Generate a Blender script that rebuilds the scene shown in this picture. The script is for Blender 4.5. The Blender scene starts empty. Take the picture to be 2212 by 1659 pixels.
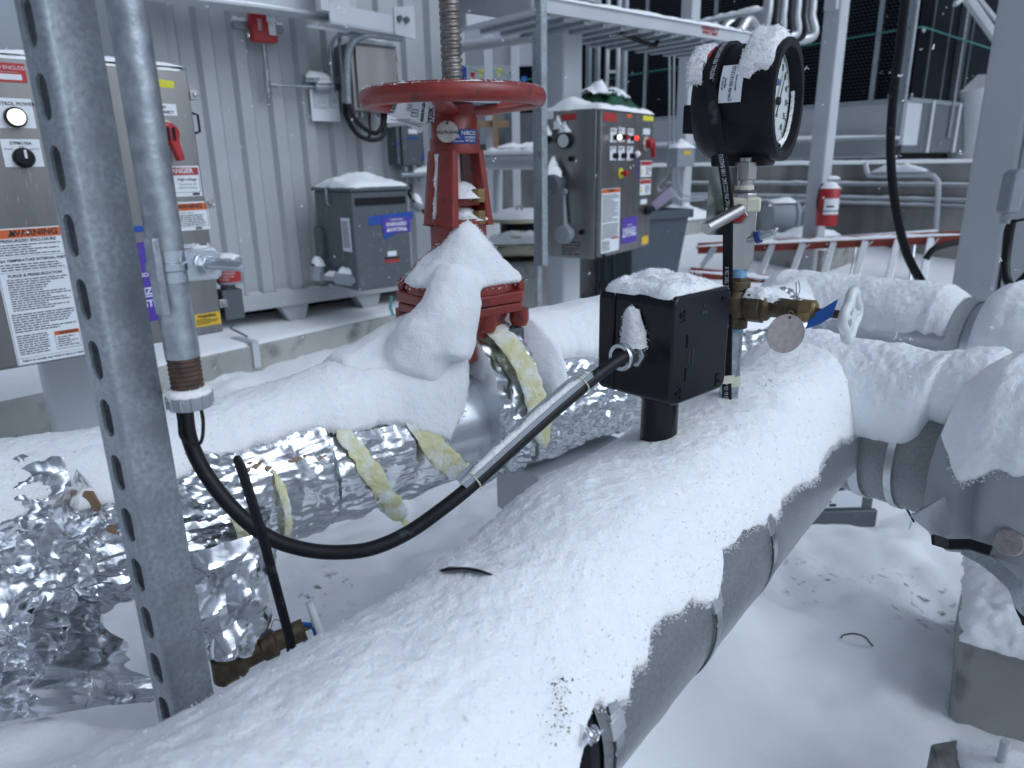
import bpy, math, random
import numpy as np
from mathutils import Vector as V, Matrix, noise as NZ
random.seed(7); np.random.seed(7)
SC = bpy.context.scene; COL = SC.collection
# ---------------- camera, world, sun, exposure ----------------
HC = 1.2; FP = 1775 / 2560 * 2212; CX, CY = 1106.0, 829.5
TH, RO = math.radians(17.1), math.radians(1.1)
cf = V((0, math.cos(TH), -math.sin(TH))); cr0 = V((1, 0, 0)); cu0 = cr0.cross(cf)
cr = math.cos(RO) * cr0 - math.sin(RO) * cu0; cu = math.cos(RO) * cu0 + math.sin(RO) * cr0
CAM = V((0, 0, HC))
cam = bpy.data.cameras.new('camera'); co = bpy.data.objects.new('camera', cam); COL.objects.link(co)
mw = Matrix.Identity(4)
for i in range(3): mw[i][0], mw[i][1], mw[i][2], mw[i][3] = cr[i], cu[i], -cf[i], CAM[i]
co.matrix_world = mw
cam.sensor_width = 36; cam.lens = 1775 / 2560 * 36; cam.clip_start = .02; cam.clip_end = 600
cam.dof.use_dof = True; cam.dof.focus_distance = .92; cam.dof.aperture_fstop = 6.5
SC.camera = co
world = bpy.data.worlds.new('World'); SC.world = world; world.use_nodes = True
wn = world.node_tree; bg = wn.nodes['Background']; sky = wn.nodes.new('ShaderNodeTexSky')
sky.sky_type = 'NISHITA'; sky.sun_disc = False; sky.sun_elevation = math.radians(42); sky.sun_rotation = math.radians(125)
sky.air_density = 1.0; sky.dust_density = 6.0; sky.ozone_density = 1.2
hsv = wn.nodes.new('ShaderNodeHueSaturation'); hsv.inputs['Saturation'].default_value = .30   # an overcast sky, cool white balance
wb = wn.nodes.new('ShaderNodeMix'); wb.data_type = 'RGBA'; wb.blend_type = 'MULTIPLY'; wb.inputs[0].default_value = 1; wb.inputs[7].default_value = (.83, .97, 1.19, 1)
wn.links.new(sky.outputs[0], hsv.inputs['Color']); wn.links.new(hsv.outputs[0], wb.inputs[6]); wn.links.new(wb.outputs[2], bg.inputs[0]); bg.inputs[1].default_value = .122
sl = bpy.data.lights.new('sun', 'SUN'); sl.energy = .45; sl.angle = math.radians(70); sl.color = (.90, .97, 1.0)
so = bpy.data.objects.new('sun', sl); COL.objects.link(so)
so.rotation_euler = V((math.sin(math.radians(125)) * math.cos(math.radians(42)), math.cos(math.radians(125)) * math.cos(math.radians(42)), math.sin(math.radians(42)))).to_track_quat('Z', 'Y').to_euler()
SC.view_settings.view_transform = 'Standard'; SC.view_settings.look = 'None'
SC.view_settings.exposure = -0.43; SC.view_settings.gamma = 1
SC.cycles.max_bounces = 10; SC.cycles.diffuse_bounces = 6; SC.cycles.use_denoising = True
# ---------------- geometry helpers ----------------
def ray(u, v): return cf + cr * ((u - CX) / FP) - cu * ((v - CY) / FP)
def D(u, v, d): return CAM + ray(u, v) * d
def P(u, v, y): q = ray(u, v); return CAM + q * (y / q.y)
def Zp(u, v, z): q = ray(u, v); return CAM + q * ((z - HC) / q.z)
def on(u, v, p, n): q = ray(u, v); return CAM + q * ((p - CAM).dot(n) / q.dot(n))
def vz(u, v, b): q = ray(u, v); return HC + q.z * (b[0] * q.x + b[1] * q.y) / (q.x ** 2 + q.y ** 2)
def az(a): a = math.radians(a); return V((math.sin(a), math.cos(a), 0))
UP = V((0, 0, 1)); d1 = az(50.5); d2 = az(140.5)
def fr(o, x, y):
    x = V(x).normalized(); z = x.cross(V(y)).normalized(); y = z.cross(x); m = Matrix.Identity(4)
    for i in range(3): m[i][0], m[i][1], m[i][2], m[i][3] = x[i], y[i], z[i], o[i]
    return m
def perp(d):
    d = V(d).normalized(); a = UP if abs(d.z) < .9 else V((1, 0, 0)); x = a.cross(d).normalized(); return x, d.cross(x)
def lerp(a, b, t): return a + (b - a) * t
def ss(a, b, x): t = min(1, max(0, (x - a) / (b - a))); return t * t * (3 - 2 * t)
def interp(x, tab): return float(np.interp(x, [t[0] for t in tab], [t[1] for t in tab]))
def spline(pts, n=8):
    pts = [V(p) for p in pts]; q = [2 * pts[0] - pts[1]] + pts + [2 * pts[-1] - pts[-2]]; out = []
    for i in range(1, len(q) - 2):
        a, b, c, d = q[i - 1:i + 3]
        for k in range(n):
            t = k / n; out.append(.5 * (2 * b + (c - a) * t + (2 * a - 5 * b + 4 * c - d) * t * t + (3 * b - a - 3 * c + d) * t ** 3))
    return out + [pts[-1]]
def crumple(x, y, seed, n=6, f0=9, f1=30):
    # creased sheet: planar facets meeting in sharp folds
    r = random.Random(seed); h = 0; wx = .012 * NZ.noise(V((x * 9, y * 9, seed))); wy = .012 * NZ.noise(V((y * 9, x * 9, seed + 5)))
    for i in range(n):
        a = r.uniform(0, math.pi); f = f0 * (f1 / f0) ** (i / (n - 1)); t = ((x + wx) * math.cos(a) + (y + wy) * math.sin(a)) * f + r.random()
        h += abs(2 * (t - math.floor(t + .5))) / f
    return h - .5 * sum(1 / (f0 * (f1 / f0) ** (i / (n - 1))) for i in range(n))
def fbm(p, s, o=4): return NZ.fractal(V(p) * s, .9, 2.0, o)
class MB:
    def __init__(s, T=None): s.v = []; s.f = []; s.T = T or Matrix.Identity(4)
    def add(s, vs, fs):
        o = len(s.v); T = s.T; s.v += [tuple(T @ V(p)) for p in vs]; s.f += [tuple(i + o for i in f) for f in fs]; return s
    def raw(s, vs, fs): o = len(s.v); s.v += vs; s.f += [tuple(i + o for i in f) for f in fs]; return s
    def box(s, a, b):
        (x0, y0, z0), (x1, y1, z1) = a, b
        return s.add([(x0, y0, z0), (x1, y0, z0), (x1, y1, z0), (x0, y1, z0), (x0, y0, z1), (x1, y0, z1), (x1, y1, z1), (x0, y1, z1)],
                     [(0, 3, 2, 1), (4, 5, 6, 7), (0, 1, 5, 4), (1, 2, 6, 5), (2, 3, 7, 6), (3, 0, 4, 7)])
    def cb(s, c, h): return s.box([c[i] - h[i] for i in range(3)], [c[i] + h[i] for i in range(3)])
    def tube(s, pts, r, n=12, caps=True, flat=None, up=None):
        pts = [V(p) for p in pts]; m = len(pts); rs = r if isinstance(r, (list, tuple)) else [r] * m
        vs = []; x = None
        for i, p in enumerate(pts):
            d = (pts[min(i + 1, m - 1)] - pts[max(i - 1, 0)]).normalized()
            if up is not None: x = V(up); x = (x - d * x.dot(d)).normalized()
            elif x is None: x = perp(d)[0]
            else: x = (x - d * x.dot(d)).normalized()
            y = d.cross(x)
            for k in range(n):
                a = 2 * math.pi * k / n; vs.append(p + x * (rs[i] * math.cos(a)) + y * (rs[i] * math.sin(a) * (flat or 1)))
        fs = [(i * n + k, i * n + (k + 1) % n, (i + 1) * n + (k + 1) % n, (i + 1) * n + k) for i in range(m - 1) for k in range(n)]
        if caps: fs += [tuple(range(n))[::-1], tuple(range((m - 1) * n, m * n))]
        return s.add(vs, fs)
    def cyl(s, a, b, r, r2=None, n=24, caps=True): return s.tube([a, b], [r, r if r2 is None else r2], n, caps)
    def strip(s, pts, w, t, wd):
        # flat strap along pts, width direction wd
        vs = []; m = len(pts)
        for i, p in enumerate(pts):
            d = (pts[min(i + 1, m - 1)] - pts[max(i - 1, 0)]).normalized(); x = (wd - d * wd.dot(d)).normalized(); y = d.cross(x)
            vs += [p + x * w / 2 + y * t / 2, p - x * w / 2 + y * t / 2, p - x * w / 2 - y * t / 2, p + x * w / 2 - y * t / 2]
        fs = [(i * 4 + k, i * 4 + (k + 1) % 4, i * 4 + 4 + (k + 1) % 4, i * 4 + 4 + k) for i in range(m - 1) for k in range(4)]
        return s.add(vs, fs + [(3, 2, 1, 0), tuple(range(4 * m - 4, 4 * m))])
    def lathe(s, prof, a, d, n=32):
        a = V(a); d = V(d).normalized(); x, y = perp(d); vs = []; m = len(prof)
        for r, h in prof:
            for k in range(n): t = 2 * math.pi * k / n; vs.append(a + d * h + x * (r * math.cos(t)) + y * (r * math.sin(t)))
        fs = [(i * n + k, i * n + (k + 1) % n, (i + 1) * n + (k + 1) % n, (i + 1) * n + k) for i in range(m - 1) for k in range(n)]
        if prof[0][0] > 1e-6: fs.append(tuple(range(n))[::-1])
        if prof[-1][0] > 1e-6: fs.append(tuple(range((m - 1) * n, m * n)))
        return s.add(vs, fs)
    def prism(s, poly, z0, z1):
        n = len(poly); return s.add([(x, y, z0) for x, y in poly] + [(x, y, z1) for x, y in poly],
            [tuple(range(n))[::-1], tuple(range(n, 2 * n))] + [(k, (k + 1) % n, n + (k + 1) % n, n + k) for k in range(n)])
    def grid(s, nx, ny, fn, flip=False):
        vs = [fn(i / nx, j / ny) for j in range(ny + 1) for i in range(nx + 1)]; w = nx + 1
        fs = [(j * w + i, j * w + i + 1, (j + 1) * w + i + 1, (j + 1) * w + i) for j in range(ny) for i in range(nx)]
        return s.add(vs, [f[::-1] for f in fs] if flip else fs)
    def fuzz(s, count, size, lift=.0, pick=None):
        # small loose snow grains scattered over what is already in the mesh
        a = np.array(s.v); n0 = len(a)
        idx = np.random.randint(0, n0, count * 2)
        if pick is not None: idx = np.array([i for i in idx if pick(a[i])], dtype=int)
        idx = idx[:count]; c = a[idx] + np.random.normal(0, size * .7 + 1e-5, (len(idx), 3)); c[:, 2] += lift
        q = np.random.normal(0, 1, (len(idx), 4, 3)); q /= np.linalg.norm(q, axis=2, keepdims=True)
        q *= (size * np.random.uniform(.3, 1.7, (len(idx), 1, 1)) * np.random.uniform(.5, 1.0, (len(idx), 1, 1))); t = (c[:, None, :] + q).reshape(-1, 3)
        o = len(s.v); s.v += [tuple(x) for x in t]
        for k in range(len(idx)): b = o + 4 * k; s.f += [(b, b + 1, b + 2), (b, b + 2, b + 3), (b, b + 3, b + 1), (b + 1, b + 3, b + 2)]
        return s
    def build(s, name, m, parent=None, sm=38, bevel=0, **kw):
        me = bpy.data.meshes.new(name); me.from_pydata(s.v, [], s.f); me.update()
        if sm: me.polygons.foreach_set('use_smooth', [True] * len(me.polygons)); me.set_sharp_from_angle(angle=math.radians(sm))
        me.materials.append(m); o = bpy.data.objects.new(name, me); COL.objects.link(o)
        if bevel:
            bv = o.modifiers.new('bevel', 'BEVEL'); bv.width = bevel; bv.segments = 2; bv.limit_method = 'ANGLE'; bv.angle_limit = math.radians(40)
        if parent:
            o.parent = parent; p = parent; off = V((0, 0, 0))
            while p: off += p.location; p = p.parent
            o.location = -off
        for k, w in kw.items(): o[k] = w
        return o
def thing(name, label, cat, loc, group=None):
    o = bpy.data.objects.new(name, None); COL.objects.link(o); o.location = V(loc); o.empty_display_size = .05
    o['label'] = label; o['category'] = cat
    if group: o['group'] = group
    return o
def copy_tree(o, delta):
    c = o.copy(); COL.objects.link(c); c.location = o.location + V(delta)
    def kids(a, b):
        for ch in [x for x in list(COL.objects) if x.parent == a]:
            k = ch.copy(); COL.objects.link(k); k.parent = b; kids(ch, k)
    kids(o, c); return c
FONTC = {}
def textmesh(txt, size, align='CENTER', bold=0.0, sx=1.0, sp=1.0):
    cu_ = bpy.data.curves.new('lettering', 'FONT'); cu_.body = txt; cu_.size = size; cu_.align_x = align; cu_.align_y = 'CENTER'
    cu_.offset = bold; cu_.resolution_u = 3; cu_.space_line = .9; cu_.space_character = sp
    ob = bpy.data.objects.new('lettering', cu_); COL.objects.link(ob)
    dg = bpy.context.evaluated_depsgraph_get(); me = bpy.data.meshes.new_from_object(ob.evaluated_get(dg))
    vs = [(v.co.x * sx, v.co.y, 0) for v in me.vertices]; fs = [tuple(p.vertices) for p in me.polygons]
    bpy.data.objects.remove(ob); bpy.data.meshes.remove(me); bpy.data.curves.remove(cu_); return vs, fs
def put_text(mb, txt, x, y, size, align='CENTER', bold=0.0, sx=1.0, z=.0006, rot=0):
    vs, fs = textmesh(txt, size, align, bold, sx); c, sn = math.cos(rot), math.sin(rot)
    mb.add([(x + a * c - b * sn, y + a * sn + b * c, z) for a, b, _ in vs], fs)
def bars(mb, x0, x1, y0, y1, n, h=.45, fill=.92, z=.0006):
    # lines of print too small to read
    st = (y1 - y0) / n
    for i in range(n):
        y = y1 - (i + .5) * st; x = x0; xe = x0 + (x1 - x0) * (random.uniform(.45, 1) if random.random() < .3 else random.uniform(.9, 1))
        while x < xe:
            w = st * random.uniform(.8, 3.2); w = min(w, xe - x)
            mb.box((x, y - st * h / 2, z - .0003), (x + w, y + st * h / 2, z)); x += w + st * .35
def rect(mb, x0, y0, x1, y1, z=.0004): mb.box((x0, y0, z - .0008), (x1, y1, z))
# ---------------- materials ----------------
def mat(name, col, rough=.5, metal=0.0, var=.12, vs=14, bump=0, bs=60, col2=None, coat=0, dirt=None, spec=.5, stretch=None):
    m = bpy.data.materials.new(name); m.use_nodes = True; n = m.node_tree.nodes; L = m.node_tree.links; b = n['Principled BSDF']
    b.inputs['Roughness'].default_value = rough; b.inputs['Metallic'].default_value = metal; b.inputs['Coat Weight'].default_value = coat
    b.inputs['Specular IOR Level'].default_value = spec
    tc = n.new('ShaderNodeTexCoord'); src = tc.outputs['Object']
    if stretch:
        mp = n.new('ShaderNodeMapping'); mp.inputs['Scale'].default_value = stretch; L.new(src, mp.inputs[0]); src = mp.outputs[0]
    no = n.new('ShaderNodeTexNoise'); no.inputs['Scale'].default_value = vs; no.inputs['Detail'].default_value = 5; L.new(src, no.inputs['Vector'])
    mx = n.new('ShaderNodeValToRGB'); c2 = col2 or tuple(c * (1 - var) for c in col)
    mx.color_ramp.elements[0].position = .35; mx.color_ramp.elements[1].position = .65
    mx.color_ramp.elements[0].color = (*c2, 1); mx.color_ramp.elements[1].color = (*col, 1)
    L.new(no.outputs[0], mx.inputs[0]); out = mx.outputs[0]
    if dirt:
        dc, dsc, lo, hi = dirt; d = n.new('ShaderNodeTexNoise'); d.inputs['Scale'].default_value = dsc; d.inputs['Detail'].default_value = 6
        L.new(src, d.inputs['Vector']); rp = n.new('ShaderNodeValToRGB'); rp.color_ramp.elements[0].position = lo; rp.color_ramp.elements[1].position = hi
        L.new(d.outputs[0], rp.inputs[0]); mm = n.new('ShaderNodeMix'); mm.data_type = 'RGBA'
        L.new(rp.outputs[0], mm.inputs[0]); L.new(out, mm.inputs[6]); mm.inputs[7].default_value = (*dc, 1); out = mm.outputs[2]
    L.new(out, b.inputs['Base Color'])
    if bump:
        nb = n.new('ShaderNodeTexNoise'); nb.inputs['Scale'].default_value = bs; nb.inputs['Detail'].default_value = 4; L.new(src, nb.inputs['Vector'])
        bp = n.new('ShaderNodeBump'); bp.inputs['Strength'].default_value = bump; bp.inputs['Distance'].default_value = .004
        L.new(nb.outputs[0], bp.inputs['Height']); L.new(bp.outputs[0], b.inputs['Normal'])
    return m
def nodes(m): return m.node_tree.nodes, m.node_tree.links, m.node_tree.nodes['Principled BSDF']
M = {}
def snow_mat(name, specks):
    m = mat(name, (.91, .93, .955), .85, 0, .03, 9, spec=.25); n, L, b = nodes(m); tc = n.new('ShaderNodeTexCoord')
    hs = []
    for sc_, w in ((320, .55), (90, .5), (26, .35)):
        t = n.new('ShaderNodeTexNoise'); t.inputs['Scale'].default_value = sc_; t.inputs['Detail'].default_value = 3; L.new(tc.outputs['Object'], t.inputs['Vector'])
        k = n.new('ShaderNodeMath'); k.operation = 'MULTIPLY'; k.inputs[1].default_value = w; L.new(t.outputs[0], k.inputs[0]); hs.append(k)
    a = n.new('ShaderNodeMath'); L.new(hs[0].outputs[0], a.inputs[0]); L.new(hs[1].outputs[0], a.inputs[1])
    a2 = n.new('ShaderNodeMath'); L.new(a.outputs[0], a2.inputs[0]); L.new(hs[2].outputs[0], a2.inputs[1])
    bp = n.new('ShaderNodeBump'); bp.inputs['Strength'].default_value = .5; bp.inputs['Distance'].default_value = .006
    L.new(a2.outputs[0], bp.inputs['Height']); L.new(bp.outputs[0], b.inputs['Normal'])
    b.inputs['Subsurface Weight'].default_value = .5; b.inputs['Subsurface Radius'].default_value = (.006, .008, .011); b.inputs['Subsurface Scale'].default_value = 1
    return m
M['snow'] = snow_mat('snow', 0)
M['galv'] = mat('galvanised', (.42, .455, .49), .45, .65, .3, 210, .10, 300, col2=(.29, .32, .35), dirt=((.27, .295, .32), 26, .42, .75))
M['galv2'] = mat('galvanised_pipe', (.46, .50, .53), .36, .8, .35, 90, .1, 260, col2=(.30, .33, .36), dirt=((.25, .27, .28), 12, .55, .75))
M['zinc'] = mat('zinc_bright', (.62, .66, .70), .25, .95, .2, 30, .05, 200)
M['black'] = mat('black_plastic', (.008, .009, .012), .25, 0, .3, 20, .03, 120, spec=.30)
M['matblack'] = mat('black_matte', (.009, .010, .013), .5, 0, .3, 30, .12, 260, spec=.25)
M['rubber'] = mat('black_rubber', (.009, .010, .012), .45, 0, .35, 40, .12, 300, spec=.30, dirt=((.05, .055, .06), 45, .62, .72))
M['red'] = mat('red_enamel', (.27, .032, .023), .36, 0, .28, 18, .15, 70, col2=(.20, .023, .018), coat=.12, dirt=((.075, .026, .02), 38, .60, .70))
M['ladred'] = mat('ladder_red', (.38, .06, .04), .5, 0, .2, 20)
M['redpl'] = mat('red_plastic', (.42, .02, .025), .35, 0, .15, 20)
M['steel'] = mat('stainless', (.50, .49, .48), .33, .95, .25, 30, .05, 240, col2=(.40, .39, .38), stretch=(1, 1, .12))
M['ssbrush'] = mat('stainless_panel', (.32, .318, .315), .34, .9, .25, 8, .03, 500, col2=(.235, .232, .23), stretch=(1, 1, .08), dirt=((.46, .45, .44), 260, .66, .7))
M['alum'] = mat('aluminium', (.66, .68, .70), .35, .9, .15, 40)
M['brass'] = mat('weathered_bronze', (.135, .10, .06), .5, .55, .4, 60, .2, 160, col2=(.075, .055, .035))
M['brassy'] = mat('brass_nut', (.30, .21, .10), .4, .7, .3, 60, .1, 200)
M['rust'] = mat('rusty_thread', (.14, .075, .045), .75, .2, .5, 70, .3, 200, col2=(.05, .035, .03))
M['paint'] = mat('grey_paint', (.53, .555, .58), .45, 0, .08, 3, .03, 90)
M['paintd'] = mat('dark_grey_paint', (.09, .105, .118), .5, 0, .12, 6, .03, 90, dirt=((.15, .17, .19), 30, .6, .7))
M['wallp'] = mat('container_paint', (.415, .435, .45), .5, 0, .1, 2.5, .03, 60, dirt=((.34, .36, .375), 1.6, .5, .75))
M['conc'] = mat('concrete', (.42, .42, .405), .85, 0, .25, 3, .35, 40, col2=(.31, .31, .30), dirt=((.09, .09, .08), 7, .55, .75))
M['concwall'] = mat('stained_concrete', (.36, .355, .335), .85, 0, .3, 2.2, .2, 40, col2=(.19, .19, .18), dirt=((.11, .11, .10), 2.5, .5, .72), stretch=(1, 1, .3))
M['white'] = mat('white_label', (.74, .77, .80), .45, 0, .04, 10)
M['cream'] = mat('cream_tape', (.66, .66, .52), .6, 0, .12, 60)
M['ink'] = mat('black_ink', (.02, .02, .022), .6, 0, .1, 10)
M['wink'] = mat('white_ink', (.72, .74, .78), .6, 0, .1, 10)
M['orange'] = mat('orange_label', (.62, .12, .025), .5, 0, .1, 12)
M['labred'] = mat('red_label', (.42, .03, .03), .5, 0, .15, 12)
M['yellow'] = mat('yellow_label', (.72, .47, .03), .5, 0, .1, 12)
M['lime'] = mat('yellow_tape', (.70, .66, .04), .5, 0, .1, 12)
M['purple'] = mat('purple_label', (.085, .04, .34), .5, 0, .1, 12)
M['blue'] = mat('blue_tape', (.012, .07, .36), .5, 0, .12, 20)
M['bluetag'] = mat('blue_tag', (.035, .16, .56), .35, 0, .1, 20)
M['bluep'] = mat('blue_enamel', (.012, .045, .22), .4, 0, .15, 6)
M['pale'] = mat('pale_blue_tape', (.20, .42, .62), .5, 0, .2, 120, .2, 300)
M['jacket'] = mat('grey_blanket', (.38, .405, .43), .55, 0, .12, 8, .12, 420)
M['glassf'] = mat('fibreglass', (.76, .745, .50), .95, 0, .35, 60, .9, 130, col2=(.68, .65, .34), dirt=((.82, .85, .84), 26, .45, .62))
M['wood'] = mat('wood', (.30, .20, .12), .7, 0, .3, 30, .1, 60)
M['green'] = mat('green_cloth', (.012, .085, .045), .8, 0, .3, 30, .3, 60)
M['cord'] = mat('teal_cord', (.05, .28, .24), .6, 0, .1, 30)
M['rope'] = mat('cream_hose', (.62, .58, .44), .6, 0, .12, 20)
M['bin'] = mat('bin_plastic', (.055, .075, .095), .55, 0, .12, 9, .05, 60)
M['mesh'] = mat('louvre_fill', (.007, .009, .013), .9, 0, .3, 30, spec=.05)
M['darkpanel'] = mat('dark_louvre', (.012, .016, .022), .9, 0, .25, 8, .2, 40, spec=.08)
M['dialw'] = mat('dial_white', (.60, .64, .64), .4, 0, .04, 20)
M['plastw'] = mat('white_plastic', (.72, .75, .75), .35, 0, .12, 40, .08, 120)
M['greyp'] = mat('grey_plastic', (.28, .31, .34), .5, 0, .12, 30, .05, 150)
M['tagm'] = mat('tag_metal', (.42, .38, .38), .45, .55, .2, 150, .08, 500)
M['plate'] = mat('thin_plate', (.42, .47, .43), .25, .85, .25, 18, .08, 60)
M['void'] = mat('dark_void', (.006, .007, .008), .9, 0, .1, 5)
M['ice'] = mat('icicle', (.9, .95, 1), .05, 0, .02, 9)
nodes(M['ice'])[2].inputs['Transmission Weight'].default_value = .9; nodes(M['ice'])[2].inputs['IOR'].default_value = 1.31
for k, c, s in (('lampw', (1, .97, .85), 2.2), ('lampr', (1, .05, .03), 1.6)):
    M[k] = mat(k, c, .3); nodes(M[k])[2].inputs['Emission Color'].default_value = (*c, 1); nodes(M[k])[2].inputs['Emission Strength'].default_value = s
def foil_mat(name, col, rough, s1, s2, st, dirtc=None):
    m = mat(name, col, rough, .62 if 'stucco' in name else 1.0, .08, 6, dirt=dirtc); n, L, b = nodes(m); tc = n.new('ShaderNodeTexCoord')
    v = n.new('ShaderNodeTexVoronoi'); v.inputs['Scale'].default_value = s1; v.feature = 'F1'; w = n.new('ShaderNodeTexNoise'); w.inputs['Scale'].default_value = s2; w.inputs['Detail'].default_value = 3
    w.inputs['Distortion'].default_value = 1.5; L.new(tc.outputs['Object'], w.inputs['Vector'])
    mp = n.new('ShaderNodeMix'); mp.data_type = 'VECTOR'; mp.inputs[0].default_value = .08; L.new(tc.outputs['Object'], mp.inputs[4]); L.new(w.outputs['Color'], mp.inputs[5]); L.new(mp.outputs[1], v.inputs['Vector'])
    ad = n.new('ShaderNodeMath'); L.new(v.outputs['Distance'], ad.inputs[0]); L.new(w.outputs[0], ad.inputs[1])
    bp = n.new('ShaderNodeBump'); bp.inputs['Strength'].default_value = st; bp.inputs['Distance'].default_value = .006
    L.new(ad.outputs[0], bp.inputs['Height']); L.new(bp.outputs[0], b.inputs['Normal']); return m
M['foil'] = foil_mat('foil', (.76, .78, .81), .26, 11, 10, .18)
M['wrap'] = foil_mat('foil_wrap', (.74, .76, .79), .24, 9, 8, .05)
M['stucco'] = foil_mat('stucco_aluminium', (.86, .88, .90), .26, 200, 290, 1.0)
q = nodes(M['stucco'])[0]
for nd in q:
    if nd.type == 'BUMP': nd.inputs['Distance'].default_value = .010
    if nd.type == 'TEX_NOISE' and nd.inputs['Scale'].default_value == 6: nd.inputs['Scale'].default_value = 260
    if nd.type == 'VALTORGB': nd.color_ramp.elements[0].color = (.68, .71, .74, 1)  # fine speckle painted into the colour for glints the pebbling does not show
M['smooth'] = mat('smooth_aluminium', (.66, .69, .72), .30, .95, .3, 8, .06, 90, col2=(.56, .59, .62), stretch=(1, 1, 1))
GRAVEL = [(*Zp(u, v, 0).to_2d(), r) for u, v, r in ((1170, 1030, .34), (1080, 1010, .2), (700, 1280, .16), (1600, 1240, .22), (1760, 1255, .16), (1990, 1300, .2), (1880, 1270, .16), (540, 1500, .1), (1300, 700, .2))]
# ground: snow with gravel showing through in trodden patches
g = snow_mat('ground_snow', 1); n, L, b = nodes(g)
tc = n.new('ShaderNodeTexCoord'); big = n.new('ShaderNodeTexNoise'); big.inputs['Scale'].default_value = 1.7; big.inputs['Detail'].default_value = 2
fine = n.new('ShaderNodeTexNoise'); fine.inputs['Scale'].default_value = 34; fine.inputs['Detail'].default_value = 6
for q in (big, fine): L.new(tc.outputs['Object'], q.inputs['Vector'])
r1 = n.new('ShaderNodeValToRGB'); r1.color_ramp.elements[0].position = .53; r1.color_ramp.elements[1].position = .62; L.new(big.outputs[0], r1.inputs[0])
r2 = n.new('ShaderNodeValToRGB'); r2.color_ramp.elements[0].position = .58; r2.color_ramp.elements[1].position = .72; L.new(fine.outputs[0], r2.inputs[0])
mu = n.new('ShaderNodeMath'); mu.operation = 'MULTIPLY'; spots = None   # trodden patches where gravel shows
for sx, sy, sr in GRAVEL:
    vd_ = n.new('ShaderNodeVectorMath'); vd_.operation = 'DISTANCE'; vd_.inputs[1].default_value = (sx, sy, 0); L.new(tc.outputs['Object'], vd_.inputs[0])
    mr = n.new('ShaderNodeMapRange'); mr.inputs[1].default_value = sr; mr.inputs[2].default_value = sr * .3; L.new(vd_.outputs['Value'], mr.inputs[0])
    if spots is None: spots = mr.outputs[0]
    else: mxx = n.new('ShaderNodeMath'); mxx.operation = 'MAXIMUM'; L.new(spots, mxx.inputs[0]); L.new(mr.outputs[0], mxx.inputs[1]); spots = mxx.outputs[0]
L.new(spots, mu.inputs[0]); L.new(r2.outputs[0], mu.inputs[1])
mm = n.new('ShaderNodeMix'); mm.data_type = 'RGBA'; L.new(mu.outputs[0], mm.inputs[0]); lk = b.inputs['Base Color'].links[0].from_socket
L.new(lk, mm.inputs[6]); mm.inputs[7].default_value = (.10, .10, .095, 1); L.new(mm.outputs[2], b.inputs['Base Color']); M['ground'] = g
# ---------------- snow builders ----------------
def snow_obj(mb, name, label, sm=80): o = mb.build(name, M['snow'], None, sm); o['label'] = label; o['category'] = 'snow'; o['kind'] = 'stuff'; return o
def crust(mb, c0, d, R, s0, s1, frt, count, size=.0022, spread=.05, seed=1, edge=.05):
    # broken grains and little clumps along the lower edge of a snow cover
    d = V(d); side = V((d.y, -d.x, 0)).normalized(); upv = side.cross(d).normalized()
    if upv.z < 0: upv = -upv
    rn = random.Random(int(c0.x * 1000) + count); vs = []; fs = []
    for k in range(count):
        s = rn.uniform(s0, s1); j = fbm((s * 1.0, seed, .3), 9, 3) * edge + fbm((s, seed, 7.7), 34, 3) * edge * .8
        f = frt(s) + j + rn.gauss(-.02, spread); z = size * rn.uniform(.35, 1.25); r = R + z * .2
        p = c0 + d * s + (side * math.sin(f) + upv * math.cos(f)) * r; o = len(vs)
        q = [V((rn.gauss(0, 1), rn.gauss(0, 1), rn.gauss(0, 1))).normalized() * z for _ in range(5)]
        vs += [tuple(p + x) for x in q]; fs += [(o, o + 1, o + 2), (o, o + 2, o + 3), (o, o + 3, o + 1), (o + 4, o + 1, o + 3), (o + 4, o + 2, o + 1)]
    mb.raw(vs, fs); return mb
def snow_tube(mb, c0, d, R, s0, s1, fl, frt, th, ns, nf, seed=0, amp=.006, edge=.10, endl=.06, pw=.6, pr=.62):
    d = V(d); side = V((d.y, -d.x, 0)).normalized(); upv = side.cross(d).normalized()
    if upv.z < 0: upv = -upv
    def fn(a, b):
        s = lerp(s0, s1, b); jag = fbm((s * 1.0, seed, .3), 9, 3) * edge + fbm((s, seed, 7.7), 34, 3) * edge * .8
        L_, R_ = -fl(s) + fbm((s, seed + 3, 0), 11, 3) * edge, frt(s) + jag
        f = lerp(L_, R_, a); e = max(0, 1 - abs(2 * a - 1) ** 3) ** (pw if a < .5 else max(pw, pr))
        en = min(1, max(0, min(s - s0, s1 - s) / endl)) ** .5
        c = c0 + d * s; dr = side * math.sin(f) + upv * math.cos(f)
        t = th(s, f) * e * en; p = c + dr * (R + t)
        k = e * en
        r = R - .003 + (.003 + t) * min(1, k * 5 + .0) + (fbm(p + V((seed, 0, 0)), 5, 2) * amp * 1.6 + fbm(p, 24, 3) * amp * .30 + fbm(p, 60, 2) * amp * .12 + fbm(p, 110, 3) * amp * .22) * k
        return c + dr * r
    return mb.grid(nf, ns, fn)
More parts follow.
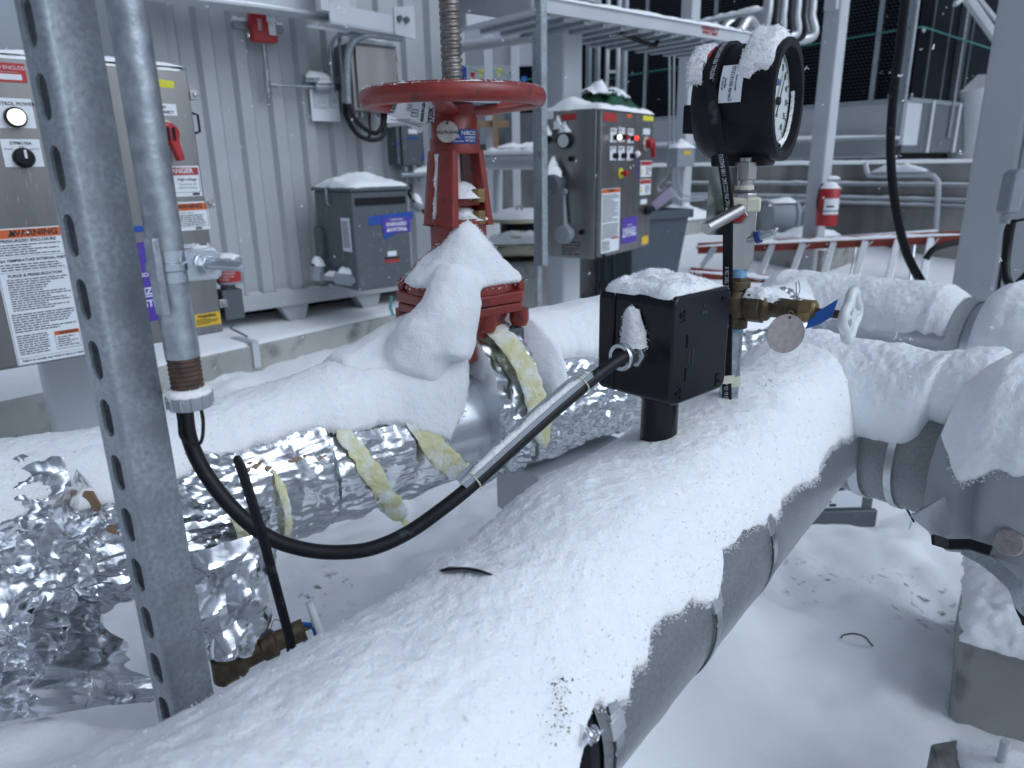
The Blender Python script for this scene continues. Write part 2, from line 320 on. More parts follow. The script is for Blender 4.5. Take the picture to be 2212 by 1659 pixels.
def snow_pad(mb, T, w, h, th, nx=40, ny=30, seed=0, over=.01, peak=None, pw=.5):
    # snow lying on a flat top: T frame, z up, spans w x h from the origin
    To = mb.T; mb.T = T
    def fn(a, b):
        x = lerp(-over, w + over, a); y = lerp(-over, h + over, b); q = T @ V((x, y, 0))
        ea = max(0, 1 - abs(2 * a - 1) ** 5) ** pw; eb = max(0, 1 - abs(2 * b - 1) ** 5) ** pw; e = ea * eb
        jx = fbm(q + V((seed, 0, 0)), 30, 3) * over * 1.1; jy = fbm(q + V((0, seed, 5)), 30, 3) * over * 1.1
        z = th * e * (1 + .45 * fbm(q + V((seed, 1, 2)), 6 / max(w, .1) * .6, 3)) + .12 * th * e * fbm(q, 60, 3)
        if peak: z += peak[2] * math.exp(-(((x - peak[0]) / peak[3]) ** 2 + ((y - peak[1]) / peak[3]) ** 2)) * min(1, e * 1.5)
        return (x + jx, y + jy, z - .004)
    mb.grid(nx, ny, fn); mb.T = To; return mb
def snow_line(mb, pts, w, h, seed=0, n=8):
    # ridge of snow lying along a pipe, rail or edge (pts on its top)
    pts = [V(p) for p in pts]; m = len(pts); vs = []
    for i, p in enumerate(pts):
        d = (pts[min(i + 1, m - 1)] - pts[max(i - 1, 0)]); d.z = 0; sd = V((d.y, -d.x, 0)).normalized()
        en = min(1, 4 * min(i, m - 1 - i) / max(1, m - 1)) ** .5; k = (1 + .5 * fbm(p + V((seed, 0, 0)), 9, 3)) * max(.15, en)
        for j in range(n + 1):
            f = math.pi * j / n; vs.append(p + sd * (math.cos(f) * w * .5 * (.8 + .2 * k)) + UP * (math.sin(f) ** .8 * h * k - (.002 if j in (0, n) else 0) - .004 * abs(math.cos(f))))
    w_ = n + 1; fs = [(i * w_ + j, i * w_ + j + 1, (i + 1) * w_ + j + 1, (i + 1) * w_ + j) for i in range(m - 1) for j in range(n)]
    return mb.add(vs, fs)
def seg(a, b, n=14): return [lerp(V(a), V(b), i / n) for i in range(n + 1)]
def cyl_hit(u, v, c, d, R):
    # where the sight line through a point of the picture meets a pipe: (distance along it, angle from its top)
    q = ray(u, v); o = CAM - c; qa = q - d * q.dot(d); oa = o - d * o.dot(d)
    A, B, C = qa.dot(qa), 2 * qa.dot(oa), oa.dot(oa) - R * R; disc = B * B - 4 * A * C
    t = (-B - math.sqrt(max(0, disc))) / (2 * A); p = CAM + q * t; s = (p - c).dot(d); r = p - c - d * s
    side = V((d.y, -d.x, 0)); return s, math.atan2(r.dot(side), r.z), p
# ================= setting: snowy ground =================
def gz(x, y): return .06 * ss(2, 6, y) + .26 * ss(7.4, 9.0, y) + .12 * ss(2.4, 3.4, y) * ss(.2, -.8, x) + .24 * math.exp(-(((x - .02) * .77 - (y - 1.02) * .64) / .17) ** 2) * ss(-.55, -.2, (x - .02) * .64 + (y - 1.02) * .77) * ss(1.1, .5, (x - .02) * .64 + (y - 1.02) * .77)  # last term banks snow up between the pipes, added to brighten that ground
def axis_pts(lo, hi, fine0, fine1, st, gr=1.22):
    a = list(np.arange(fine0, fine1, st)); x = fine1; k = st
    while x < hi: a.append(x); k *= gr; x += k
    a.append(hi); x = fine0; k = st; pre = []
    while x > lo: k *= gr; x -= k; pre.append(max(x, lo))
    return sorted(set(pre + a))
xs, ys = axis_pts(-220, 220, -1.9, 2.4, .028), axis_pts(-30, 260, .2, 3.6, .028); g = MB(); gv = []
for y in ys:
    for x in xs:
        p = V((x, y, 0)); far = 1 - ss(4, 9, abs(y) + abs(x) * .5)
        z = gz(x, y) + .030 * fbm(p, 1.3, 3) + far * (.028 * fbm(p, 4.5, 3) + .011 * fbm(p, 14, 3))
        tr = max(0, fbm(p + V((3, 1, 0)), 1.7, 2)) ; z -= far * .05 * min(1, tr) * max(0, fbm(p, 8, 2))
        gv.append((x, y, z))
w_ = len(xs); gf = [(j * w_ + i, j * w_ + i + 1, (j + 1) * w_ + i + 1, (j + 1) * w_ + i) for j in range(len(ys) - 1) for i in range(w_ - 1)]
g.raw(gv, gf); g.build('ground', M['ground'], kind='structure', label='trodden snow on the gravel ground of the plant yard')
# ================= front pipe A with aluminium jacket =================
dA = az(38.6); A0 = V((.312, .966, .713)); RA = .117
cA = lambda t: A0 + dA * t
sA = V((dA.y, -dA.x, 0))
def hA(u, v): return cyl_hit(u, v, A0, dA, RA)
t1, t2, t3 = hA(1335, 1600)[0], hA(1540, 1400)[0], hA(1672, 1190)[0]
tE = t1 - .022
pa = thing('jacketed_pipe', 'front insulated pipe in pebbled aluminium jacket, heaped with snow, with three metal straps', 'pipe', (A0.x, A0.y, .5))
def cylshell(c, d, R, s0, s1, ns, nf, amp=.0012, sc=14, dent=0):
    side = V((d.y, -d.x, 0)); mb = MB()
    def fn(a, b):
        f = a * 2 * math.pi; s = lerp(s0, s1, b); p = c + d * s + (side * math.sin(f) + UP * math.cos(f)) * R
        return c + d * s + (side * math.sin(f) + UP * math.cos(f)) * (R + amp * fbm(p, sc, 3))
    return mb.grid(nf, ns, fn)
ELB = .36
cuts = [tE + .012, t2, t3, ELB]
for i in range(3):
    mb = cylshell(A0, dA, RA + .0012 * (i % 2), cuts[i] - .012, cuts[i + 1] + .004, 30, 72); mb.build('jacket', M['stucco'], pa)
def ringstrap(c, d, s, R, w, t=.0011, f0=0, f1=2 * math.pi, n=60):
    side = V((d.y, -d.x, 0)); mb = MB(); pts = []
    vs = []
    for i in range(n + 1):
        f = lerp(f0, f1, i / n); r = side * math.sin(f) + UP * math.cos(f)
        for ds, dr in ((-w / 2, 0), (-w / 2, t), (w / 2, t), (w / 2, 0)): vs.append(c + d * (s + ds) + r * (R + dr))
    return mb.add(vs, [(i * 4 + k, i * 4 + (k + 1) % 4, i * 4 + 4 + (k + 1) % 4, i * 4 + 4 + k) for i in range(n) for k in range(4)])
def onA(t, f, r): return A0 + dA * t + (sA * math.sin(f) + UP * math.cos(f)) * r
for t, (u, v) in ((t1, (1352, 1540)), (t2, (1556, 1290)), (t3, (1684, 1115))):
    st = ringstrap(A0, dA, t, RA + .0018, .0135).build('strap', M['zinc'], pa)
    s_, f_, p_ = hA(u, v); rr = sA * math.sin(f_) + UP * math.cos(f_); tt = rr.cross(dA)
    mb = MB(fr(onA(t, f_, RA + .003), dA, -tt)); mb.cb((0, 0, .002), (.0105, .009, .0022)); mb.box((-.0075, .006, .003), (.0075, .026, .0042)); mb.cb((0, -.011, .0035), (.0085, .003, .0035))
    mb.build('seal', M['alum'], st, bevel=.0006)
    ringstrap(A0, dA, t - .0075, RA + .0008, .0016, .0012).build('seam_gap', M['ink'], pa)
mb = MB(); mb.lathe([(RA - .05, 0), (RA - .006, -.001), (RA - .003, .006), (RA - .006, .018)], onA(tE - .010, 0, 0), dA, 64); mb.build('foam_end', M['matblack'], pa)
mb = MB(); mb.lathe([(RA - .022, -.62), (RA - .022, 0)], onA(tE - .008, 0, 0), dA, 48); mb.build('inner_pipe', M['foil'], pa)
# elbow and branch
b1o = cA(ELB + .075); RB1 = .108
el = [cA(ELB - .01), cA(ELB + .02), cA(ELB + .055) + d2 * .012, cA(ELB + .075) + d2 * .05, b1o + d2 * .085]
sp = spline(el, 7); mb = MB(); mb.tube(sp, [lerp(RA + .002, RB1 + .001, i / (len(sp) - 1)) for i in range(len(sp))], 64); mb.build('elbow', M['smooth'], pa)
mb = cylshell(b1o, d2, RB1, .06, .32, 24, 64); mb.build('branch_jacket', M['stucco'], pa)
ringstrap(b1o, d2, .075, RB1 + .004, .03, .003).build('flashing', M['paintd'], pa)
ringstrap(b1o, d2, .135, RB1 + .0018, .019).build('strap', M['zinc'], pa)
ringstrap(b1o, d2, .195, RB1 + .0018, .012).build('strap', M['alum'], pa)
mb = MB(); q = onA(0, 0, 0); mb.cb((cA(-1.05).x, cA(-1.05).y, .28), (.05, .05, .30)); mb.build('pipe_leg', M['paintd'], pa)
mb = MB(); ic = b1o + d2 * .205 - UP * (RB1 + .002); ic += V((0, 0, 0)); mb.tube([ic + UP * .02 - d1 * .012, ic - UP * .012, ic - UP * .035, ic - UP * .047], [.0038, .003, .0034, .0006], 10); mb.build('icicle', M['ice'], pa)
mb = MB(); a_ = b1o + d2 * .185 - UP * (RB1 - .004); mb.tube([a_, a_ + d2 * .03 - UP * .03 + d1 * -.01], .0018, 8); mb.build('wire_end', M['matblack'], pa)
# grey insulation blanket on the branch valve
jk = thing('insulation_blanket', 'padded grey insulation blanket over the branch valve, snow on top and straps below', 'blanket', (b1o + d2 * .45).to_tuple())
RJ = .142
def jack(a, b):
    f = a * 2 * math.pi; s = lerp(.262, 1.2, b); sd = V((d2.y, -d2.x, 0)); dr = sd * math.sin(f) + UP * math.cos(f)
    puff = interp(s, [(.262, -.018), (.285, .0), (.31, -.004), (.325, -.022), (.345, .006), (.40, .016), (.55, .018), (.65, .012), (.8, .012)])
    p = b1o + d2 * s + dr * RJ; fold = .010 * fbm(p + V((0, 0, 3)), 9, 3) + .004 * fbm(p, 26, 3)
    sag = .012 * max(0, -math.cos(f)) ** 2
    return b1o + d2 * s + dr * (RJ + puff + fold + sag)
mb = MB(); mb.grid(96, 130, jack); mb.build('cover', M['jacket'], jk, 60)
mb = MB(); q0 = P(1975, 1118, (b1o + d2 * .30).y - .1)
for k, (uv0, uv1, uv2, uv3) in enumerate([((1966, 1112), (2040, 1070), (2054, 1150), (2026, 1162))]):
    yy = (b1o + d2 * .30).y - .085
    cs = [P(*uv0, yy), P(*uv1, yy - .012), P(*uv2, yy - .03), P(*uv3, yy - .012)]
    nn = (cs[1] - cs[0]).cross(cs[2] - cs[0]).normalized()
    def flap(a, b): p = lerp(lerp(cs[0], cs[1], a), lerp(cs[3], cs[2], a), b); return p + nn * (.012 * math.sin(a * 3.1) * math.sin(b * 3.1) + .006 * fbm(p, 18, 3))
    mb.grid(16, 14, flap); mb.grid(16, 14, lambda a, b: flap(a, b) - nn * .010, True)
mb.build('flap', M['jacket'], jk, 60)
yb = (b1o + d2 * .40).y - .10
mb = MB(); pts = [P(2015, 1165, yb), P(2050, 1176, yb), P(2095, 1176, yb - .02), P(2140, 1190, yb - .04)]; mb.strip(pts, .014, .006, V((.2, .6, .5))); mb.build('lining_edge', M['matblack'], jk)
kb = on(2183, 1172, b1o + d2 * .52 - d1 * .155, -d1); kT = fr(kb, d2, UP + d1 * .25)
mb = MB(kT); mb.lathe([(.0001, .010), (.004, .0102), (.0045, .0085), (.017, .0085), (.020, .006), (.021, .0)], (0, 0, 0), (0, 0, 1), 32); mb.build('snap_disc', M['tagm'], jk)
mb = MB(kT); mb.prism([(-.026, -.03), (.026, -.03), (.03, .026), (-.024, .026)], -.006, -.001); mb.build('webbing_tab', M['jacket'], jk, bevel=.002)
mb = MB(); mb.strip(spline([kb + kT.to_3x3() @ V(q) for q in ((-.06, -.035, -.02), (-.02, -.036, .006), (.02, -.055, .01), (.04, -.085, .0), (.10, -.10, -.02))], 5), .020, .003, V((.1, .3, 1))); mb.build('strap', M['galv'], jk)
mb = MB(); mb.strip(spline([kb + kT.to_3x3() @ V(q) for q in ((.035, -.080, -.01), (.045, -.095, -.01), (.05, -.110, -.02))], 4), .030, .005, d2); mb.build('strap_end', M['matblack'], jk)
# second branch hidden under snow: right of the far pipe
# ================= rear foil-wrapped pipe B =================
B0 = V((-.087, 1.289, .74)); RB = .112; cB = lambda s: B0 + d1 * s
def hB(u, v, R=None): return cyl_hit(u, v, B0, d1, R or RB)
def onB(s, f, r): return B0 + d1 * s + (d2 * math.sin(f) + UP * math.cos(f)) * r
pb = thing('foil_wrapped_pipe', 'rear pipe wrapped in torn shiny foil insulation, ending in the red gate valve', 'pipe', (B0.x, B0.y, .45))
def foilseg(s0, s1, R, amp, seed, ns, nf, sk=0.0, flare=0, ring=False):
    def fn(a, b):
        f = a * 2 * math.pi; s = lerp(s0, s1, b) + sk * math.cos(f - .6); p = onB(s, f, R) + V((seed, 0, 0))
        r1 = abs(fbm(V((s * .8 + seed, f * .16, p.z)), 5, 2)); r2 = abs(fbm(V((s * .6, f * .11, seed)), 32, 2)); r3 = fbm(V((s * 3, f * 1.2, seed)), 8, 3)
        e = min(b, 1 - b) * (s1 - s0)
        k = amp * (1.0 * r3 - .5 * r1) + crumple(s, f * R, int(seed)) * (.16 if seed == 1 else .045 if seed in (5, 9) else .07) + flare * math.exp(-e / .02)
        RR = R + (.062 * max(0, math.cos(f)) ** 1.4 if ring else 0)
        return onB(s, f, (.086 if ring else .103) if b in (0.0, 1.0) else RR + k)
    return MB().grid(nf, ns, fn)
wraps = [(-1.15, -.66, .124, .010, 1, 110), (-.67, -.462, .116, .009, 2, 40), (-.47, -.325, .112, .0032, 5, 46), (-.325, -.115, .110, .0030, 9, 56), (-.03, .068, .130, .006, 15, 40), (.085, .60, .124, .007, 19, 80), (.6, 1.25, .115, .006, 22, 60)]
for w in wraps: foilseg(*w[:5], int(w[5] * 1.4), 220, ring=w[4] == 15).build('foil_wrap', M['wrap'], pb, 50)
mb = cylshell(B0, d1, .108, -.14, .08, 10, 64); mb.build('bare_jacket', M['smooth'], pb)
mb = MB(); mb.lathe([(.085, -1.3), (.085, 1.2)], B0, d1, 40); mb.build('core_pipe', M['paintd'], pb)
# elbow of the far pipe and its branch with a metal ring
b2o = cB(1.26); mb = MB(); mb.tube(spline([cB(1.15), cB(1.2) + d2 * .02, b2o + d2 * .07, b2o + d2 * .2, b2o + d2 * 1.7], 6), .112, 48); mb.build('branch_jacket', M['smooth'], pb)
ringstrap(b2o, d2, .435, .114, .03, .008).build('flange_ring', M['stucco'], pb)
# brown paper backing torn at the foil seams
def ribbon(uvs, c, d, R, w, th, name, m, parent, rough=.004, nfz=0, lift=.002, flatk=.45):
    pts = []
    for q in uvs:
        if len(q) == 3: pts.append(V(q)); continue
        s, f, p = cyl_hit(*q, c, d, R); r = d2 * math.sin(f) + UP * math.cos(f); pts.append(p + r * lift)
    pts = spline(pts, 10); mb = MB(); nrm = []
    n = 14; vs = []; k_ = len(pts)
    for i, p in enumerate(pts):
        t = (pts[min(i + 1, k_ - 1)] - pts[max(i - 1, 0)]).normalized(); rel = p - c; r = (rel - d * rel.dot(d)).normalized(); x = t.cross(r).normalized()
        e = min(1, 5 * min(i, k_ - 1 - i) / k_ + .15)
        for j in range(n):
            a = 2 * math.pi * j / n; q = p + x * (math.cos(a) * w * e) + r * (math.sin(a) * th * .22 * e)
            q += (x * math.cos(a) + r * math.sin(a)) * (rough * fbm(q, 55, 3) + rough * .8 * fbm(q, 16, 2)); vs.append(q)
    mb.add(vs, [(i * n + j, i * n + (j + 1) % n, (i + 1) * n + (j + 1) % n, (i + 1) * n + j) for i in range(k_ - 1) for j in range(n)])
    if nfz: mb.fuzz(nfz * 2, .0013)
    return mb.build(name, m, parent, 80)
ribbon([(728, 905), (752, 950), (790, 1005), (835, 1070), (862, 1110), (886, 1142)], B0, d1, .1135, .015, .012, 'insulation_edge', M['glassf'], pb, nfz=500)
ribbon([(868, 872), (905, 920), (945, 975), (985, 1012), (1008, 1035)], B0, d1, .1135, .021, .013, 'insulation_edge', M['glassf'], pb, nfz=700)
ribbon([(588, 1010), (606, 1055), (621, 1105), (620, 1150), (606, 1185)], B0, d1, .116, .0055, .006, 'insulation_edge', M['glassf'], pb, .002, 150)
ribbon([(500, 1100), (522, 1150), (537, 1205), (536, 1262)], B0, d1, .122, .008, .007, 'insulation_edge', M['glassf'], pb, .003, 150)
ribbon([onB(lerp(.0, .085, t), lerp(-.1, 1.95, t), .128 + .062 * max(0, math.cos(lerp(-.1, 1.95, t))) ** 1.4 + .008) for t in (0, .17, .33, .5, .67, .83, 1)], B0, d1, .146, .026, .024, 'insulation_edge', M['glassf'], pb, nfz=900)
ribbon([(812, 1052), (836, 1088), (866, 1122)], B0, d1, .112, .014, .004, 'insulation_edge', M['glassf'], pb, .002, 100)
mb = MB(); rr_ = random.Random(4)
for uv in [(540, 1000), (552, 1006), (562, 998), (536, 1012), (625, 1000), (640, 992), (655, 985), (700, 985), (690, 990), (575, 1012)]:
    s, f, p = hB(*uv); r = d2 * math.sin(f) + UP * math.cos(f); t = r.cross(d1); q = p + r * .003
    k = [q + d1 * rr_.uniform(-.008, -.002), q + t * rr_.uniform(.001, .006), q + d1 * rr_.uniform(.002, .009), q - t * rr_.uniform(.002, .006)]; mb.raw([tuple(x) for x in k], [(0, 1, 2, 3)])
mb.build('torn_paper', M['wood'], pb, 0)
# foil-wrapped drain leg below the pipe
dl = thing('foil_drain_leg', 'foil-wrapped drain leg hanging under the rear pipe, ending above the bronze drain valve', 'pipe', onB(-.52, 2.4, .1))
dtop, dbot = D(470, 1130, .985), D(502, 1395, .985)
def drop(a, b):
    f = a * 2 * math.pi; p = lerp(dtop, dbot, b); r = interp(b, [(0, .070), (.35, .058), (.62, .056), (.9, .043), (1, .034)]); x = V((math.cos(f), math.sin(f), 0)); q = p + x * r
    return q + x * (.010 * fbm(V((f * 1.5, b * 2, 4)), 1.3, 2) + .16 * crumple(f * .05, b * .26, 44, 6, 10, 34))
MB().grid(70, 60, drop).build('foil_wrap', M['foil'], dl, 22)
ribbon([(533, 1210), (540, 1245), (541, 1290)], B0, d1, .115, .006, .004, 'insulation_edge', M['glassf'], dl, .002, 60)
# bronze drain valve with white wheel
vd = thing('drain_valve', 'bronze drain valve with blue tag and white wheel, low beside the foil drain leg', 'valve', D(500, 1460, .98))
a, b = D(492, 1432, .985), D(640, 1366, 1.02); ax = (b - a).normalized(); ln = (b - a).length
mb = MB(); mb.lathe([(.0001, -.018), (.023, -.018), (.024, .02), (.019, .024), (.0175, .045), (.020, .048), (.020, .066), (.0145, .069), (.013, .105), (.0155, .108), (.0155, ln - .01), (.0001, ln - .01)], a, ax, 20)
mb.cyl(a + UP * .02, a - UP * .022, .021, .022, 20); mb.cyl(D(505, 1395, .985), a, .016, None, 16); mb.build('body', M['brass'], vd)
mb = MB(); mb.cyl(b - ax * .012, b + ax * .028, .004, None, 12); mb.build('stem', M['brassy'], vd)
mb = MB(); mb.tube(spline([b + ax * .012 + UP * z + cr * x for x, z in ((-.008, .008), (.012, .004), (.014, -.018), (.0, -.022), (-.008, .008))], 6), .0035, 8, False); mb.build('tag', M['bluetag'], vd)
def clover(mb, o, ax, R, t, lobes=4, spoke=True):
    x, y = perp(ax); pts = []
    for i in range(64):
        f = 2 * math.pi * i / 64; r = R * (.86 + .14 * math.cos(lobes * f)); pts.append(o + x * (r * math.cos(f)) + y * (r * math.sin(f)))
    mb.tube(pts + [pts[0]], t, 10, False)
    mb.lathe([(.0001, -t * 1.2), (R * .30, -t * 1.2), (R * .32, t * .7), (.0001, t * .9)], o, ax, 20)
    for k in range(lobes):
        f = 2 * math.pi * k / lobes; e = o + (x * math.cos(f) + y * math.sin(f)) * R * .95; mb.tube([o, lerp(o, e, .6) , e], [t * .8, t * .62, t * .7], 8)
    return mb
mb = MB(); clover(mb, b + ax * .03, ax, .030, .0055); mb.build('handwheel', M['plastw'], vd)
mb = MB(); w0 = D(585, 1358, .99); mb.tube(spline([w0, w0 + V((.006, 0, .014)), w0 + V((.016, 0, .01)), w0 + V((.02, 0, -.01)), w0 + V((.024, 0, -.03))], 5), .0006, 6); mb.build('tag_wire', M['brassy'], vd)
# black strip standing out of the snow in front of the cable
hs = thing('black_strip', 'narrow black strip standing up out of the snow, crossing in front of the sagging cable', 'strip', D(628, 1400, .70))
mb = MB(); pts = [D(u, v, d_) for u, v, d_ in ((632, 1420, .71), (626, 1380, .70), (598, 1275, .675), (565, 1150, .655), (540, 1070, .65), (520, 1008, .645), (512, 990, .644), (510, 984, .644))]
vsz = [.0050] * 6 + [.0042, .002]; mb.tube(pts, vsz, 10, flat=.32, up=cr); mb.build('strip', M['rubber'], hs)
mb = MB(); [mb.tube([lerp(pts[i], pts[i + 1], 0) - cf * .0017 + cr * dx for i in range(7)], .0004, 5) for dx in (-.0014, .0014)]; mb.build('rib', M['black'], hs)
# crumpled foil sheet lying left of the strut
fs_ = MB(); yq = .86
tl, tr_, bl, br = D(-160, 1150, .78), D(262, 1100, .90), D(-160, 1590, .82), D(262, 1520, .90)
def sheet(a, b):
    p = lerp(lerp(tl, tr_, a), lerp(bl, br, a), b); nn = V((.25, -.75, .55)).normalized()
    r = .045 * fbm(p + V((2, 0, 0)), 4.5, 2)  + .42 * crumple(a * .32, b * .30, 31, 7, 7, 34)
    r += .05 * math.sin(b * 3) * (.5 + .5 * math.sin(a * 7 + b * 2)) * .7
    edge = V((0, 0, 1)) * (.02 * fbm(V((a * 4, 0, 0)), 3, 3) * (1 - b) ** 3) + cr * (.025 * fbm(V((0, b * 4, 0)), 2, 3) * a ** 6 - .035 * a ** 5 * math.sin(b * 5))
    tip = UP * (.055 * math.exp(-((a - .80) / .075) ** 2) * (1 - b) ** 4) - UP * (.05 * math.exp(-((a - .55) / .1) ** 2) * (1 - b) ** 4)
    return p + nn * r + edge + tip
fs_.grid(170, 170, sheet)
fo = fs_.build('foil_sheet', M['foil'], None, 20, label='large crumpled silver foil sheet fallen in the snow at the left, with torn edges', category='foil sheet')
mb = MB(fr(D(196, 1098, .885), cr + cu * .15, UP)); mb.prism([(-.016, .0), (.0, .024), (.010, .022), (.022, -.04), (.012, -.035)], -.001, .002)
mb.build('paper_scrap', M['wood'], None, 0, label='brown torn paper corner poking out of the snow above the foil sheet', category='paper')
# small foil scrap and rusty bits at the near pipe end
mb = MB(); bp_ = hA(1262, 1575); q = onA(bp_[0], bp_[1], RA + .004); T_ = fr(q, dA, sA); mb.T = T_
mb.grid(14, 14, lambda a, b: (lerp(-.014, .010, a), lerp(-.016, .010, b), .008 * fbm(V((a, b, 1)), 2.4, 3) + .004 * abs(fbm(V((a, b, 0)), 8, 2))))
mb.build('foil_scrap', M['foil'], None, 15, label='small torn foil scrap in the dirty snow at the near pipe end', category='foil scrap')
mb = MB(); rr_ = random.Random(3)
for k in range(150):
    u = 1215 + rr_.gauss(0, 16); v = rr_.choice([1350, 1480, 1500, 1545, 1560, 1590]) + rr_.gauss(0, 14); s, f, p = cyl_hit(u, v, A0, dA, RA + .014); x = .0005 + rr_.random() ** 2 * .0016
    mb.raw([tuple(p + V((rr_.gauss(0, 1), rr_.gauss(0, 1), rr_.gauss(0, 1))).normalized() * x) for _ in range(4)], [(0, 1, 2), (0, 2, 3), (0, 3, 1), (1, 3, 2)])
mb.build('rust_flakes', M['rust'], None, 0, label='brown rust flakes scattered in the snow near the pipe end', category='rust flakes', kind='stuff')
mb = MB(); lp = spline([cyl_hit(u, v, A0, dA, r_)[2] for u, v, r_ in ((938, 1228, .136), (965, 1223, .146), (1010, 1222, .1475), (1050, 1231, .146), (1082, 1246, .136))], 6)
mb.strip([p - UP * .003 for p in lp], .010, .002, V((.1, -.75, .4))); mb.build('dark_lip', M['matblack'], None, 60, label='dark curved metal lip showing through the snow on the front pipe', category='metal edge')
# ---------------- snow on pipe A ----------------
tr = [(1298, 1535), (1356, 1511), (1364, 1449), (1394, 1430), (1401, 1356), (1446, 1336), (1495, 1307), (1546, 1307), (1556, 1259), (1559, 1194), (1585, 1188), (1607, 1155), (1679, 1130), (1690, 1085), (1740, 1050), (1768, 1035), (1778, 985), (1800, 968), (1845, 945)]
eA = sorted([hA(*q)[:2] for q in tr]); eA = [(t1 - .60, 2.0), (t1 - .16, 1.8), (t1 - .075, 1.55), (t1 - .035, 1.15), (t1 - .012, min(1.1, eA[0][1]))] + eA
mb = MB()
snow_tube(mb, A0, dA, RA, -1.10, .52, lambda s: 1.85 + .2 * ss(-.4, -.8, s), lambda s: interp(s, eA), lambda s, f: interp(s, [(-1.1, .05), (-.85, .040), (-.75, .030), (-.6, .024), (-.5, .030), (-.3, .042), (-.1, .046), (.3, .046), (.5, .06)]) * lerp(1, .25, ss(.2, 1.2, f)), 420, 170, 1, .007, .05, .05, .4)
crust(mb, A0, dA, RA, t1 - .02, .40, lambda s: interp(s, eA), 3600, .0016, .030, 1, .05); mb.fuzz(30000, .0012); snow_obj(mb, 'snow', 'thick snow heaped along the front jacketed pipe')
mb = MB(); hB1 = lambda u, v: cyl_hit(u, v, b1o, d2, RB1)
snow_tube(mb, b1o, d2, RB1, -.13, .345, lambda s: 1.6, lambda s: interp(s, sorted([hB1(*q)[:2] for q in ((1852, 945), (1905, 955), (1950, 960), (1990, 935), (2005, 905))])), lambda s, f: .058 + .012 * math.exp(-(s / .08) ** 2) + .03 * ss(.18, .28, s) * ss(1.0, .4, f), 170, 110, 4, .009, .05, .05, .5, .45)
mb.fuzz(5000, .0013); snow_obj(mb, 'snow', 'snow mound on the elbow and branch at the end of the front pipe')
hJ = lambda u, v: cyl_hit(u, v, b1o, d2, RJ + .012)
mb = MB(); snow_tube(mb, b1o, d2, RJ + .008, .27, 1.22, lambda s: 1.5, lambda s: interp(s, sorted([hJ(*q)[:2] for q in ((2022, 900), (2040, 975), (2060, 1015), (2070, 1040), (2104, 1035), (2142, 1017), (2205, 1033), (2330, 1050))])), lambda s, f: .056 * lerp(1, .6, ss(.4, 1.2, f)), 280, 120, 8, .010, .07, .06, .4, .4)
crust(mb, b1o, d2, RJ + .012, .29, 1.1, lambda s: interp(s, sorted([hJ(*q)[:2] for q in ((2022, 900), (2040, 975), (2060, 1015), (2070, 1040), (2104, 1035), (2142, 1017), (2205, 1033), (2330, 1050))])), 2200, .002, .04, 8, .07); mb.fuzz(6000, .0013); snow_obj(mb, 'snow', 'snow mound on the grey insulation blanket at the right')
mb = MB()
def bank(a, b):
    x, y = lerp(-1.35, -.06, a), lerp(.05, .90, b); p = V((x, y, 0)); e = ss(.87, .70, y + .035 * fbm(p, 4, 2)) * ss(.0, .1, b) * ss(.0, .12, a)
    return V((x, y, -.08 + .64 * e + e * (.022 * fbm(p, 4, 3) + .008 * fbm(p, 14, 3) + .003 * fbm(p, 50, 3)) + .05 * ss(.62, .3, y) * e))
mb.grid(110, 80, bank); mb.fuzz(2500, .0012); snow_obj(mb, 'snow', 'snow bank beside the front pipe at the lower left, below the foil sheet')
# ---------------- snow on pipe B ----------------
trB = [(0, 1200), (90, 1175), (200, 1120), (280, 1150), (400, 1062), (440, 1052), (484, 1006), (557, 986), (572, 1030), (592, 1036), (606, 998), (618, 965), (671, 949), (712, 940), (750, 990), (800, 985), (815, 920), (840, 905), (868, 930), (905, 965), (960, 1010), (1015, 1004)]
eB = sorted([hB(*q)[:2] for q in trB] + [(-.085, 1.25), (-.06, .80), (-.03, .40), (0, .1)])
eB = [(s, sum(interp(s + o, eB) * w for o, w in ((-.05, .15), (-.025, .22), (0, .26), (.025, .22), (.05, .15)))) for s in [-1.2 + .015 * k for k in range(81)]]; mb = MB()
def thB(s, f):
    base = interp(s, [(-1.2, .03), (-.72, .028), (-.62, .022), (-.47, .018), (-.38, .026), (-.3, .038), (-.2, .052), (-.12, .078), (-.06, .100), (-.01, .062)])
    return lerp(base, .022, ss(.35, 1.1, abs(f)))
snow_tube(mb, B0, d1, RB, -1.2, -.005, lambda s: 1.5, lambda s: interp(s, eB) - .20, thB, 330, 120, 11, .006, .04, .05, .45)
crust(mb, B0, d1, RB, -.8, -.05, lambda s: interp(s, eB) - .20, 1500, .002, .04, 11, .04); mb.fuzz(9000, .0013); snow_obj(mb, 'snow', 'snow lying along the foil-wrapped rear pipe, left of the red valve')
mb = MB(); eC = [(.07, .5), (.085, 1.0), (.10, 1.4), (.125, 1.4), (.145, .70), (.22, .75), (.30, .95), (.5, 1.0), (1.3, 1.2)]
snow_tube(mb, B0, d1, .128, .068, 1.32, lambda s: 1.5, lambda s: interp(s, eC), lambda s, f: interp(s, [(.07, .045), (.12, .06), (.25, .055), (.42, .06), (.6, .02), (.8, -.012), (1.15, -.012), (1.26, .02)]), 300, 90, 17, .006, .05, .05, .5)
mb.fuzz(2500, .0013); snow_obj(mb, 'snow', 'snow on the rear pipe behind and right of the red valve')
mb = MB(); snow_tube(mb, b2o, d2, .112, -.12, .42, lambda s: 1.5, lambda s: 1.32 + .1 * math.sin(s * 30), lambda s, f: .036, 160, 90, 23, .008, .09, .05, .5)
mb.fuzz(3500, .002); snow_obj(mb, 'snow', 'snow on the far branch pipe in front of the big right column')
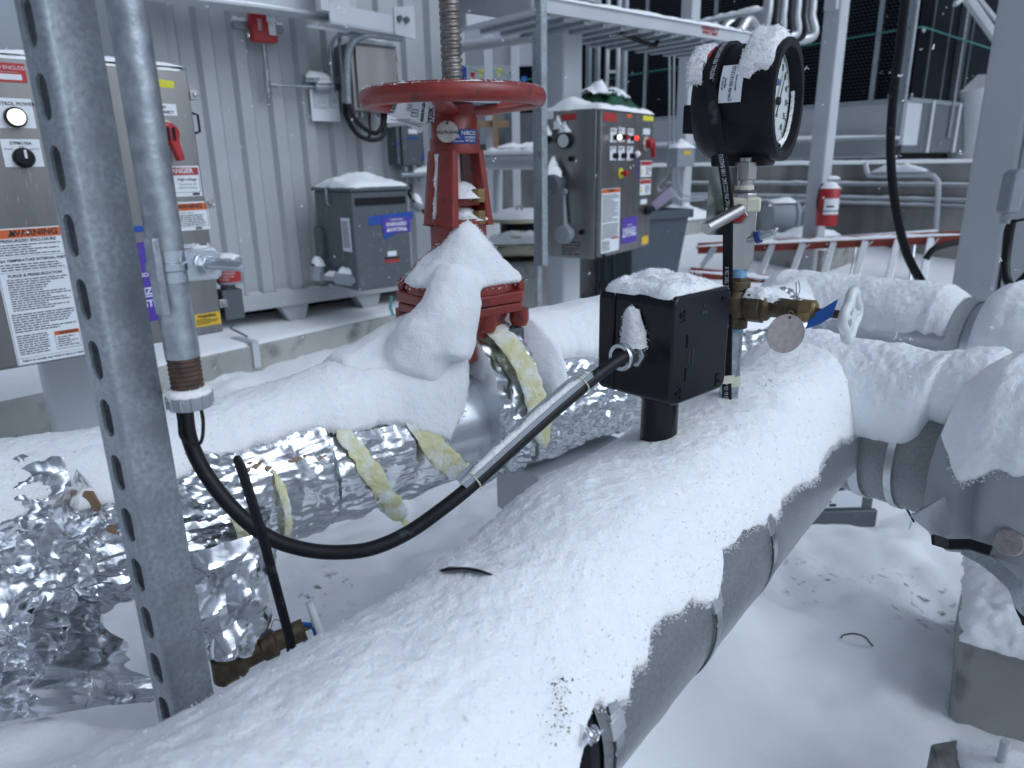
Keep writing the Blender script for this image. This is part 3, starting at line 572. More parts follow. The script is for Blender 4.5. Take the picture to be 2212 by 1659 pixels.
mb = MB(); snow_tube(mb, b2o, d2, .118, .47, 1.72, lambda s: 1.5, lambda s: 1.35, lambda s, f: .06, 240, 90, 29, .008, .07, .05, .5)
mb.fuzz(2500, .002); snow_obj(mb, 'snow', 'snow on the far branch pipe beyond the metal ring at the right edge')
# ---------------- pier under pipe B ----------------
pr = thing('pipe_support', 'grey steel pipe support with cross beam under the rear pipe', 'support', cB(.26) - UP * .74)
q = cB(.26); mb = MB(fr(V((q.x, q.y, 0)), d1, d2 * -1)); mb.box((-.14, -.07, .48), (.14, .07, .60)); mb.build('cross_beam', M['paint'], pr, bevel=.004)
mb = MB(fr(V((q.x, q.y, 0)), d1, d2 * -1)); mb.box((-.06, -.06, -.05), (.06, .06, .478)); mb.build('post', M['paint'], pr, bevel=.004)
# ================= galvanised slotted strut =================
e1, e2 = az(124), az(34); W_ = .0413
c0 = D(84, 0, .50); sc0 = c0 - e1 * W_ / 2 + e2 * W_ / 2
st = thing('slotted_strut', 'upright galvanised steel strut with oval slots, close at the left, its foot in snow', 'strut', (sc0.x, sc0.y, 0))
def sw(poly, z0, z1, T): mb = MB(T); n = len(poly); mb.add([(x, y, z0) for x, y in poly] + [(x, y, z1) for x, y in poly], [(k, (k + 1) % n, n + (k + 1) % n, n + k) for k in range(n)] + [tuple(range(n)), tuple(range(n, 2 * n))[::-1]]); return mb
T = Matrix.Identity(4)
for i in range(3): T[i][0], T[i][1], T[i][2] = e1[i], e2[i], UP[i]
T[0][3], T[1][3] = sc0.x, sc0.y
h = W_ / 2; t_ = .0027; R_ = .006
def arc(cx, cy, r, a0, a1, n=5): return [(cx + r * math.cos(lerp(a0, a1, i / n)), cy + r * math.sin(lerp(a0, a1, i / n))) for i in range(n + 1)]
def side(sg):
    # bend at the slotted back (y=-h), side wall, inturned lip with hook at the open front (y=+h)
    o = [(sg * (h - R_ - .002), -h)] + [(sg * (h - R_ + R_ * math.cos(a)), -h + R_ + R_ * math.sin(a)) for a in [math.radians(x) for x in (-90, -70, -50, -30, -10, 0)]]
    o += [(sg * h, h - .004), (sg * (h - .001), h - .001), (sg * (h - .004), h), (sg * (h - .0095), h), (sg * (h - .0095), h - .008)]
    i_ = [(sg * (h - .0095 + t_), h - .008), (sg * (h - .0095 + t_), h - t_ - .0005), (sg * (h - t_), h - t_), (sg * (h - t_), -h + R_), (sg * (h - R_ - .001), -h + t_), (sg * (h - R_ - .002), -h + t_)]
    return o + i_
for sg in (1, -1): sw(side(sg), -.02, 1.9, T).build('side_wall', M['galv'], st, 30)
mb = MB(T); xw = h - R_ - .0021; pit = .0508; z0 = c0.z - .0508 * 40 + .0135
sl_w, sl_h = .0084, .0168
v_first = vz(70, 48, sc0 - e2 * h)
z = v_first - pit * 30
def slot(zc):
    ca = math.atan2(xw, pit / 2); angs = sorted([2 * math.pi * i / 24 for i in range(24)] + [ca, math.pi - ca, math.pi + ca, 2 * math.pi - ca]); n = len(angs); out = []; ins = []
    for a in angs:
        a = math.pi / 2 - a; cx, cz = math.cos(a), math.sin(a); r = sl_w
        zz = (sl_h - sl_w) * (1 if cz > 1e-6 else -1 if cz < -1e-6 else 0) + r * cz; ins.append((r * cx, zc + zz))
        m = max(abs(cx) / xw, abs(cz) / (pit / 2)); out.append((cx / m, zc + cz / m))
    vs = [(x, -h, z) for x, z in out] + [(x, -h, z) for x, z in ins] + [(x, -h + t_, z) for x, z in ins] + [(x, -h + t_, z) for x, z in out]
    fs = []
    for k in range(n):
        j = (k + 1) % n
        for q in range(3): fs.append((q * n + k, q * n + j, (q + 1) * n + j, (q + 1) * n + k))
    mb.add(vs, fs)
k = 0
while z < 1.9: slot(z); z += pit
mb.build('slotted_back', M['galv'], st, 25)
# ================= conduit with threaded end and bushing =================
cd0 = D(272, 0, .515); cx_, cy_ = cd0.x, cd0.y; at = lambda z, dx=0, dy=0: V((cx_ + dx, cy_ + dy, z))
zb = vz(398, 848, cd0); zt = vz(398, 770, cd0); RC = .0136
cdt = thing('steel_conduit', 'upright galvanised conduit clamped to the slotted strut, its rusty threaded end in a grey bushing', 'conduit', at(zb))
mb = MB(); mb.lathe([(RC, zt - zb), (RC, 1.9 - zb)], at(zb), UP, 40); mb.build('tube', M['galv2'], cdt)
mb = MB(); pr_ = []; nt = 11
for i in range(nt * 2 + 1): pr_.append((RC - (.0002 if i % 2 else .0012), -.012 + i * (zt - zb + .012) / (nt * 2)))
mb.lathe(pr_, at(zb), UP, 40); mb.build('thread', M['rust'], cdt)
mb = MB(); mb.lathe([(.0105, -.013), (.0172, -.013), (.0180, -.010), (.0180, -.002), (.0170, .000), (.0130, .001)], at(zb), UP, 40)
for i in range(12): a = 2 * math.pi * i / 12; mb.cyl(at(zb - .012, .0178 * math.cos(a), .0178 * math.sin(a)), at(zb - .001, .0178 * math.cos(a), .0178 * math.sin(a)), .0016, None, 8)
mb.build('bushing', M['greyp'], cdt)
mb = MB(); mb.lathe([(.0182, -.0015), (.0176, .003), (.0135, .0045)], at(zb), UP, 40); mb.fuzz(260, .0011); snow_obj(mb, 'snow', 'thin snow ring on the bushing at the conduit end')
# clamp
zc = vz(382, 573, cd0); dv = V((-cx_, -cy_, 0)).normalized(); rt = V((-dv.y, dv.x, 0))
cl = thing('conduit_clamp', 'shiny zinc pipe clamp with long bolt holding the conduit to the strut', 'clamp', at(zc))
mb = MB(); vs = []; n = 36; hw = .0125
for i in range(n + 1):
    f = lerp(-.9, 1.15, i / n) * math.pi * .98 - math.pi * .05; r = rt * math.sin(f) + dv * math.cos(f)
    for dz, dr in ((-hw, .0002), (-hw, .0016), (-.004, .0016), (-.0028, .0034), (.0028, .0034), (.004, .0016), (hw, .0016), (hw, .0002)): vs.append(at(zc) + r * (RC + dr) + UP * dz)
mb.add(vs, [(i * 8 + k, i * 8 + (k + 1) % 8, i * 8 + 8 + (k + 1) % 8, i * 8 + 8 + k) for i in range(n) for k in range(8)]); mb.build('band', M['zinc'], cl)
ear = at(zc) + rt * (RC + .012) + dv * .004
for k in (-1, 1):
    mb = MB(fr(ear + dv * (.0045 * k), rt, UP)); mb.prism([(-.013, -hw), (.009, -hw), (.013, -hw + .004), (.013, hw - .004), (.009, hw), (-.013, hw)], -.0012, .0012); mb.build('ear', M['zinc'], cl, bevel=.0006)
bd = (dv * .8 + rt * .62).normalized()
b0 = ear + dv * .004; mb = MB(); x, y = perp(bd)
pr_ = []
for i in range(34): pr_.append((.0038 - (.0005 if i % 2 else 0), .002 + i * .0012))
mb.lathe([(.0001, -.016)] + [(.0036, -.016)] + pr_ + [(.003, .0435), (.0001, .0438)], b0, bd, 16); mb.build('bolt', M['zinc'], cl)
mb = MB(); mb.tube([b0 + bd * .001, b0 + bd * .0075], .0075, 6); mb.cyl(b0 + bd * -.0005, b0 + bd * .001, .0092, None, 20); mb.build('nut', M['zinc'], cl, bevel=.0006)
mb = MB(); bk = at(zc) - e2 * (RC + .004); T2 = fr(vz and V((bk.x, bk.y, zc - .004)), e1, UP); mb.T = T2; mb.cb((.012, -.002, 0), (.006, .030, .003)); mb.build('channel_lug', M['galv2'], cl, bevel=.001)
mb = MB(); mb.T = fr(ear + UP * hw, rt, dv * -1); mb.cb((0, 0, .001), (.006, .003, .001)); mb.fuzz(120, .0012); snow_obj(mb, 'snow', 'pinch of snow on the conduit clamp')
# ================= black cable =================
cab = [(401, 846, .672), (402, 905, .675), (415, 965, .680), (450, 1032, .685), (510, 1105, .690), (580, 1160, .692), (655, 1186, .695), (730, 1193, .70), (805, 1184, .705), (882, 1150, .715), (958, 1097, .725), (1020, 1047, .735), (1100, 975, .752), (1180, 903, .77), (1242, 850, .785), (1300, 803, .80), (1346, 772, .812), (1368, 762, .835)]
cb_ = thing('power_cable', 'thick black cable sagging from the conduit to the black junction box', 'cable', D(655, 1186, .695))
cpts = spline([D(*q) for q in cab], 10); cpts[0] = at(zb - .004); mb = MB(); mb.tube(cpts, .0073, 20); mb.build('sheath', M['rubber'], cb_, 80)
mb = MB(); s0_ = at(zb - .008, .010, -.004); mb.tube(spline([s0_, s0_ - UP * .02, s0_ + V((-.004, -.004, -.036)), s0_ + V((-.03, .02, -.040)), s0_ + V((-.045, .05, -.03)), s0_ + V((-.05, .06, .02))], 6), .0016, 8)
o = mb.build('thin_wire', M['matblack'], None, 80, label='thin black wire looping behind the thick cable below the conduit bushing', category='wire')
# stiffener channel tied to the cable
i0, i1 = 108, 146; cp = cpts[i0:i1 + 1]
sf = thing('cable_channel', 'short grey channel tied along the sagging black cable and filled with snow', 'channel', cp[len(cp) // 2])
mb = MB(); vs = []; m_ = len(cp)
upn = (cu * .75 - cf * .35 - cr * .45).normalized(); nprof = [(-.0075, .005), (-.0075, .0155), (-.0064, .0155), (-.0062, .0074), (.0062, .0074), (.0064, .0105), (.0075, .0105), (.0075, .005)]
for i, p in enumerate(cp):
    d = (cp[min(i + 1, m_ - 1)] - cp[max(i - 1, 0)]).normalized(); u_ = (upn - d * upn.dot(d)).normalized(); s_ = d.cross(u_)
    vs += [p + s_ * a + u_ * b for a, b in nprof]
npf = len(nprof); mb.add(vs, [(i * npf + k, i * npf + (k + 1) % npf, (i + 1) * npf + (k + 1) % npf, (i + 1) * npf + k) for i in range(m_ - 1) for k in range(npf)] + [tuple(range(npf)), tuple(range((m_ - 1) * npf, m_ * npf))]); mb.build('channel', M['greyp'], sf)
for i in (3, m_ - 4):
    p = cp[i]; d = (cp[i + 1] - cp[i]).normalized(); u_ = (upn - d * upn.dot(d)).normalized(); s_ = d.cross(u_)
    mb = MB(); mb.tube([p + u_ * (.0085 * math.sin(f) + .003) + s_ * .0112 * math.cos(f) for f in [k * math.pi / 10 for k in range(21)]], .0008, 6, False); mb.tube([p - u_ * .006, p - u_ * .012 + cr * .002, p - u_ * .02], .0006, 6); mb.build('tie', M['cream'], sf)
mb = MB(); vs = []
for i, p in enumerate(cp):
    d = (cp[min(i + 1, m_ - 1)] - cp[max(i - 1, 0)]).normalized(); u_ = (upn - d * upn.dot(d)).normalized(); s_ = d.cross(u_); k = min(1, 6 * min(i, m_ - 1 - i) / m_)
    for j in range(7):
        f = j / 6 * math.pi; vs.append(p + s_ * (-.0061 * math.cos(f)) + u_ * (.0086 + k * math.sin(f) * (.0060 + .003 * fbm(p + V((j, 0, 0)) * .01, 70, 3))))
mb.add(vs, [(i * 7 + j, i * 7 + j + 1, i * 7 + 8 + j, i * 7 + 7 + j) for i in range(m_ - 1) for j in range(6)]); mb.fuzz(700, .0011); snow_obj(mb, 'snow', 'snow filling the short channel on the cable')
# ================= black junction box on its stand =================
Nx = V((.181, .774, .929)); eL, eR = az(-42), az(48); BW, BD, BH = .110, .116, .128
jb = thing('junction_box', 'glossy black junction box on a round stand with a cable gland and snow on top', 'junction box', (.187, .852, .84))
T = fr(Nx, eR, UP)  # x right along the lid face, y up, z towards the viewer (-eL)
def rrect(w, h_, r, n=5):
    p = []
    for cx, cy, a in ((w - r, r, -90), (w - r, h_ - r, 0), (r, h_ - r, 90), (r, r, 180)):
        p += [(cx + r * math.cos(math.radians(a + 90 * i / n)), cy + r * math.sin(math.radians(a + 90 * i / n))) for i in range(n + 1)]
    return p
mb = MB(T); mb.prism(rrect(BD, BH, .012), -BW + .026, .0); mb.build('body', M['black'], jb, bevel=.0025)
mb = MB(T); mb.prism([(x * 1.0, y) for x, y in rrect(BD, BH, .012)], -BW, -BW + .0252); mb.build('lid', M['black'], jb, bevel=.003)
mb = MB(T); z_ = .0004
for x0, y0, x1, y1 in ((.013, .098, .021, .0995), (.0195, .098, .021, .112), (.013, .022, .021, .0235), (.0195, .006, .021, .022), (.028, .066, .0295, .082), (.028, .026, .0295, .042), (.094, .020, .102, .0215), (.094, .006, .0955, .021), (.094, .109, .102, .1105)): rect(mb, x0, y0, x1, y1, .0011)
mb.build('moulded_line', M['matblack'], jb, 0)
mb = MB(T); put_text(mb, '52 mm', .0335, .056, .0055, rot=math.pi / 2, z=.0010); put_text(mb, '6.28 NAPM', .041, .054, .0050, rot=math.pi / 2, z=.0010); put_text(mb, 'IP66', .060, .104, .006, z=.0010); put_text(mb, 'Ex e', .062, .112, .005, z=.0010); mb.build('lettering', mat('moulded_letters', (.055, .058, .065), .5), jb, 0)
mb = MB(T)
for x, y in ((.016, .106), (.015, .014), (.099, .012), (.1, .115)): mb = MB(T); mb.lathe([(.0032, 0), (.0032, .0016), (.0018, .0016), (.0016, .0005), (.0001, .0005)], (x, y, 0), (0, 0, 1), 14); mb.build('screw', M['matblack'], jb)
mb = MB(T); zc2 = -BW / 2 + .0; mb.T = Matrix.Identity(4); sb = V((.187, .852, 0))
mb.lathe([(.0235, .80), (.0235, .917), (.0275, .919), (.0275, .927), (.025, .930)], (sb.x, sb.y, 0), UP, 40); mb.build('stand', M['black'], jb)
# gland on the left face (normal -eR)
gc = on(1374, 762, Nx, -eR); gd = -eR; go = gc
gl = MB(); gl.tube([go, go + gd * .007], .0165, 6); gl.lathe([(.0125, .007), (.0125, .017), (.0135, .0175), (.0135, .0205), (.0158, .021), (.0165, .023), (.0165, .029), (.0155, .031), (.0112, .031), (.0105, .027)], go, gd, 36)
gland = gl.build('cable_gland', M['zinc'], jb, bevel=.0005)
mb = MB(); mb.lathe([(.0112, .0295), (.0095, .0305), (.0072, .0325), (.0070, .034)], go, gd, 30); mb.build('seal', M['matblack'], gland)
mb = MB(T); sn = snow_pad(mb, fr(Nx + UP * BH - eR * -.0 + eL * .0, eR, eL), BD, BW, .014, 70, 70, 3, -.003, (.06, .06, .006, .04), .5); mb.fuzz(2000, .0012, .0004); snow_obj(mb, 'snow', 'thin layer of crusty snow on top of the black junction box')
mb = MB(); q = go + gd * .012 + UP * .014
def gsn(a, b):
    f = a * math.pi; r = interp(b, [(0, .016), (.35, .015), (.7, .011), (.93, .006), (1, .001)]); w = lerp(.001, .019, 1 - b * .6)
    p = go + gd * (.002 + w * math.sin(f)) - eL * (r * math.cos(f) - .0035 * b) * 1.1 + UP * (.010 + .046 * b)
    return p + V((1, .5, 1)).normalized() * (.0035 * fbm(p, 60, 3))
mb.grid(26, 30, gsn); mb.fuzz(900, .0014); snow_obj(mb, 'snow', 'lump of snow clinging above the cable gland on the black box')
# ================= pressure gauge assembly =================
ga = az(125); gx = V((-ga.y, ga.x, 0)); gF = D(1697, 217, .90); GR = .0715
gg = thing('pressure_gauge', 'large round black pressure gauge with white dial turned to the right, snow on its top', 'gauge', gF - ga * .05)
Tg = fr(gF, gx, UP)
mb = MB(); mb.lathe([(.0001, -.102), (.060, -.102), (.067, -.095), (.0710, -.086), (.0710, -.012), (.0725, -.008), (.0733, -.004), (.0733, .002), (.0724, .0045), (.0655, .0052), (.0625, .0040), (.0615, -.010), (.0605, -.013), (.0001, -.013)], gF, ga, 80); mb.build('case', M['matblack'], gg, 30)
mb = MB(); mb.T = fr(gF - ga * .10 - UP * .018, gx, UP); mb.prism([(-.030, -.018), (.03, -.018), (.03, .018), (-.03, .018)], -.024, .004); mb.build('back_plug', M['matblack'], gg, bevel=.002)
mb = MB(Tg); mb.box((-.024, -.079, -.085), (.024, -.052, -.012)); mb.build('case_foot', M['matblack'], gg, bevel=.004)
mb = MB(); mb.lathe([(.0001, -.0115), (.0600, -.0115), (.0602, -.0125)], gF, ga, 64); dial = mb.build('dial', M['dialw'], gg)
mb = MB(Tg); zz = -.0110
def polar(r, th): return (r * math.sin(th), r * math.cos(th))
for i in range(0, 121):
    th = math.radians(-135 + 270 * i / 120); r0 = .0505 if i % 10 == 0 else (.0525 if i % 5 == 0 else .0540); w = .0008 if i % 10 == 0 else .0003
    a, b = polar(r0, th), polar(.0575, th); nx, ny = math.cos(th) * w, -math.sin(th) * w
    mb.add([(a[0] - nx, a[1] - ny, zz), (a[0] + nx, a[1] + ny, zz), (b[0] + nx, b[1] + ny, zz), (b[0] - nx, b[1] - ny, zz)], [(0, 3, 2, 1), (0, 1, 2, 3)][:1])
for i, tx in enumerate(['0', '5', '10', '15', '20', '25', '30', '35', '40', '45', '50', '55', '60']):
    th = math.radians(-135 + 270 * i / 12); x, y = polar(.0435, th); put_text(mb, tx, x, y, .0105, bold=.0002, z=zz)
put_text(mb, 'psi', .0, -.030, .007, z=zz); put_text(mb, 'DURAGAUGE', 0, -.017, .0042, z=zz); mb.build('scale', M['ink'], dial, 0)
mb = MB(Tg); put_text(mb, 'ASH', 0, .022, .011, bold=.0003, z=zz); rect(mb, -.012, -.050, .006, -.042, zz + .0002); mb.build('blue_mark', M['blue'], dial, 0)
mb = MB(Tg); th = math.radians(28); dx, dy = math.sin(th), math.cos(th); zn = -.0075
mb.add([(-dx * .022 - dy * .0028, -dy * .022 + dx * .0028, zn), (-dx * .022 + dy * .0028, -dy * .022 - dx * .0028, zn), (dx * .012 + dy * .0022, dy * .012 - dx * .0022, zn), (dx * .04 + dy * .002, dy * .04 - dx * .002, zn), (dx * .04 - dy * .002, dy * .04 + dx * .002, zn), (dx * .012 - dy * .0022, dy * .012 + dx * .0022, zn)], [(0, 1, 2, 3, 4, 5)])
th = math.radians(207); dx, dy = math.sin(th), math.cos(th)
mb.add([(dx * .006 - dy * .001, dy * .006 + dx * .001, zn), (dx * .006 + dy * .001, dy * .006 - dx * .001, zn), (dx * .050, dy * .050, zn)], [(0, 1, 2)]); mb.lathe([(.005, -.0105), (.005, -.0065), (.0001, -.006)], (0, 0, 0), (0, 0, 1), 20); mb.build('pointer', M['ink'], gg)
# certificate sticker wrapped on the case side facing the viewer, red/blue tape at back
def onG(th, d, r=.0718): return gF - ga * d + (gx * math.sin(th) + UP * math.cos(th)) * r
def patch(th0, th1, d0, d1_, m, name, r=.0721, par=gg, n=14):
    mb = MB(); mb.grid(n, 4, lambda a, b: onG(lerp(th0, th1, a), lerp(d0, d1_, b), r)); return mb.build(name, m, par, 60)
pt = patch(-1.62, -.98, .034, .062, M['white'], 'certificate_sticker')
mb = MB()
for tx, dd, sz in (('Cert# 0015157D', .048, .0062), ('Made to order', .042, .0032), ('calibrated', .055, .0032), ('Ref 2210 / 60', .0585, .0030)):
    vs, fs = textmesh(tx, sz, bold=.0001); mb.add([onG(-1.30 + x / .0722, dd - y, .0725) for x, y, _ in vs], fs)
mb.build('lettering', M['ink'], pt, 0)
patch(-.75, -.35, .084, .099, M['labred'], 'red_tape', .0722); patch(-.33, .1, .082, .1, mat('blue_ribbon', (.10, .16, .42), .5), 'blue_tape', .0722)
def gsnow(a, b, th0, th1, d0, d1_, t):
    th = lerp(th0, th1, a); d = lerp(d0, d1_, b); e = (max(0, 1 - abs(2 * a - 1) ** 2.4) * max(0, 1 - abs(2 * b - 1) ** 4)) ** .6; p = onG(th, d)
    j = fbm(p, 40, 3); return onG(th + .13 * j, d + .004 * j, .0705 + (t * (1 + .4 * fbm(p, 22, 3)) + .004 * j) * e * max(.15, math.cos(th * .9)) + .001)
mb = MB(); mb.grid(60, 30, lambda a, b: gsnow(a, b, -1.15, .75, .002, .044, .013)); mb.fuzz(1800, .0013); snow_obj(mb, 'snow', 'clump of snow on top of the black gauge case')
mb = MB(); mb.grid(40, 16, lambda a, b: gsnow(a, b, -1.25, -.1, .088, .107, .005)); mb.fuzz(1100, .0015); snow_obj(mb, 'snow', 'crust of snow on the back edge of the gauge behind the black strip')
mb = MB(); vs = []
for k in range(60):
    th = math.radians(lerp(75, 165, k / 59)); w = .0035 + .002 * fbm(V((k * .1, 0, 0)), 3, 3) + .007 * ss(130, 160, math.degrees(th))
    for j in range(6): f = j / 5; vs.append(Tg @ V((math.sin(th) * (.0615 - w * f), math.cos(th) * (.0615 - w * f), -.0105 + .006 * math.sin(math.pi * (f * .8 + .1)))))
mb.add(vs, [(i * 6 + j, i * 6 + j + 1, i * 6 + 7 + j, i * 6 + 6 + j) for i in range(59) for j in range(5)]); mb.fuzz(200, .0008); snow_obj(mb, 'snow', 'snow packed inside the lower right rim of the gauge dial')
# printed black heating strip over the gauge and down the riser
sx_, sy_ = .310, .966; at2 = lambda z, dx=0, dy=0: V((sx_ + dx, sy_ + dy, z))
ht = thing('heating_strip', 'black printed heating strip wrapped over the gauge and taped down along the riser', 'strip', at2(.9))
cBk = gF - ga * .072; pth = []
for i in range(22): th = math.radians(lerp(60, -80, i / 21)); pth.append(cBk + (gx * math.sin(th) + UP * math.cos(th)) * (.0735))
p_ = D(1574, 440, .925); pth += [D(1562, 352, .893), p_]
for v in (480, 560, 640, 720, 800, 860, 884): pth.append(D(lerp(1573, 1570, (v - 440) / 440), v, .925 + .085 * (v - 440) / 440))
pth = spline(pth[::-1], 6)   # from the bottom upwards
mb = MB(); mb.strip(pth, .0125, .0042, ga); hstrip = mb.build('strip', M['rubber'], ht, 50)
cum = [0]
for i in range(1, len(pth)): cum.append(cum[-1] + (pth[i] - pth[i - 1]).length)
def onstrip(s, w):
    s = min(max(s, 0), cum[-1] - 1e-5); i = max(0, int(np.searchsorted(cum, s)) - 1); t = (s - cum[i]) / max(1e-9, cum[i + 1] - cum[i]); p = lerp(pth[i], pth[i + 1], t)
    d = (pth[min(i + 2, len(pth) - 1)] - pth[max(i - 1, 0)]).normalized(); x = (ga - d * ga.dot(d)).normalized(); nrm = d.cross(x)
    if nrm.dot(CAM - p) < 0: nrm = -nrm
    return p + x * (-w) + nrm * .0026
mb = MB()
for tx, s0 in (('AQ2060 Ex 1Ex e IIC', .004), ('1Ex mb IIC T6 Gb X Ex tb IIIC T80C Db X', .118), ('Ta -60C...+56C IP66 CCC EAC 1180 BAS21U', .262), ('INSTALL PER RAYCHEM INSTRUCTIONS REDWOOD CITY, CA MADE IN USA 2024  7396096A   346 B', .447)):
    vs, fs = textmesh(tx, .0078, 'LEFT', sx=.62); mb.add([onstrip(s0 + x, y) for x, y, _ in vs], fs)
mb.build('lettering', M['wink'], ht, 0)
# manifold valve (stainless), T handles, tape
mv = thing('manifold_valve', 'stainless block valve under the gauge with two T-bar handles and cream tape', 'valve', at2(1.06))
zz = lambda v: vz(1603, v, (sx_, sy_))
mb = MB(); mb.lathe([(.0085, zz(400)), (.0085, zz(340))], (sx_, sy_, 0), UP, 24); mb.tube([at2(zz(388)), at2(zz(350))], .0145, 6); mb.lathe([(.0115, zz(403)), (.0115, zz(388))], (sx_, sy_, 0), UP, 24); mb.build('gauge_nut', M['steel'], mv, bevel=.0008)
mb = MB(); mb.lathe([(.0125, zz(411)), (.0125, zz(400))], (sx_, sy_, 0), UP, 24); mb.build('thread_tape', M['cream'], mv)
Tm = fr(at2(0), az(100), UP); hb = .0165
mb = MB(Matrix.Identity(4)); mb.lathe([(.0001, zz(455)), (.019, zz(455)), (.019, zz(418)), (.012, zz(408)), (.0001, zz(408))], (sx_, sy_, 0), UP, 8); mb.build('bonnet', M['steel'], mv, 20, .0008)
mb = MB(Tm); za, zb_ = zz(582), zz(450)
mb.add([(-.011, za, -.011), (.011, za, -.011), (.011, za, .011), (-.011, za, .011), (-.0165, za + .016, -.0165), (.0165, za + .016, -.0165), (.0165, za + .016, .0165), (-.0165, za + .016, .0165), (-.0165, zb_, -.0165), (.0165, zb_, -.0165), (.0165, zb_, .0165), (-.0165, zb_, .0165)], [(3, 2, 1, 0), (0, 1, 5, 4), (1, 2, 6, 5), (2, 3, 7, 6), (3, 0, 4, 7), (4, 5, 9, 8), (5, 6, 10, 9), (6, 7, 11, 10), (7, 4, 8, 11), (8, 9, 10, 11)]); mb.build('block', M['steel'], mv, 20, .0012)
mb = MB(Tm); za, zb_ = zz(457), zz(425); mb.box((-.0245, za, -.0185), (.0205, zb_, .0185)); mb.build('tape', M['cream'], mv, bevel=.003)
hd_ = (D(1600, 452, .915) - D(1524, 494, .885)); ha, hb_ = D(1524, 494, .885), D(1600, 452, .915)
mb = MB(); mb.cyl(ha, hb_, .0078, None, 24); hc = lerp(ha, hb_, .80); mb.cyl(hc, at2(zz(470)), .0055, None, 16); h1 = mb.build('handle', M['steel'], mv, 30, .0008)
mb = MB(); k = lerp(hc, at2(zz(470)), .35); kd = (at2(zz(470)) - hc).normalized(); mb.lathe([(.0001, 0), (.0095, 0), (.0095, .006), (.0001, .006)], k, kd, 20); mb.build('red_ring', M['redpl'], h1)
mb = MB(); k = lerp(hc, at2(zz(470)), .55); mb.lathe([(.0001, 0), (.012, 0), (.012, .012), (.0001, .012)], k, kd, 6); mb.build('hex_nut', M['steel'], h1, 20, .0008)
ha, hb_ = D(1636, 513, .93), D(1672, 503, .915); mb = MB(); mb.cyl(D(1615, 519, .94), hb_, .0052, None, 20); mb.cyl(hb_ + UP * .002, hb_ + (hb_ - ha).normalized() * .0025, .0062, None, 20); h2 = mb.build('handle', M['alum'], mv, 30, .0006)
mb = MB(); mb.lathe([(.0001, -.002), (.008, -.002), (.008, .004), (.0001, .004)], ha, (hb_ - ha), 20); mb.build('blue_ring', M['bluep'], h2)
# thin metal plate behind the riser
pc = D(1550, 425, .945); mb = MB(fr(pc, cr, UP)); mb.prism(rrect(.042, .088, .006), -.0006, .0006); mb.v = [tuple(V(p) - cr * .014 - UP * .05) for p in mb.v]
mb.build('hanging_plate', M['plate'], None, label='thin rectangular metal plate behind the black strip below the gauge', category='plate', bevel=0)
# riser pipe with tapes
rp = thing('riser_pipe', 'steel riser pipe standing on the front jacketed pipe, carrying bronze valve and gauge', 'pipe', at2(.80))
mb = MB(); mb.lathe([(.0133, .78), (.0133, zz(716))], (sx_, sy_, 0), UP, 28); mb.build('lower_tube', M['galv2'], rp)
mb = MB(); mb.lathe([(.0128, zz(716)), (.0128, zz(700))], (sx_, sy_, 0), UP, 24); mb.build('thread_tape', M['pale'], rp)
mb = MB(); mb.lathe([(.0115, zz(600)), (.0125, zz(598)), (.0125, zz(580)), (.0115, zz(578))], (sx_, sy_, 0), UP, 24); mb.build('thread_tape', M['pale'], rp)
mb = MB(); mb.lathe([(.0152, zz(832)), (.0158, zz(826)), (.0155, zz(812)), (.0152, zz(810))], (sx_, sy_, 0), UP, 24); mb.strip([D(1548, 820, .985), D(1562, 821, .975), D(1585, 819, .985)], .011, .002, UP); mb.build('tape', M['cream'], rp)
mb = MB(); q = at2(.0) ; fq = D(1600, 918, .985); mb.T = fr(fq, cr, cu); mb.grid(14, 10, lambda a, b: (lerp(-.020, .022, a), lerp(-.010, .012, b), .006 * fbm(V((a, b, 2)), 3, 3) + .004 * math.sin(a * 9))); mb.build('torn_jacket', M['stucco'], rp, 20)
# bronze globe valve branching right
bv_ = thing('globe_valve', 'bronze tee and globe valve on the riser with white clover handwheel', 'valve', at2(zz(655)))
axv = az(131); zc = zz(655); c_ = at2(zc)
mb = MB(); mb.lathe([(.0145, -.034), (.018, -.034), (.018, -.020), (.0165, -.018), (.0215, -.008), (.0215, .010), (.0165, .018), (.018, .020), (.018, .031), (.0145, .032)], c_, UP, 24)
mb.lathe([(.016, 0), (.016, .018), (.0195, .020)], c_, axv, 24); mb.tube([c_ + axv * .020, c_ + axv * .040], .0235, 8); mb.lathe([(.0195, .040), (.0195, .046), (.0135, .050), (.0128, .088), (.0001, .088)], c_, axv, 24)
mb.tube([at2(zz(612)), at2(zz(598))], .0155, 6); mb.build('body', M['brass'], bv_, 30, .0008)
mb = MB(); mb.tube([c_ + axv * .088, c_ + axv * .106], .0158, 6); mb.lathe([(.014, .106), (.0105, .109), (.0001, .109)], c_, axv, 24); mb.build('packing_nut', M['brassy'], bv_, 30, .001)
mb = MB(); mb.cyl(c_ + axv * .10, c_ + axv * .152, .0052, None, 14); mb.build('stem', M['rust'], bv_)
mb = MB(); clover(mb, c_ + axv * .150, axv, .031, .0062, 4); mb.build('handwheel', M['plastw'], bv_)
mb = MB(); q = c_ + axv * .148; bl0 = D(1735, 706, (q - CAM).dot(cf) - .01)
oc = [D(1740, 710, .90), D(1748, 684, .91), D(1810, 646, .89), D(1798, 682, .885), D(1774, 698, .89)]
nn = (oc[1] - oc[0]).cross(oc[3] - oc[0]).normalized(); mb.raw([tuple(p) for p in oc] + [tuple(p + nn * .0008) for p in oc], [(0, 1, 2, 3, 4), (9, 8, 7, 6, 5)] + [(i, (i + 1) % 5, 5 + (i + 1) % 5, 5 + i) for i in range(5)]); mb.build('blue_tag', M['bluetag'], bv_, 0)
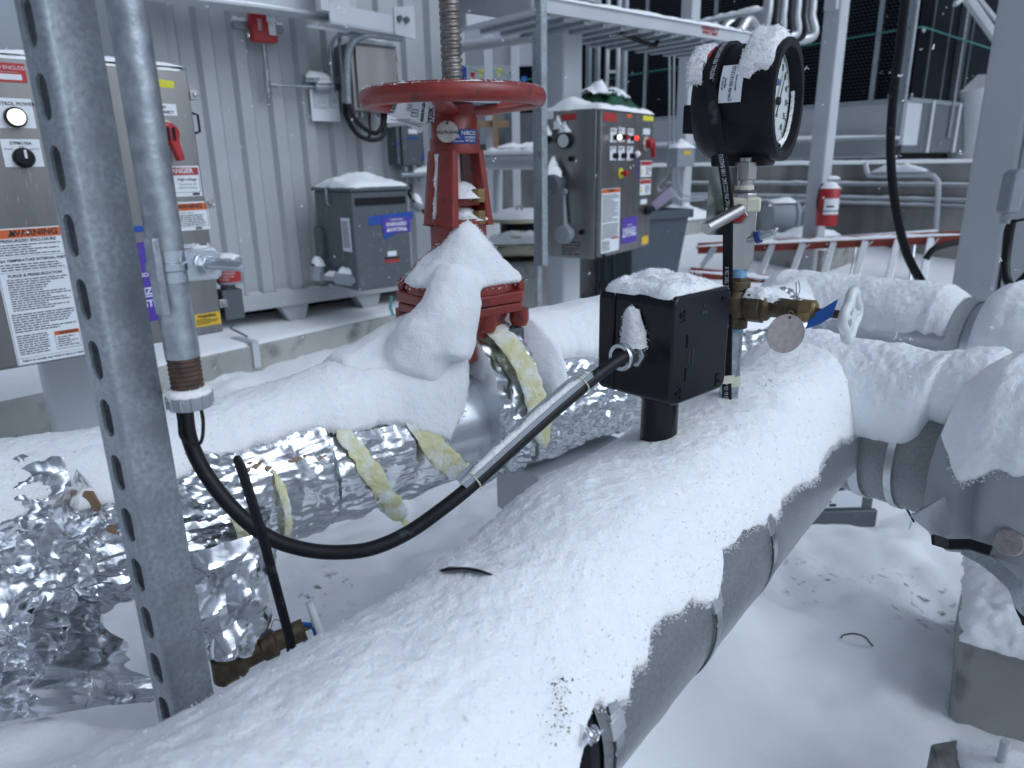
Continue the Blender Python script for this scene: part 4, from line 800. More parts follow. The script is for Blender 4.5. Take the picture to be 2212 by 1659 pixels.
tc_ = D(1697, 721, .905); mb = MB(fr(tc_, cr + cf * .12, UP)); n = 48
pts = [(.0253 * math.cos(2 * math.pi * i / n), .0253 * math.sin(2 * math.pi * i / n)) for i in range(n)]; ho = [(.0022 + .0022 * math.cos(2 * math.pi * i / n), .021 + .0022 * math.sin(2 * math.pi * i / n)) for i in range(n)]
for z_, fl in ((.0006, 0), (-.0006, 1)): mb.add([(x, y, z_) for x, y in pts + ho], [(i, (i + 1) % n, n + (i + 1) % n, n + i) for i in range(n)])
mb.add([(x, y, z_) for z_ in (-.0006, .0006) for x, y in pts], [(i, (i + 1) % n, n + (i + 1) % n, n + i) for i in range(n)])
tg = mb.build('round_tag', M['tagm'], None, 30, label='blank round metal tag hanging from the bronze globe valve', category='tag')
mb = MB(); tp = tc_ + cu * .0215 + cr * .002; k = c_ + axv * .082 + UP * .014; mb.tube(spline([tp, tp + cu * .008 + cr * .004, c_ + axv * .086 - UP * .004 + V((-.006, -.012, 0)), k, k + UP * .022 - cr * .003], 6), .0006, 6); mb.tube(spline([k, k + cr * .003 + UP * .012, k + cr * .0 + UP * .024], 4), .0005, 6); mb.build('tag_wire', M['brassy'], tg)
mb = MB(); vs = []
sq = c_ + axv * .042
def bsn(a, b): f = lerp(-1.1, 1.0, a); s = lerp(.018, .062, b); r = interp(s, [(.018, .0235), (.042, .0235), (.048, .0165), (.062, .0136)]); e = max(0, 1 - abs(2 * b - 1) ** 3) * max(0, 1 - abs(2 * a - 1) ** 3); x = V((-axv.y, axv.x, 0)); return c_ + axv * s + (UP * math.cos(f) - x * math.sin(f)) * (r - .0008 + .0022 * e + .002 * fbm(V((a, b, 0)), 8, 3))
mb.grid(24, 24, bsn); mb.fuzz(500, .0010); snow_obj(mb, 'snow', 'dusting of snow on the bronze globe valve')
# ================= red gate valve =================
gvx, gvy = -.090, 1.289; gp = lambda z, dx=0, dy=0: V((gvx + dx, gvy + dy, z)); zv = lambda v: vz(985, v, (gvx, gvy))
gv_ = thing('gate_valve', 'big red rising-stem gate valve with handwheel, brass yoke nuts and snow-covered bonnet', 'valve', gp(zv(700)))
wz = zv(214); WR = .1465
mb = MB(); ring = [gp(wz) + V((math.cos(2 * math.pi * i / 96), math.sin(2 * math.pi * i / 96), 0)) * WR for i in range(97)]
vs = []; n = 14
for i in range(96):
    r = (ring[i] - gp(wz)).normalized()
    for k in range(n): a = 2 * math.pi * k / n; vs.append(ring[i] + r * (.0105 * math.cos(a)) + UP * (.0155 * math.sin(a)))
mb.add(vs, [(i * n + k, ((i + 1) % 96) * n + k, ((i + 1) % 96) * n + (k + 1) % n, i * n + (k + 1) % n) for i in range(96) for k in range(n)])
wheel = mb.build('handwheel', M['red'], gv_, 60)
for a in (262, 22, 142):
    d = V((math.cos(math.radians(a)), math.sin(math.radians(a)), 0)); mb = MB(); sx = V((-d.y, d.x, 0)); vs = []
    for t in (0, .25, .5, .75, 1):
        r = lerp(.022, WR - .004, t); zc = wz - .020 + .016 * t ** 1.5; w = lerp(.019, .011, t); hh = lerp(.010, .008, t)
        for q in range(8): f = 2 * math.pi * q / 8; vs.append(gp(zc) + d * r + sx * (w * math.cos(f)) + UP * (hh * math.sin(f)))
    mb.add(vs, [(i * 8 + q, i * 8 + (q + 1) % 8, i * 8 + 8 + (q + 1) % 8, i * 8 + 8 + q) for i in range(4) for q in range(8)]); mb.build('spoke', M['red'], wheel, 50)
mb = MB(); mb.lathe([(.0001, wz - .034), (.036, wz - .034), (.037, wz - .012), (.030, wz - .006), (.024, wz + .002), (.0001, wz + .002)], gp(0), UP, 32); mb.tube([gp(wz), gp(wz + .014)], .024, 6); mb.build('hub', M['red'], wheel)
mb = MB(); pr_ = []; z0, z1 = wz - .02, 1.56; nt = 34
# rising screw stem: real helical thread
vs = []; seg_n = 20; turns = 25; rows = turns * 12
for i in range(rows + 1):
    for k in range(seg_n):
        a = 2 * math.pi * k / seg_n; ph = (i / 12 - k / seg_n) % 1.0; r = .0150 + .0028 * (1 if .15 < ph < .62 else (.4 if ph < .75 and ph > .08 else 0)); vs.append(gp(lerp(z0, z1, i / rows), r * math.cos(a), r * math.sin(a)))
mb.add(vs, [(i * seg_n + k, i * seg_n + (k + 1) % seg_n, (i + 1) * seg_n + (k + 1) % seg_n, (i + 1) * seg_n + k) for i in range(rows) for k in range(seg_n)])
mb.build('stem', mat('stem_steel', (.33, .31, .29), .42, .85, .45, 40, .15, 200, col2=(.17, .15, .13)), gv_, 40)
# yoke
yq = d1; yp = d2; zT, zTb, zY0, zY1 = zv(248), zv(330), zv(333), zv(478)
mb = MB(); mb.lathe([(.0001, zTb - .002), (.043, zTb - .002), (.0435, zTb + .02), (.040, zTb + .026), (.0395, zT - .006), (.036, zT), (.0001, zT)], gp(0), UP, 40); mb.build('yoke_collar', M['red'], gv_, 35)
for sg in (-1, 1):
    mb = MB(); vs = []
    for t in (0, .5, 1):
        z = lerp(zY1 - .006, zTb + .004, t); o = lerp(.052, .040, t); i_ = lerp(.030, .0215, t); wd = lerp(.046, .038, t)
        prof = [(o, -wd * .55), (o, -.006), (o - .006, -.003), (o - .006, .003), (o, .006), (o, wd * .55), (o - .008, wd), (i_, wd), (i_, -wd), (o - .008, -wd)]
        for q, p in prof: vs.append(gp(z) + yq * (sg * q) + yp * p)
    m_ = 10; f_ = [(i * m_ + k, i * m_ + (k + 1) % m_, (i + 1) * m_ + (k + 1) % m_, (i + 1) * m_ + k) for i in range(2) for k in range(m_)] + [tuple(range(m_)), tuple(range(2 * m_, 3 * m_))]
    mb.add(vs, f_); mb.build('yoke_arm', M['red'], gv_, 30, .002)
mb = MB(); mb.cyl(gp(zY1), gp(zT), .0105, None, 20); mb.build('stem_rod', M['steel'], gv_)
mb = MB(); mb.lathe([(.0001, zv(443)), (.0465, zv(443)), (.0465, zv(426)), (.0001, zv(426))], gp(0), UP, 6); mb.lathe([(.0001, zv(490)), (.024, zv(490)), (.024, zv(443)), (.0001, zv(443))], gp(0), UP, 24); mb.build('gland', M['red'], gv_, 30, .002)
for v0 in (408, 454):
    for sg in (-1, 1):
        q = gp(zv(v0) - .012) + yp * (.044 * sg) + yq * .014 * sg; mb = MB(); mb.tube([q - UP * .010, q + UP * .012], .0125, 6); mb.build('brass_nut', M['brassy'], gv_, 30, .001)
# bonnet neck, dome, flange
mb = MB(); mb.lathe([(.0001, zv(470)), (.054, zv(470)), (.055, zv(480)), (.050, zv(484)), (.050, zv(535)), (.060, zv(546)), (.085, zv(572)), (.097, zv(600)), (.098, zv(623))], gp(0), UP, 48); mb.build('bonnet', M['red'], gv_, 35)
def octo(w, l, c): return [(-w, -l + c), (-w + c, -l), (w - c, -l), (w, -l + c), (w, l - c), (w - c, l), (-w + c, l), (-w, l - c)]
To = fr(gp(0), d1, d2 * -1)
for nm, z0, z1, k in (('bonnet_flange', zv(646), zv(624), 0), ('body_flange', zv(666), zv(648), .0015)):
    mb = MB(To); mb.prism(octo(.098 - k, .098 - k, .034), z0, z1); mb.build(nm, M['red'], gv_, 30, .003)
for sx2, sy2 in ((-1, -1), (1, -1), (1, 1), (-1, 1), (0, -1), (0, 1)):
    q = To @ V((sx2 * .075, sy2 * .075, 0)); mb = MB(); mb.tube([V((q.x, q.y, zv(624))), V((q.x, q.y, zv(604)))], .0115, 6); mb.cyl(V((q.x, q.y, zv(598))), V((q.x, q.y, zv(624))), .0065, None, 12); mb.build('flange_bolt', M['red'], gv_, 30, .001)
    mb = MB(); mb.lathe([(.0001, zv(702)), (.014, zv(702)), (.018, zv(690)), (.018, zv(666)), (.0001, zv(666))], V((q.x, q.y, 0)), UP, 20); mb.build('flange_lug', M['red'], gv_, 35)
mb = MB(); mb.lathe([(.078, zv(760)), (.070, zv(720)), (.078, zv(695)), (.090, zv(666))], gp(0), UP, 40); mb.build('body', M['red'], gv_)
q = on(1108, 712, gp(0) + d2 * .075, d2); mb = MB(fr(q, d1, UP)); mb.box((-.018, -.03, -.02), (.018, .004, .012)); mb.build('dark_band', M['paintd'], gv_, bevel=.003)
mb = MB(); q = on(1121, 722, gp(0) + d2 * .075, d2); mb.cb(q, (.006, .006, .010)); mb.build('blue_plug', M['bluep'], gv_)
# maker's blue plate on the collar
pz0, pz1 = zv(312), zv(282); mb = MB()
def onc(th, z, r=.0442): x = math.radians(th); return gp(z) + V((math.sin(x), -math.cos(x), 0)) * r
th0, th1 = -2, 58; mb.grid(16, 2, lambda a, b: onc(lerp(th0, th1, a), lerp(pz0, pz1, b))); plt = mb.build('maker_plate', M['bluep'], gv_, 60)
mb = MB()
for tx, cx2, cz, sz in (('NIBCO', 37, .73, .0092), ('NUTRING', 40, .42, .0048), ('MTI 250-A', 40, .20, .0044), ('UL', 10, .5, .0075), ('FM', 4, .5, .0040), ('LISTED 175 PSI', 12, .16, .0026)):
    vs, fs = textmesh(tx, sz, bold=.0001); mb.add([onc(cx2 + math.degrees(x / .0444), lerp(pz0, pz1, cz) + y, .0446) for x, y, _ in vs], fs)
mb.build('lettering', M['wink'], plt, 0)
# round brass tag and chain, paper tag
rt_ = thing('valve_tag', 'round metal tag stamped with numbers hanging from the red handwheel spoke', 'tag', gp(zv(283)))
tq = D(966, 284, 1.165); tw = .0215 * 1.165 / 1.3
mb = MB(); mb.cyl(tq, tq + cf * .0012, 23.5 / FP * 1.165, None, 40); mb.build('disc', mat('tag_face', (.46, .45, .41), .5, .4, .2, 90), rt_)
mb = MB(fr(tq - cf * .0004, cr, cu)); put_text(mb, '97679.WW', 0, -.002, .0078, bold=.0001); put_text(mb, 'o', 0, .0135, .006, bold=.0006); mb.build('lettering', M['ink'], rt_, 0)
mb = MB(); mb.tube(spline([tq + cu * .0135 - cf * .001, tq + cu * .019 + cr * .0015, tq + cu * .027 - cr * .001, tq + cu * .045 - cr * .003 + cf * .01], 5), .0012, 6); mb.build('chain', M['rust'], rt_)
pt_ = thing('paper_tag', 'curled white paper tag with black print hanging under the left side of the red handwheel', 'tag', D(893, 245, 1.19))
def ptag(a, b): # upper leaf, curled
    p = lerp(lerp(D(848, 226, 1.20), D(940, 228, 1.16), a), lerp(D(838, 258, 1.20), D(937, 266, 1.16), a), b); return p - cf * (.010 * math.sin(a * 3.14))
mb = MB(); mb.grid(16, 6, ptag); mb.build('upper_leaf', M['white'], pt_, 60)
def ptag2(a, b):
    top = lerp(D(838, 250, 1.19), D(930, 270, 1.165), a); bot = lerp(D(836, 268, 1.19), D(908, 290, 1.165), a); bot = bot + cu * (.010 * math.sin(a * 3.14)); return lerp(top, bot, b) + cf * (.008 * math.sin(a * 3.14) - .004)
mb = MB(); mb.grid(16, 6, ptag2); mb.build('lower_leaf', M['white'], pt_, 60)
mb = MB(); mapp = lambda x, y, k=.0009: ptag(x, y) - cf * k
for tx, a, b, sz in (('NIB', .06, .25, .013), ('2920K', .93, .62, .011), ('1', .58, .62, .011), ('MADE IN USA', .76, .50, .0058)):
    vs, fs = textmesh(tx, sz, bold=.0003); mb.add([mapp(a + (-y) / .071, b - x / .028 if False else b - x / .031) for x, y, _ in vs], fs)
for k in range(5): mb.add([mapp(.40 + k * .022, .05), mapp(.405 + k * .022, .05), mapp(.405 + k * .022, .55), mapp(.40 + k * .022, .55)], [(0, 1, 2, 3)])
for a, b, c, d in ((.52, .40, .66, .44), (.52, .80, .66, .84), (.52, .44, .53, .80), (.65, .44, .66, .80)): mb.add([mapp(a, b), mapp(c, b), mapp(c, d), mapp(a, d)], [(0, 1, 2, 3)])
for k in range(9): a = .1 + k * .09; mb.add([ptag2(a, .45) - cf * .001, ptag2(a + .05, .42) - cf * .001, ptag2(a + .05, .52) - cf * .001, ptag2(a, .55) - cf * .001], [(0, 1, 2, 3)])
mb.build('lettering', M['ink'], pt_, 0)
# snow on valve
mb = MB(); apd = (V((.28, -1, 0))).normalized()
# one body: cone on the bonnet, tongue down the front, shoulder on the pipe; voxel-joined so that it drifts together
vs = []; nb, na = 26, 56; ztp, zbt = zv(464), zv(606)
for ib in range(nb + 1):
    b = ib / nb
    for ia in range(na):
        th = 2 * math.pi * ia / na; d = V((math.sin(th), -math.cos(th), 0)); r = lerp(.010, .114, b ** 1.08) + .012 * b * fbm(V((math.sin(th), math.cos(th), b)), 2.0, 3)
        bk = max(0, -d.dot(apd)); vs.append(gp(0) + apd * (.046 * (1 - b)) + d1 * .004 + d * r + UP * (lerp(ztp, zbt, b ** .95) - bk * .03 * (1 - b)))
o_ = len(vs); vs.append(gp(ztp) + apd * .046 + UP * .006); vs.append(gp(zbt - .016))
fs = [(k * na + q, k * na + (q + 1) % na, (k + 1) * na + (q + 1) % na, (k + 1) * na + q) for k in range(nb) for q in range(na)] + [(o_, (q + 1) % na, q) for q in range(na)] + [(o_ + 1, nb * na + q, nb * na + (q + 1) % na) for q in range(na)]
mb.add(vs, fs)
mb.tube(spline([D(985, 585, 1.185), D(975, 630, 1.175), D(955, 685, 1.175), D(920, 735, 1.185), D(890, 785, 1.20)], 4), [lerp(.036, .056, k / 16) for k in range(17)], 18)
mb.tube(spline([D(1000, 600, 1.19), D(995, 650, 1.185), D(982, 700, 1.19), D(965, 770, 1.19)], 4), [lerp(.030, .046, k / 12) for k in range(13)], 18)
mb.tube(spline([cB(s) + UP * (.088 + .012 * (s > -.12)) + d2 * -.012 for s in (-.26, -.18, -.10, -.05)], 4), [.076, .082, .088, .093, .097, .101, .104, .107, .109, .110, .109, .106, .100], 28)
o = mb.build('snow', M['snow'], None, 0); o['label'] = 'steep cone of snow on the red valve bonnet, drifting down to the rear pipe'; o['category'] = 'snow'; o['kind'] = 'stuff'
rm = o.modifiers.new('join', 'REMESH'); rm.mode = 'VOXEL'; rm.voxel_size = .0055; rm.use_smooth_shade = True
sm_ = o.modifiers.new('soften', 'SMOOTH'); sm_.factor = .5; sm_.iterations = 40
for nm_, sc_, st_ in (('lumps', .06, .012), ('grains', .014, .0035)):
    tx_ = bpy.data.textures.new(nm_, 'CLOUDS'); tx_.noise_scale = sc_; dm = o.modifiers.new(nm_, 'DISPLACE'); dm.texture = tx_; dm.strength = st_; dm.mid_level = .5; dm.texture_coords = 'LOCAL'
mb = MB(); mb.v = [tuple(v) for v in vs]; mb.fuzz(3200, .0014, 0, lambda q: q[1] < gvy + .03); mb.fuzz(0, .001); nv_ = len(vs); mb.v = mb.v[nv_:]; mb.f = [tuple(i - nv_ for i in f) for f in mb.f]
snow_obj(mb, 'snow', 'loose grains on the snow cone of the red valve')
mb = MB(); za = zv(450)
def pad(v0, v1, r0): 
    def fn(a, b):
        th = 2 * math.pi * a; d = V((math.sin(th), -math.cos(th), 0)); r = r0 * (b ** .8); z = lerp(zv(v0), zv(v1), b ** 1.6); p = gp(z) + d2 * .012 + d * r; return p + UP * (.006 * fbm(p, 40, 3) * (1 - b)) + d * (.006 * fbm(p, 30, 3) * b)
    return fn
mb.grid(40, 20, pad(396, 427, .044)); mb.grid(40, 20, pad(444, 474, .043)); mb.fuzz(900, .0013); snow_obj(mb, 'snow', 'two lumps of snow inside the red valve yoke')
mb = MB(); vs = []
a0 = gp(0) - yq * .0505 + yp * 0
def strp(a, b):
    z = lerp(zv(476), zv(318), b); w = interp(b, [(0, .001), (.2, .003), (.35, .002), (.5, .004), (.8, .007), (.92, .017), (1, .012)]); o = lerp(.052, .0405, max(0, (b - .05) / .95)); base = gp(z) - yq * (o - .005) ; base += yp * (w * (2 * a - 1)); return base - yq * (.007 * math.sin(a * 3.14) * (.6 + .6 * fbm(base, 40, 3))) + UP * .004 * fbm(base, 30, 2)
mb.grid(8, 60, strp); mb.fuzz(700, .0013); snow_obj(mb, 'snow', 'streak of snow stuck in the groove of the red yoke arm')
mb = MB(); vs = []
for i in range(97):
    r = (ring[i] - gp(wz)).normalized(); a = i / 96 * 6.283; k = .0025 + .003 * max(0, fbm(r, 5, 3))
    for j in range(6): f = math.pi * (.18 + .64 * j / 5); vs.append(ring[i] + r * (.0085 * math.cos(f)) + UP * (.0125 + k * math.sin(f) ** 2 - .0015))
mb.add(vs, [(i * 6 + j, i * 6 + j + 1, i * 6 + 7 + j, i * 6 + 6 + j) for i in range(96) for j in range(5)]); mb.fuzz(1500, .0012, .0006); snow_obj(mb, 'snow', 'thin frosting of snow on the rim of the red handwheel')
mb = MB(); mb.lathe([(.002, wz + .012), (.03, wz + .006), (.075, wz - .003), (.08, wz - .006)], gp(0), UP, 40); mb.fuzz(900, .002); mb.v = [tuple(V(v) + UP * (.004 * fbm(V(v), 30, 3))) for v in mb.v]; snow_obj(mb, 'snow', 'snow lying on the hub and spokes of the red handwheel')
# ================= concrete piers at lower right =================
bz = .0; pA = Zp(2054, 1521, 0.02)
cb1 = thing('concrete_pier', 'square concrete pier with thick snow on top, at the right edge', 'pier', pA)
# front face runs right-near from the left corner; height from the photo
htp = vz(2084, 1388, pA); fx = (Zp(2212, 1572, 0.02) - pA).normalized(); bx = V((-fx.y, fx.x, 0)); T = fr(pA, fx, bx)
mb = MB(T); ch = .018; mb.prism([(0, ch), (ch, 0), (.40 - ch, 0), (.40, ch), (.40, .40 - ch), (.40 - ch, .40), (ch, .40), (0, .40 - ch)], -.12, htp - .01); mb.build('block', M['conc'], cb1, bevel=.004)
mb = MB(); snow_pad(mb, fr(pA + UP * (htp - .012), fx, bx), .40, .40, .045, 60, 60, 5, .008, None, .5); mb.fuzz(2500, .0016); snow_obj(mb, 'snow', 'thick square snow cap on the concrete pier at the right')
pB_ = Zp(2008, 1660, .12); cb2 = thing('low_concrete_pier', 'low snow-covered concrete pier with a steel stub, bottom right corner', 'pier', (pB_.x, pB_.y, 0))
zt = .165; q0 = Zp(2045, 1578, zt); fx2 = (Zp(2212, 1615, zt) - q0).normalized(); bx2 = V((fx2.y, -fx2.x, 0)); ex2 = (Zp(1996, 1659, zt) - q0).normalized()
mb = MB(); T = fr(q0 - UP * zt, fx2, V((-fx2.y, fx2.x, 0))); mb.T = T; mb.prism([(-.03, -.40), (.40, -.40), (.40, .0), (.02, .0), (-.03, -.03)], -.1, zt - .012); mb.build('block', M['conc'], cb2, bevel=.006)
st_ = D(2165, 1655, (q0 - CAM).dot(cf) * .94); zs_ = Zp(2160, 1652, zt); mb = MB(); mb.cyl(V((zs_.x, zs_.y, zt - .03)), V((zs_.x, zs_.y, zt + .052)), .0075, None, 20); mb.build('steel_stub', M['paint'], cb2, bevel=.001)
mb = MB(); snow_pad(mb, fr(q0 + UP * -.014 + T.to_3x3() @ V((.012, -.40, 0)), fx2, V((-fx2.y, fx2.x, 0))), .40, .40, .026, 60, 60, 8, .004, None, .5); mb.fuzz(2500, .0016); snow_obj(mb, 'snow', 'snow cap on the low concrete pier in the bottom right corner')
lw = [Zp(1817, 1378, .02), Zp(1822, 1372, .035), Zp(1845, 1369, .05), Zp(1868, 1376, .048), Zp(1880, 1390, .03), Zp(1888, 1396, .01)]
mb = MB(); mb.tube(spline(lw, 6), .0022, 8); mb.build('wire_loop', mat('dark_teal_wire', (.015, .035, .05), .5), None, 80, label='short dark wire loop sticking out of the ground snow at the right', category='wire')
# grey enclosure on the ground seen under the branch pipe
gq = Zp(1765, 1128, 0.0); q1 = Zp(1895, 1126, 0.0)
eb = thing('ground_enclosure', 'low grey enclosure with a white data label standing in snow beyond the branch pipe', 'enclosure', gq)
fx3 = (Zp(1880, 1125, .0) - gq); wl = fx3.length; fx3.normalize(); Te = fr(gq - fx3 * .10, fx3, UP)
mb = MB(Te); mb.box((0, -.05, -.22), (wl + .10, .16, 0)); mb.build('housing', M['paintd'], eb, bevel=.004)
mb = MB(Te); mb.box((-.01, -.02, -.01), (wl + .115, .045, .012)); mb.build('base_rail', M['paintd'], eb, bevel=.004)
mb = MB(Te); mb.box((.05, .055, 0), (wl + .06, .15, .002)); lb = mb.build('data_label', M['white'], eb)
mb = MB(Te); bars(mb, .06, .06 + wl * .4, .065, .12, 6, z=.0028); rect(mb, wl * .55, .075, wl * .75, .082, .0028); rect(mb, wl * .62, .082, wl * .67, .105, .0028); rect(mb, wl * .58, .105, wl * .78, .112, .0028); rect(mb, wl * .72, .06, wl * .85, .07, .0028); mb.build('lettering', M['ink'], lb, 0)
# ================= background helpers =================
def loc(T, p): return T.inverted() @ V(p)
def hbeam(a, b, w, h, t, m, name, parent=None, **kw):
    # I-section with its top face centre line from a to b
    d = (V(b) - V(a)).normalized(); s = V((d.y, -d.x, 0)).normalized(); L_ = (V(b) - V(a)).length
    T = Matrix.Identity(4)
    for i in range(3): T[i][0], T[i][1], T[i][2], T[i][3] = d[i], s[i], s.cross(d)[i] * (1 if s.cross(d).z > 0 else -1), a[i]
    mb = MB(T); mb.box((0, -w / 2, -t), (L_, w / 2, 0)); mb.box((0, -w / 2, -h), (L_, w / 2, -h + t)); mb.box((0.001, -t / 2, -h + t), (L_ - .001, t / 2, -t)); return mb.build(name, m, parent, **kw)
def hss(x, y, w, z0, z1, ang, r=.02): 
    T = fr(V((x, y, 0)), az(ang), V((-az(ang).y, az(ang).x, 0))); mb = MB(T); mb.prism([(a - w / 2, b - w / 2) for a, b in rrect(w, w, r, 4)], z0, z1); return mb
# ================= container / equipment building =================
W0 = V((-1.336, 4.38, 0))
def wp(u, v, off=0.0): return on(u, v, W0 + d2 * off, d2)
def ws(p): return (V(p) - W0).dot(d1)
s_l, s_r = ws(wp(335, 300)), ws(wp(952, 300)); zb0, zt0 = .44, 2.75
bl = thing('container_building', 'pale grey ribbed steel container building with red alarm on its wall', 'building', W0 + V((0, 0, .4)))
TW = fr(W0, d1, UP)
ph = ws(wp(592, 200)); pit = .183; mb = MB(TW); prof = []; k0 = math.floor((s_l - ph) / pit) - 1
x = ph + k0 * pit
while x < s_r + pit:
    for dx, z in ((0, .0), (.052, .0), (.072, -.036), (.150, -.036), (.170, .0)): 
        if s_l + .12 <= x + dx <= s_r: prof.append((x + dx, z))
    x += pit
prof = [(s_l + .12, -.02)] + prof + [(s_r, -.02)]; n = len(prof)
mb.add([(x, z0, z) for z0 in (zb0 + .05, zt0) for x, z in prof], [(i, i + 1, n + i + 1, n + i) for i in range(n - 1)]); mb.build('ribbed_wall', M['wallp'], bl, 20)
mb = MB(TW); mb.box((s_l, zb0, -.16), (s_l + .13, zt0, .012)); mb.build('corner_post', M['wallp'], bl, bevel=.006)
mb = MB(TW); mb.box((s_l + .13, zb0 - .04, -.12), (s_r, zb0 + .055, .030)); mb.build('bottom_rail', M['wallp'], bl, bevel=.004)
mb = MB(TW); mb.box((s_l + .001, zb0 + .02, -3.2), (s_l + .02, zt0, -.161)); mb.box((s_l + .05, zb0 + .1, -3.1), (s_r - .03, zt0 - .02, -.18)); mb.build('end_wall', M['wallp'], bl)
mb = MB(TW); mb.box((s_r - .05, zb0, -.17), (s_r + .03, zt0, .008)); mb.build('corner_trim', M['wallp'], bl)
mb = MB(TW); mb.box((s_l + .1, .1, -2.6), (s_r, zb0 - .06, -.42)); mb.build('underside_shade', M['void'], bl)  # near-black block put under the floor to stand for the shade there
for u in (800, 640):
    s_ = ws(wp(u, 690)); mb = MB(TW); mb.prism([(s_ - .10, zb0 - .035), (s_ + .10, zb0 - .035), (s_ + .06, zb0 - .16), (s_ - .02, zb0 - .20), (s_ - .05, zb0 - .12)], -.10, .0); mb.build('lifting_lug', M['wallp'], bl, bevel=.01)
mb = MB()
x = ph + k0 * pit
while x < s_r:
    if s_l + .2 < x + .11 < s_r - .05: snow_pad(mb, fr(W0 + d1 * (x + .070) - d2 * .034 + UP * (zb0 + .055), d1, V((-d1.y, d1.x, 0)) * -1 if False else d2), .082, .060, .03, 10, 8, int(x * 10), .0)
    x += pit
snow_obj(mb, 'snow', 'snow wedges on the bottom rail in the ribs of the container wall')
# plinth
pz = .30; qa, qb = Zp(557, 738, pz), Zp(743, 697, pz); dpl = (qb - qa).normalized(); qa = qa - dpl * 1.35
pl = thing('concrete_plinth', 'long concrete plinth in front of and under the grey container', 'plinth', (qa.x, qa.y, 0)); Tp = fr(V((qa.x, qa.y, 0)), dpl, V((-dpl.y, dpl.x, 0)))
mb = MB(Tp); mb.box((0, 0, -.3), (4.6, 1.6, pz - .02)); mb.build('slab', M['conc'], pl, bevel=.01)
mb = MB(); snow_pad(mb, fr(V((qa.x, qa.y, pz - .022)), dpl, V((-dpl.y, dpl.x, 0))), 4.6, .95, .030, 150, 30, 6, -.004, None, .4); snow_obj(mb, 'snow', 'snow lying on the concrete plinth in front of the container')
mb = MB(); e_ = on(548, 740, V((qa.x, qa.y, 0)) , V((dpl.y, -dpl.x, 0))); o_ = V((dpl.y, -dpl.x, 0)); mb.T = fr(e_ + o_ * .004, dpl, UP); mb.box((-.02, -.14, 0), (.02, .0, .012)); mb.box((-.02, -.002, -.20), (.02, .008, .012)); mb.build('steel_bracket', M['paint'], None, label='small grey steel angle bracket folded over the edge of the concrete plinth', category='bracket')
mb = MB(); mb.tube(spline([Zp(505, 702, pz + .06), Zp(498, 708, pz + .06), Zp(512, 716, pz + .05), Zp(535, 728, pz + .02)], 5), .006, 8); mb.build('bent_rod', M['paintd'], None, 80, label='thin bent dark rod lying on the snowy plinth', category='rod')
# ---- steel beam along the container top and bracing node
zbm = wp(715, 52, .14).z
hb1 = hbeam(W0 + d2 * .26 + d1 * (s_l - 2.2) + UP * (zbm + .22), W0 + d2 * .26 + d1 * (ws(wp(730, 45, .26)) + .12) + UP * (zbm + .22), .16, .22, .012, M['paint'], 'steel_beam', label='pale grey steel beam running along the top of the container wall', category='beam')
mb = MB(); snow_line(mb, seg(W0 + d2 * .30 + d1 * (s_l - 1) + UP * (zbm + .012), W0 + d2 * .30 + d1 * ws(wp(712, 45, .3)) + UP * (zbm + .012), 40), .07, .018); snow_obj(mb, 'snow', 'thin snow on the lower flange of the beam along the container')
ycl = 5.0; cc = P(1217, 600, ycl); zB = P(1195, 22, ycl).z; pB0 = Zp(893, 86, zB); pB1 = Zp(1188, 24, zB); dB = (pB1 - pB0).normalized()
hB_ = P(900, 16, pB0.y).z - zB
mb = MB(fr(pB0, dB, UP)); L_ = (pB1 - pB0).length + .35; mb.box((-.02, 0, -.07), (L_, .012, .07)); mb.box((-.02, hB_ - .012, -.07), (L_, hB_, .07)); mb.box((-.02, .012, -.005), (L_, hB_ - .012, .005)); mb.box((-.02, .001, .006), (-.008, hB_ - .001, .069))
mb.build('steel_beam', M['paint'], None, label='pale grey steel beam crossing above the red handwheel to the middle column', category='beam', bevel=.002)
mb = MB(); snow_line(mb, seg(pB0 + UP * hB_, pB1 + UP * hB_, 30), .12, .02); snow_obj(mb, 'snow', 'snow on the top of the crossing steel beam')
gn = thing('gusset_node', 'bolted steel gusset and angle brace joining the two pale beams, snow on top', 'brace', Zp(760, 40, zB + .05))
zN = wp(712, 47, .45).z; g0, g1 = Zp(712, 47, zN), Zp(880, 76, zN)
gd_ = (g1 - g0).normalized(); Tg2 = fr(g0, gd_, UP); Lg = (g1 - g0).length
mb = MB(Tg2); mb.box((0, 0, -.002), (Lg, .09, .006)); mb.box((0, -.008, -.10), (Lg, -.001, .004)); mb.build('angle_brace', M['paint'], gn, bevel=.002)
mb = MB(Tg2); mb.prism([(Lg * .80, -.01), (Lg + .05, -.02), (Lg + .05, .16), (Lg * .80, .13)], .008, .018); mb.build('end_plate', M['paint'], gn, bevel=.002)
for fx_, fy_ in ((.86, .075), (.955, .075), (.02, .14), (.12, .16)):
    mb = MB(Tg2); mb.tube([V((Lg * fx_, fy_, .006)), V((Lg * fx_, fy_, .036))], .018, 6); mb.build('bolt', M['paintd'], gn, 30)
mb = MB(Tg2); mb.box((-.05, .05, -.04), (Lg * .25, .32, .004)); mb.build('gusset_plate', M['paint'], gn, bevel=.002)
mb = MB(); snow_pad(mb, fr(g0 + UP * .005 - Tg2.to_3x3() @ V((0, 0, .1)), gd_, V((-gd_.y, gd_.x, 0))), Lg * .78, .11, .03, 40, 12, 2, .002); snow_obj(mb, 'snow', 'snow on the angle brace above the stainless wall box')
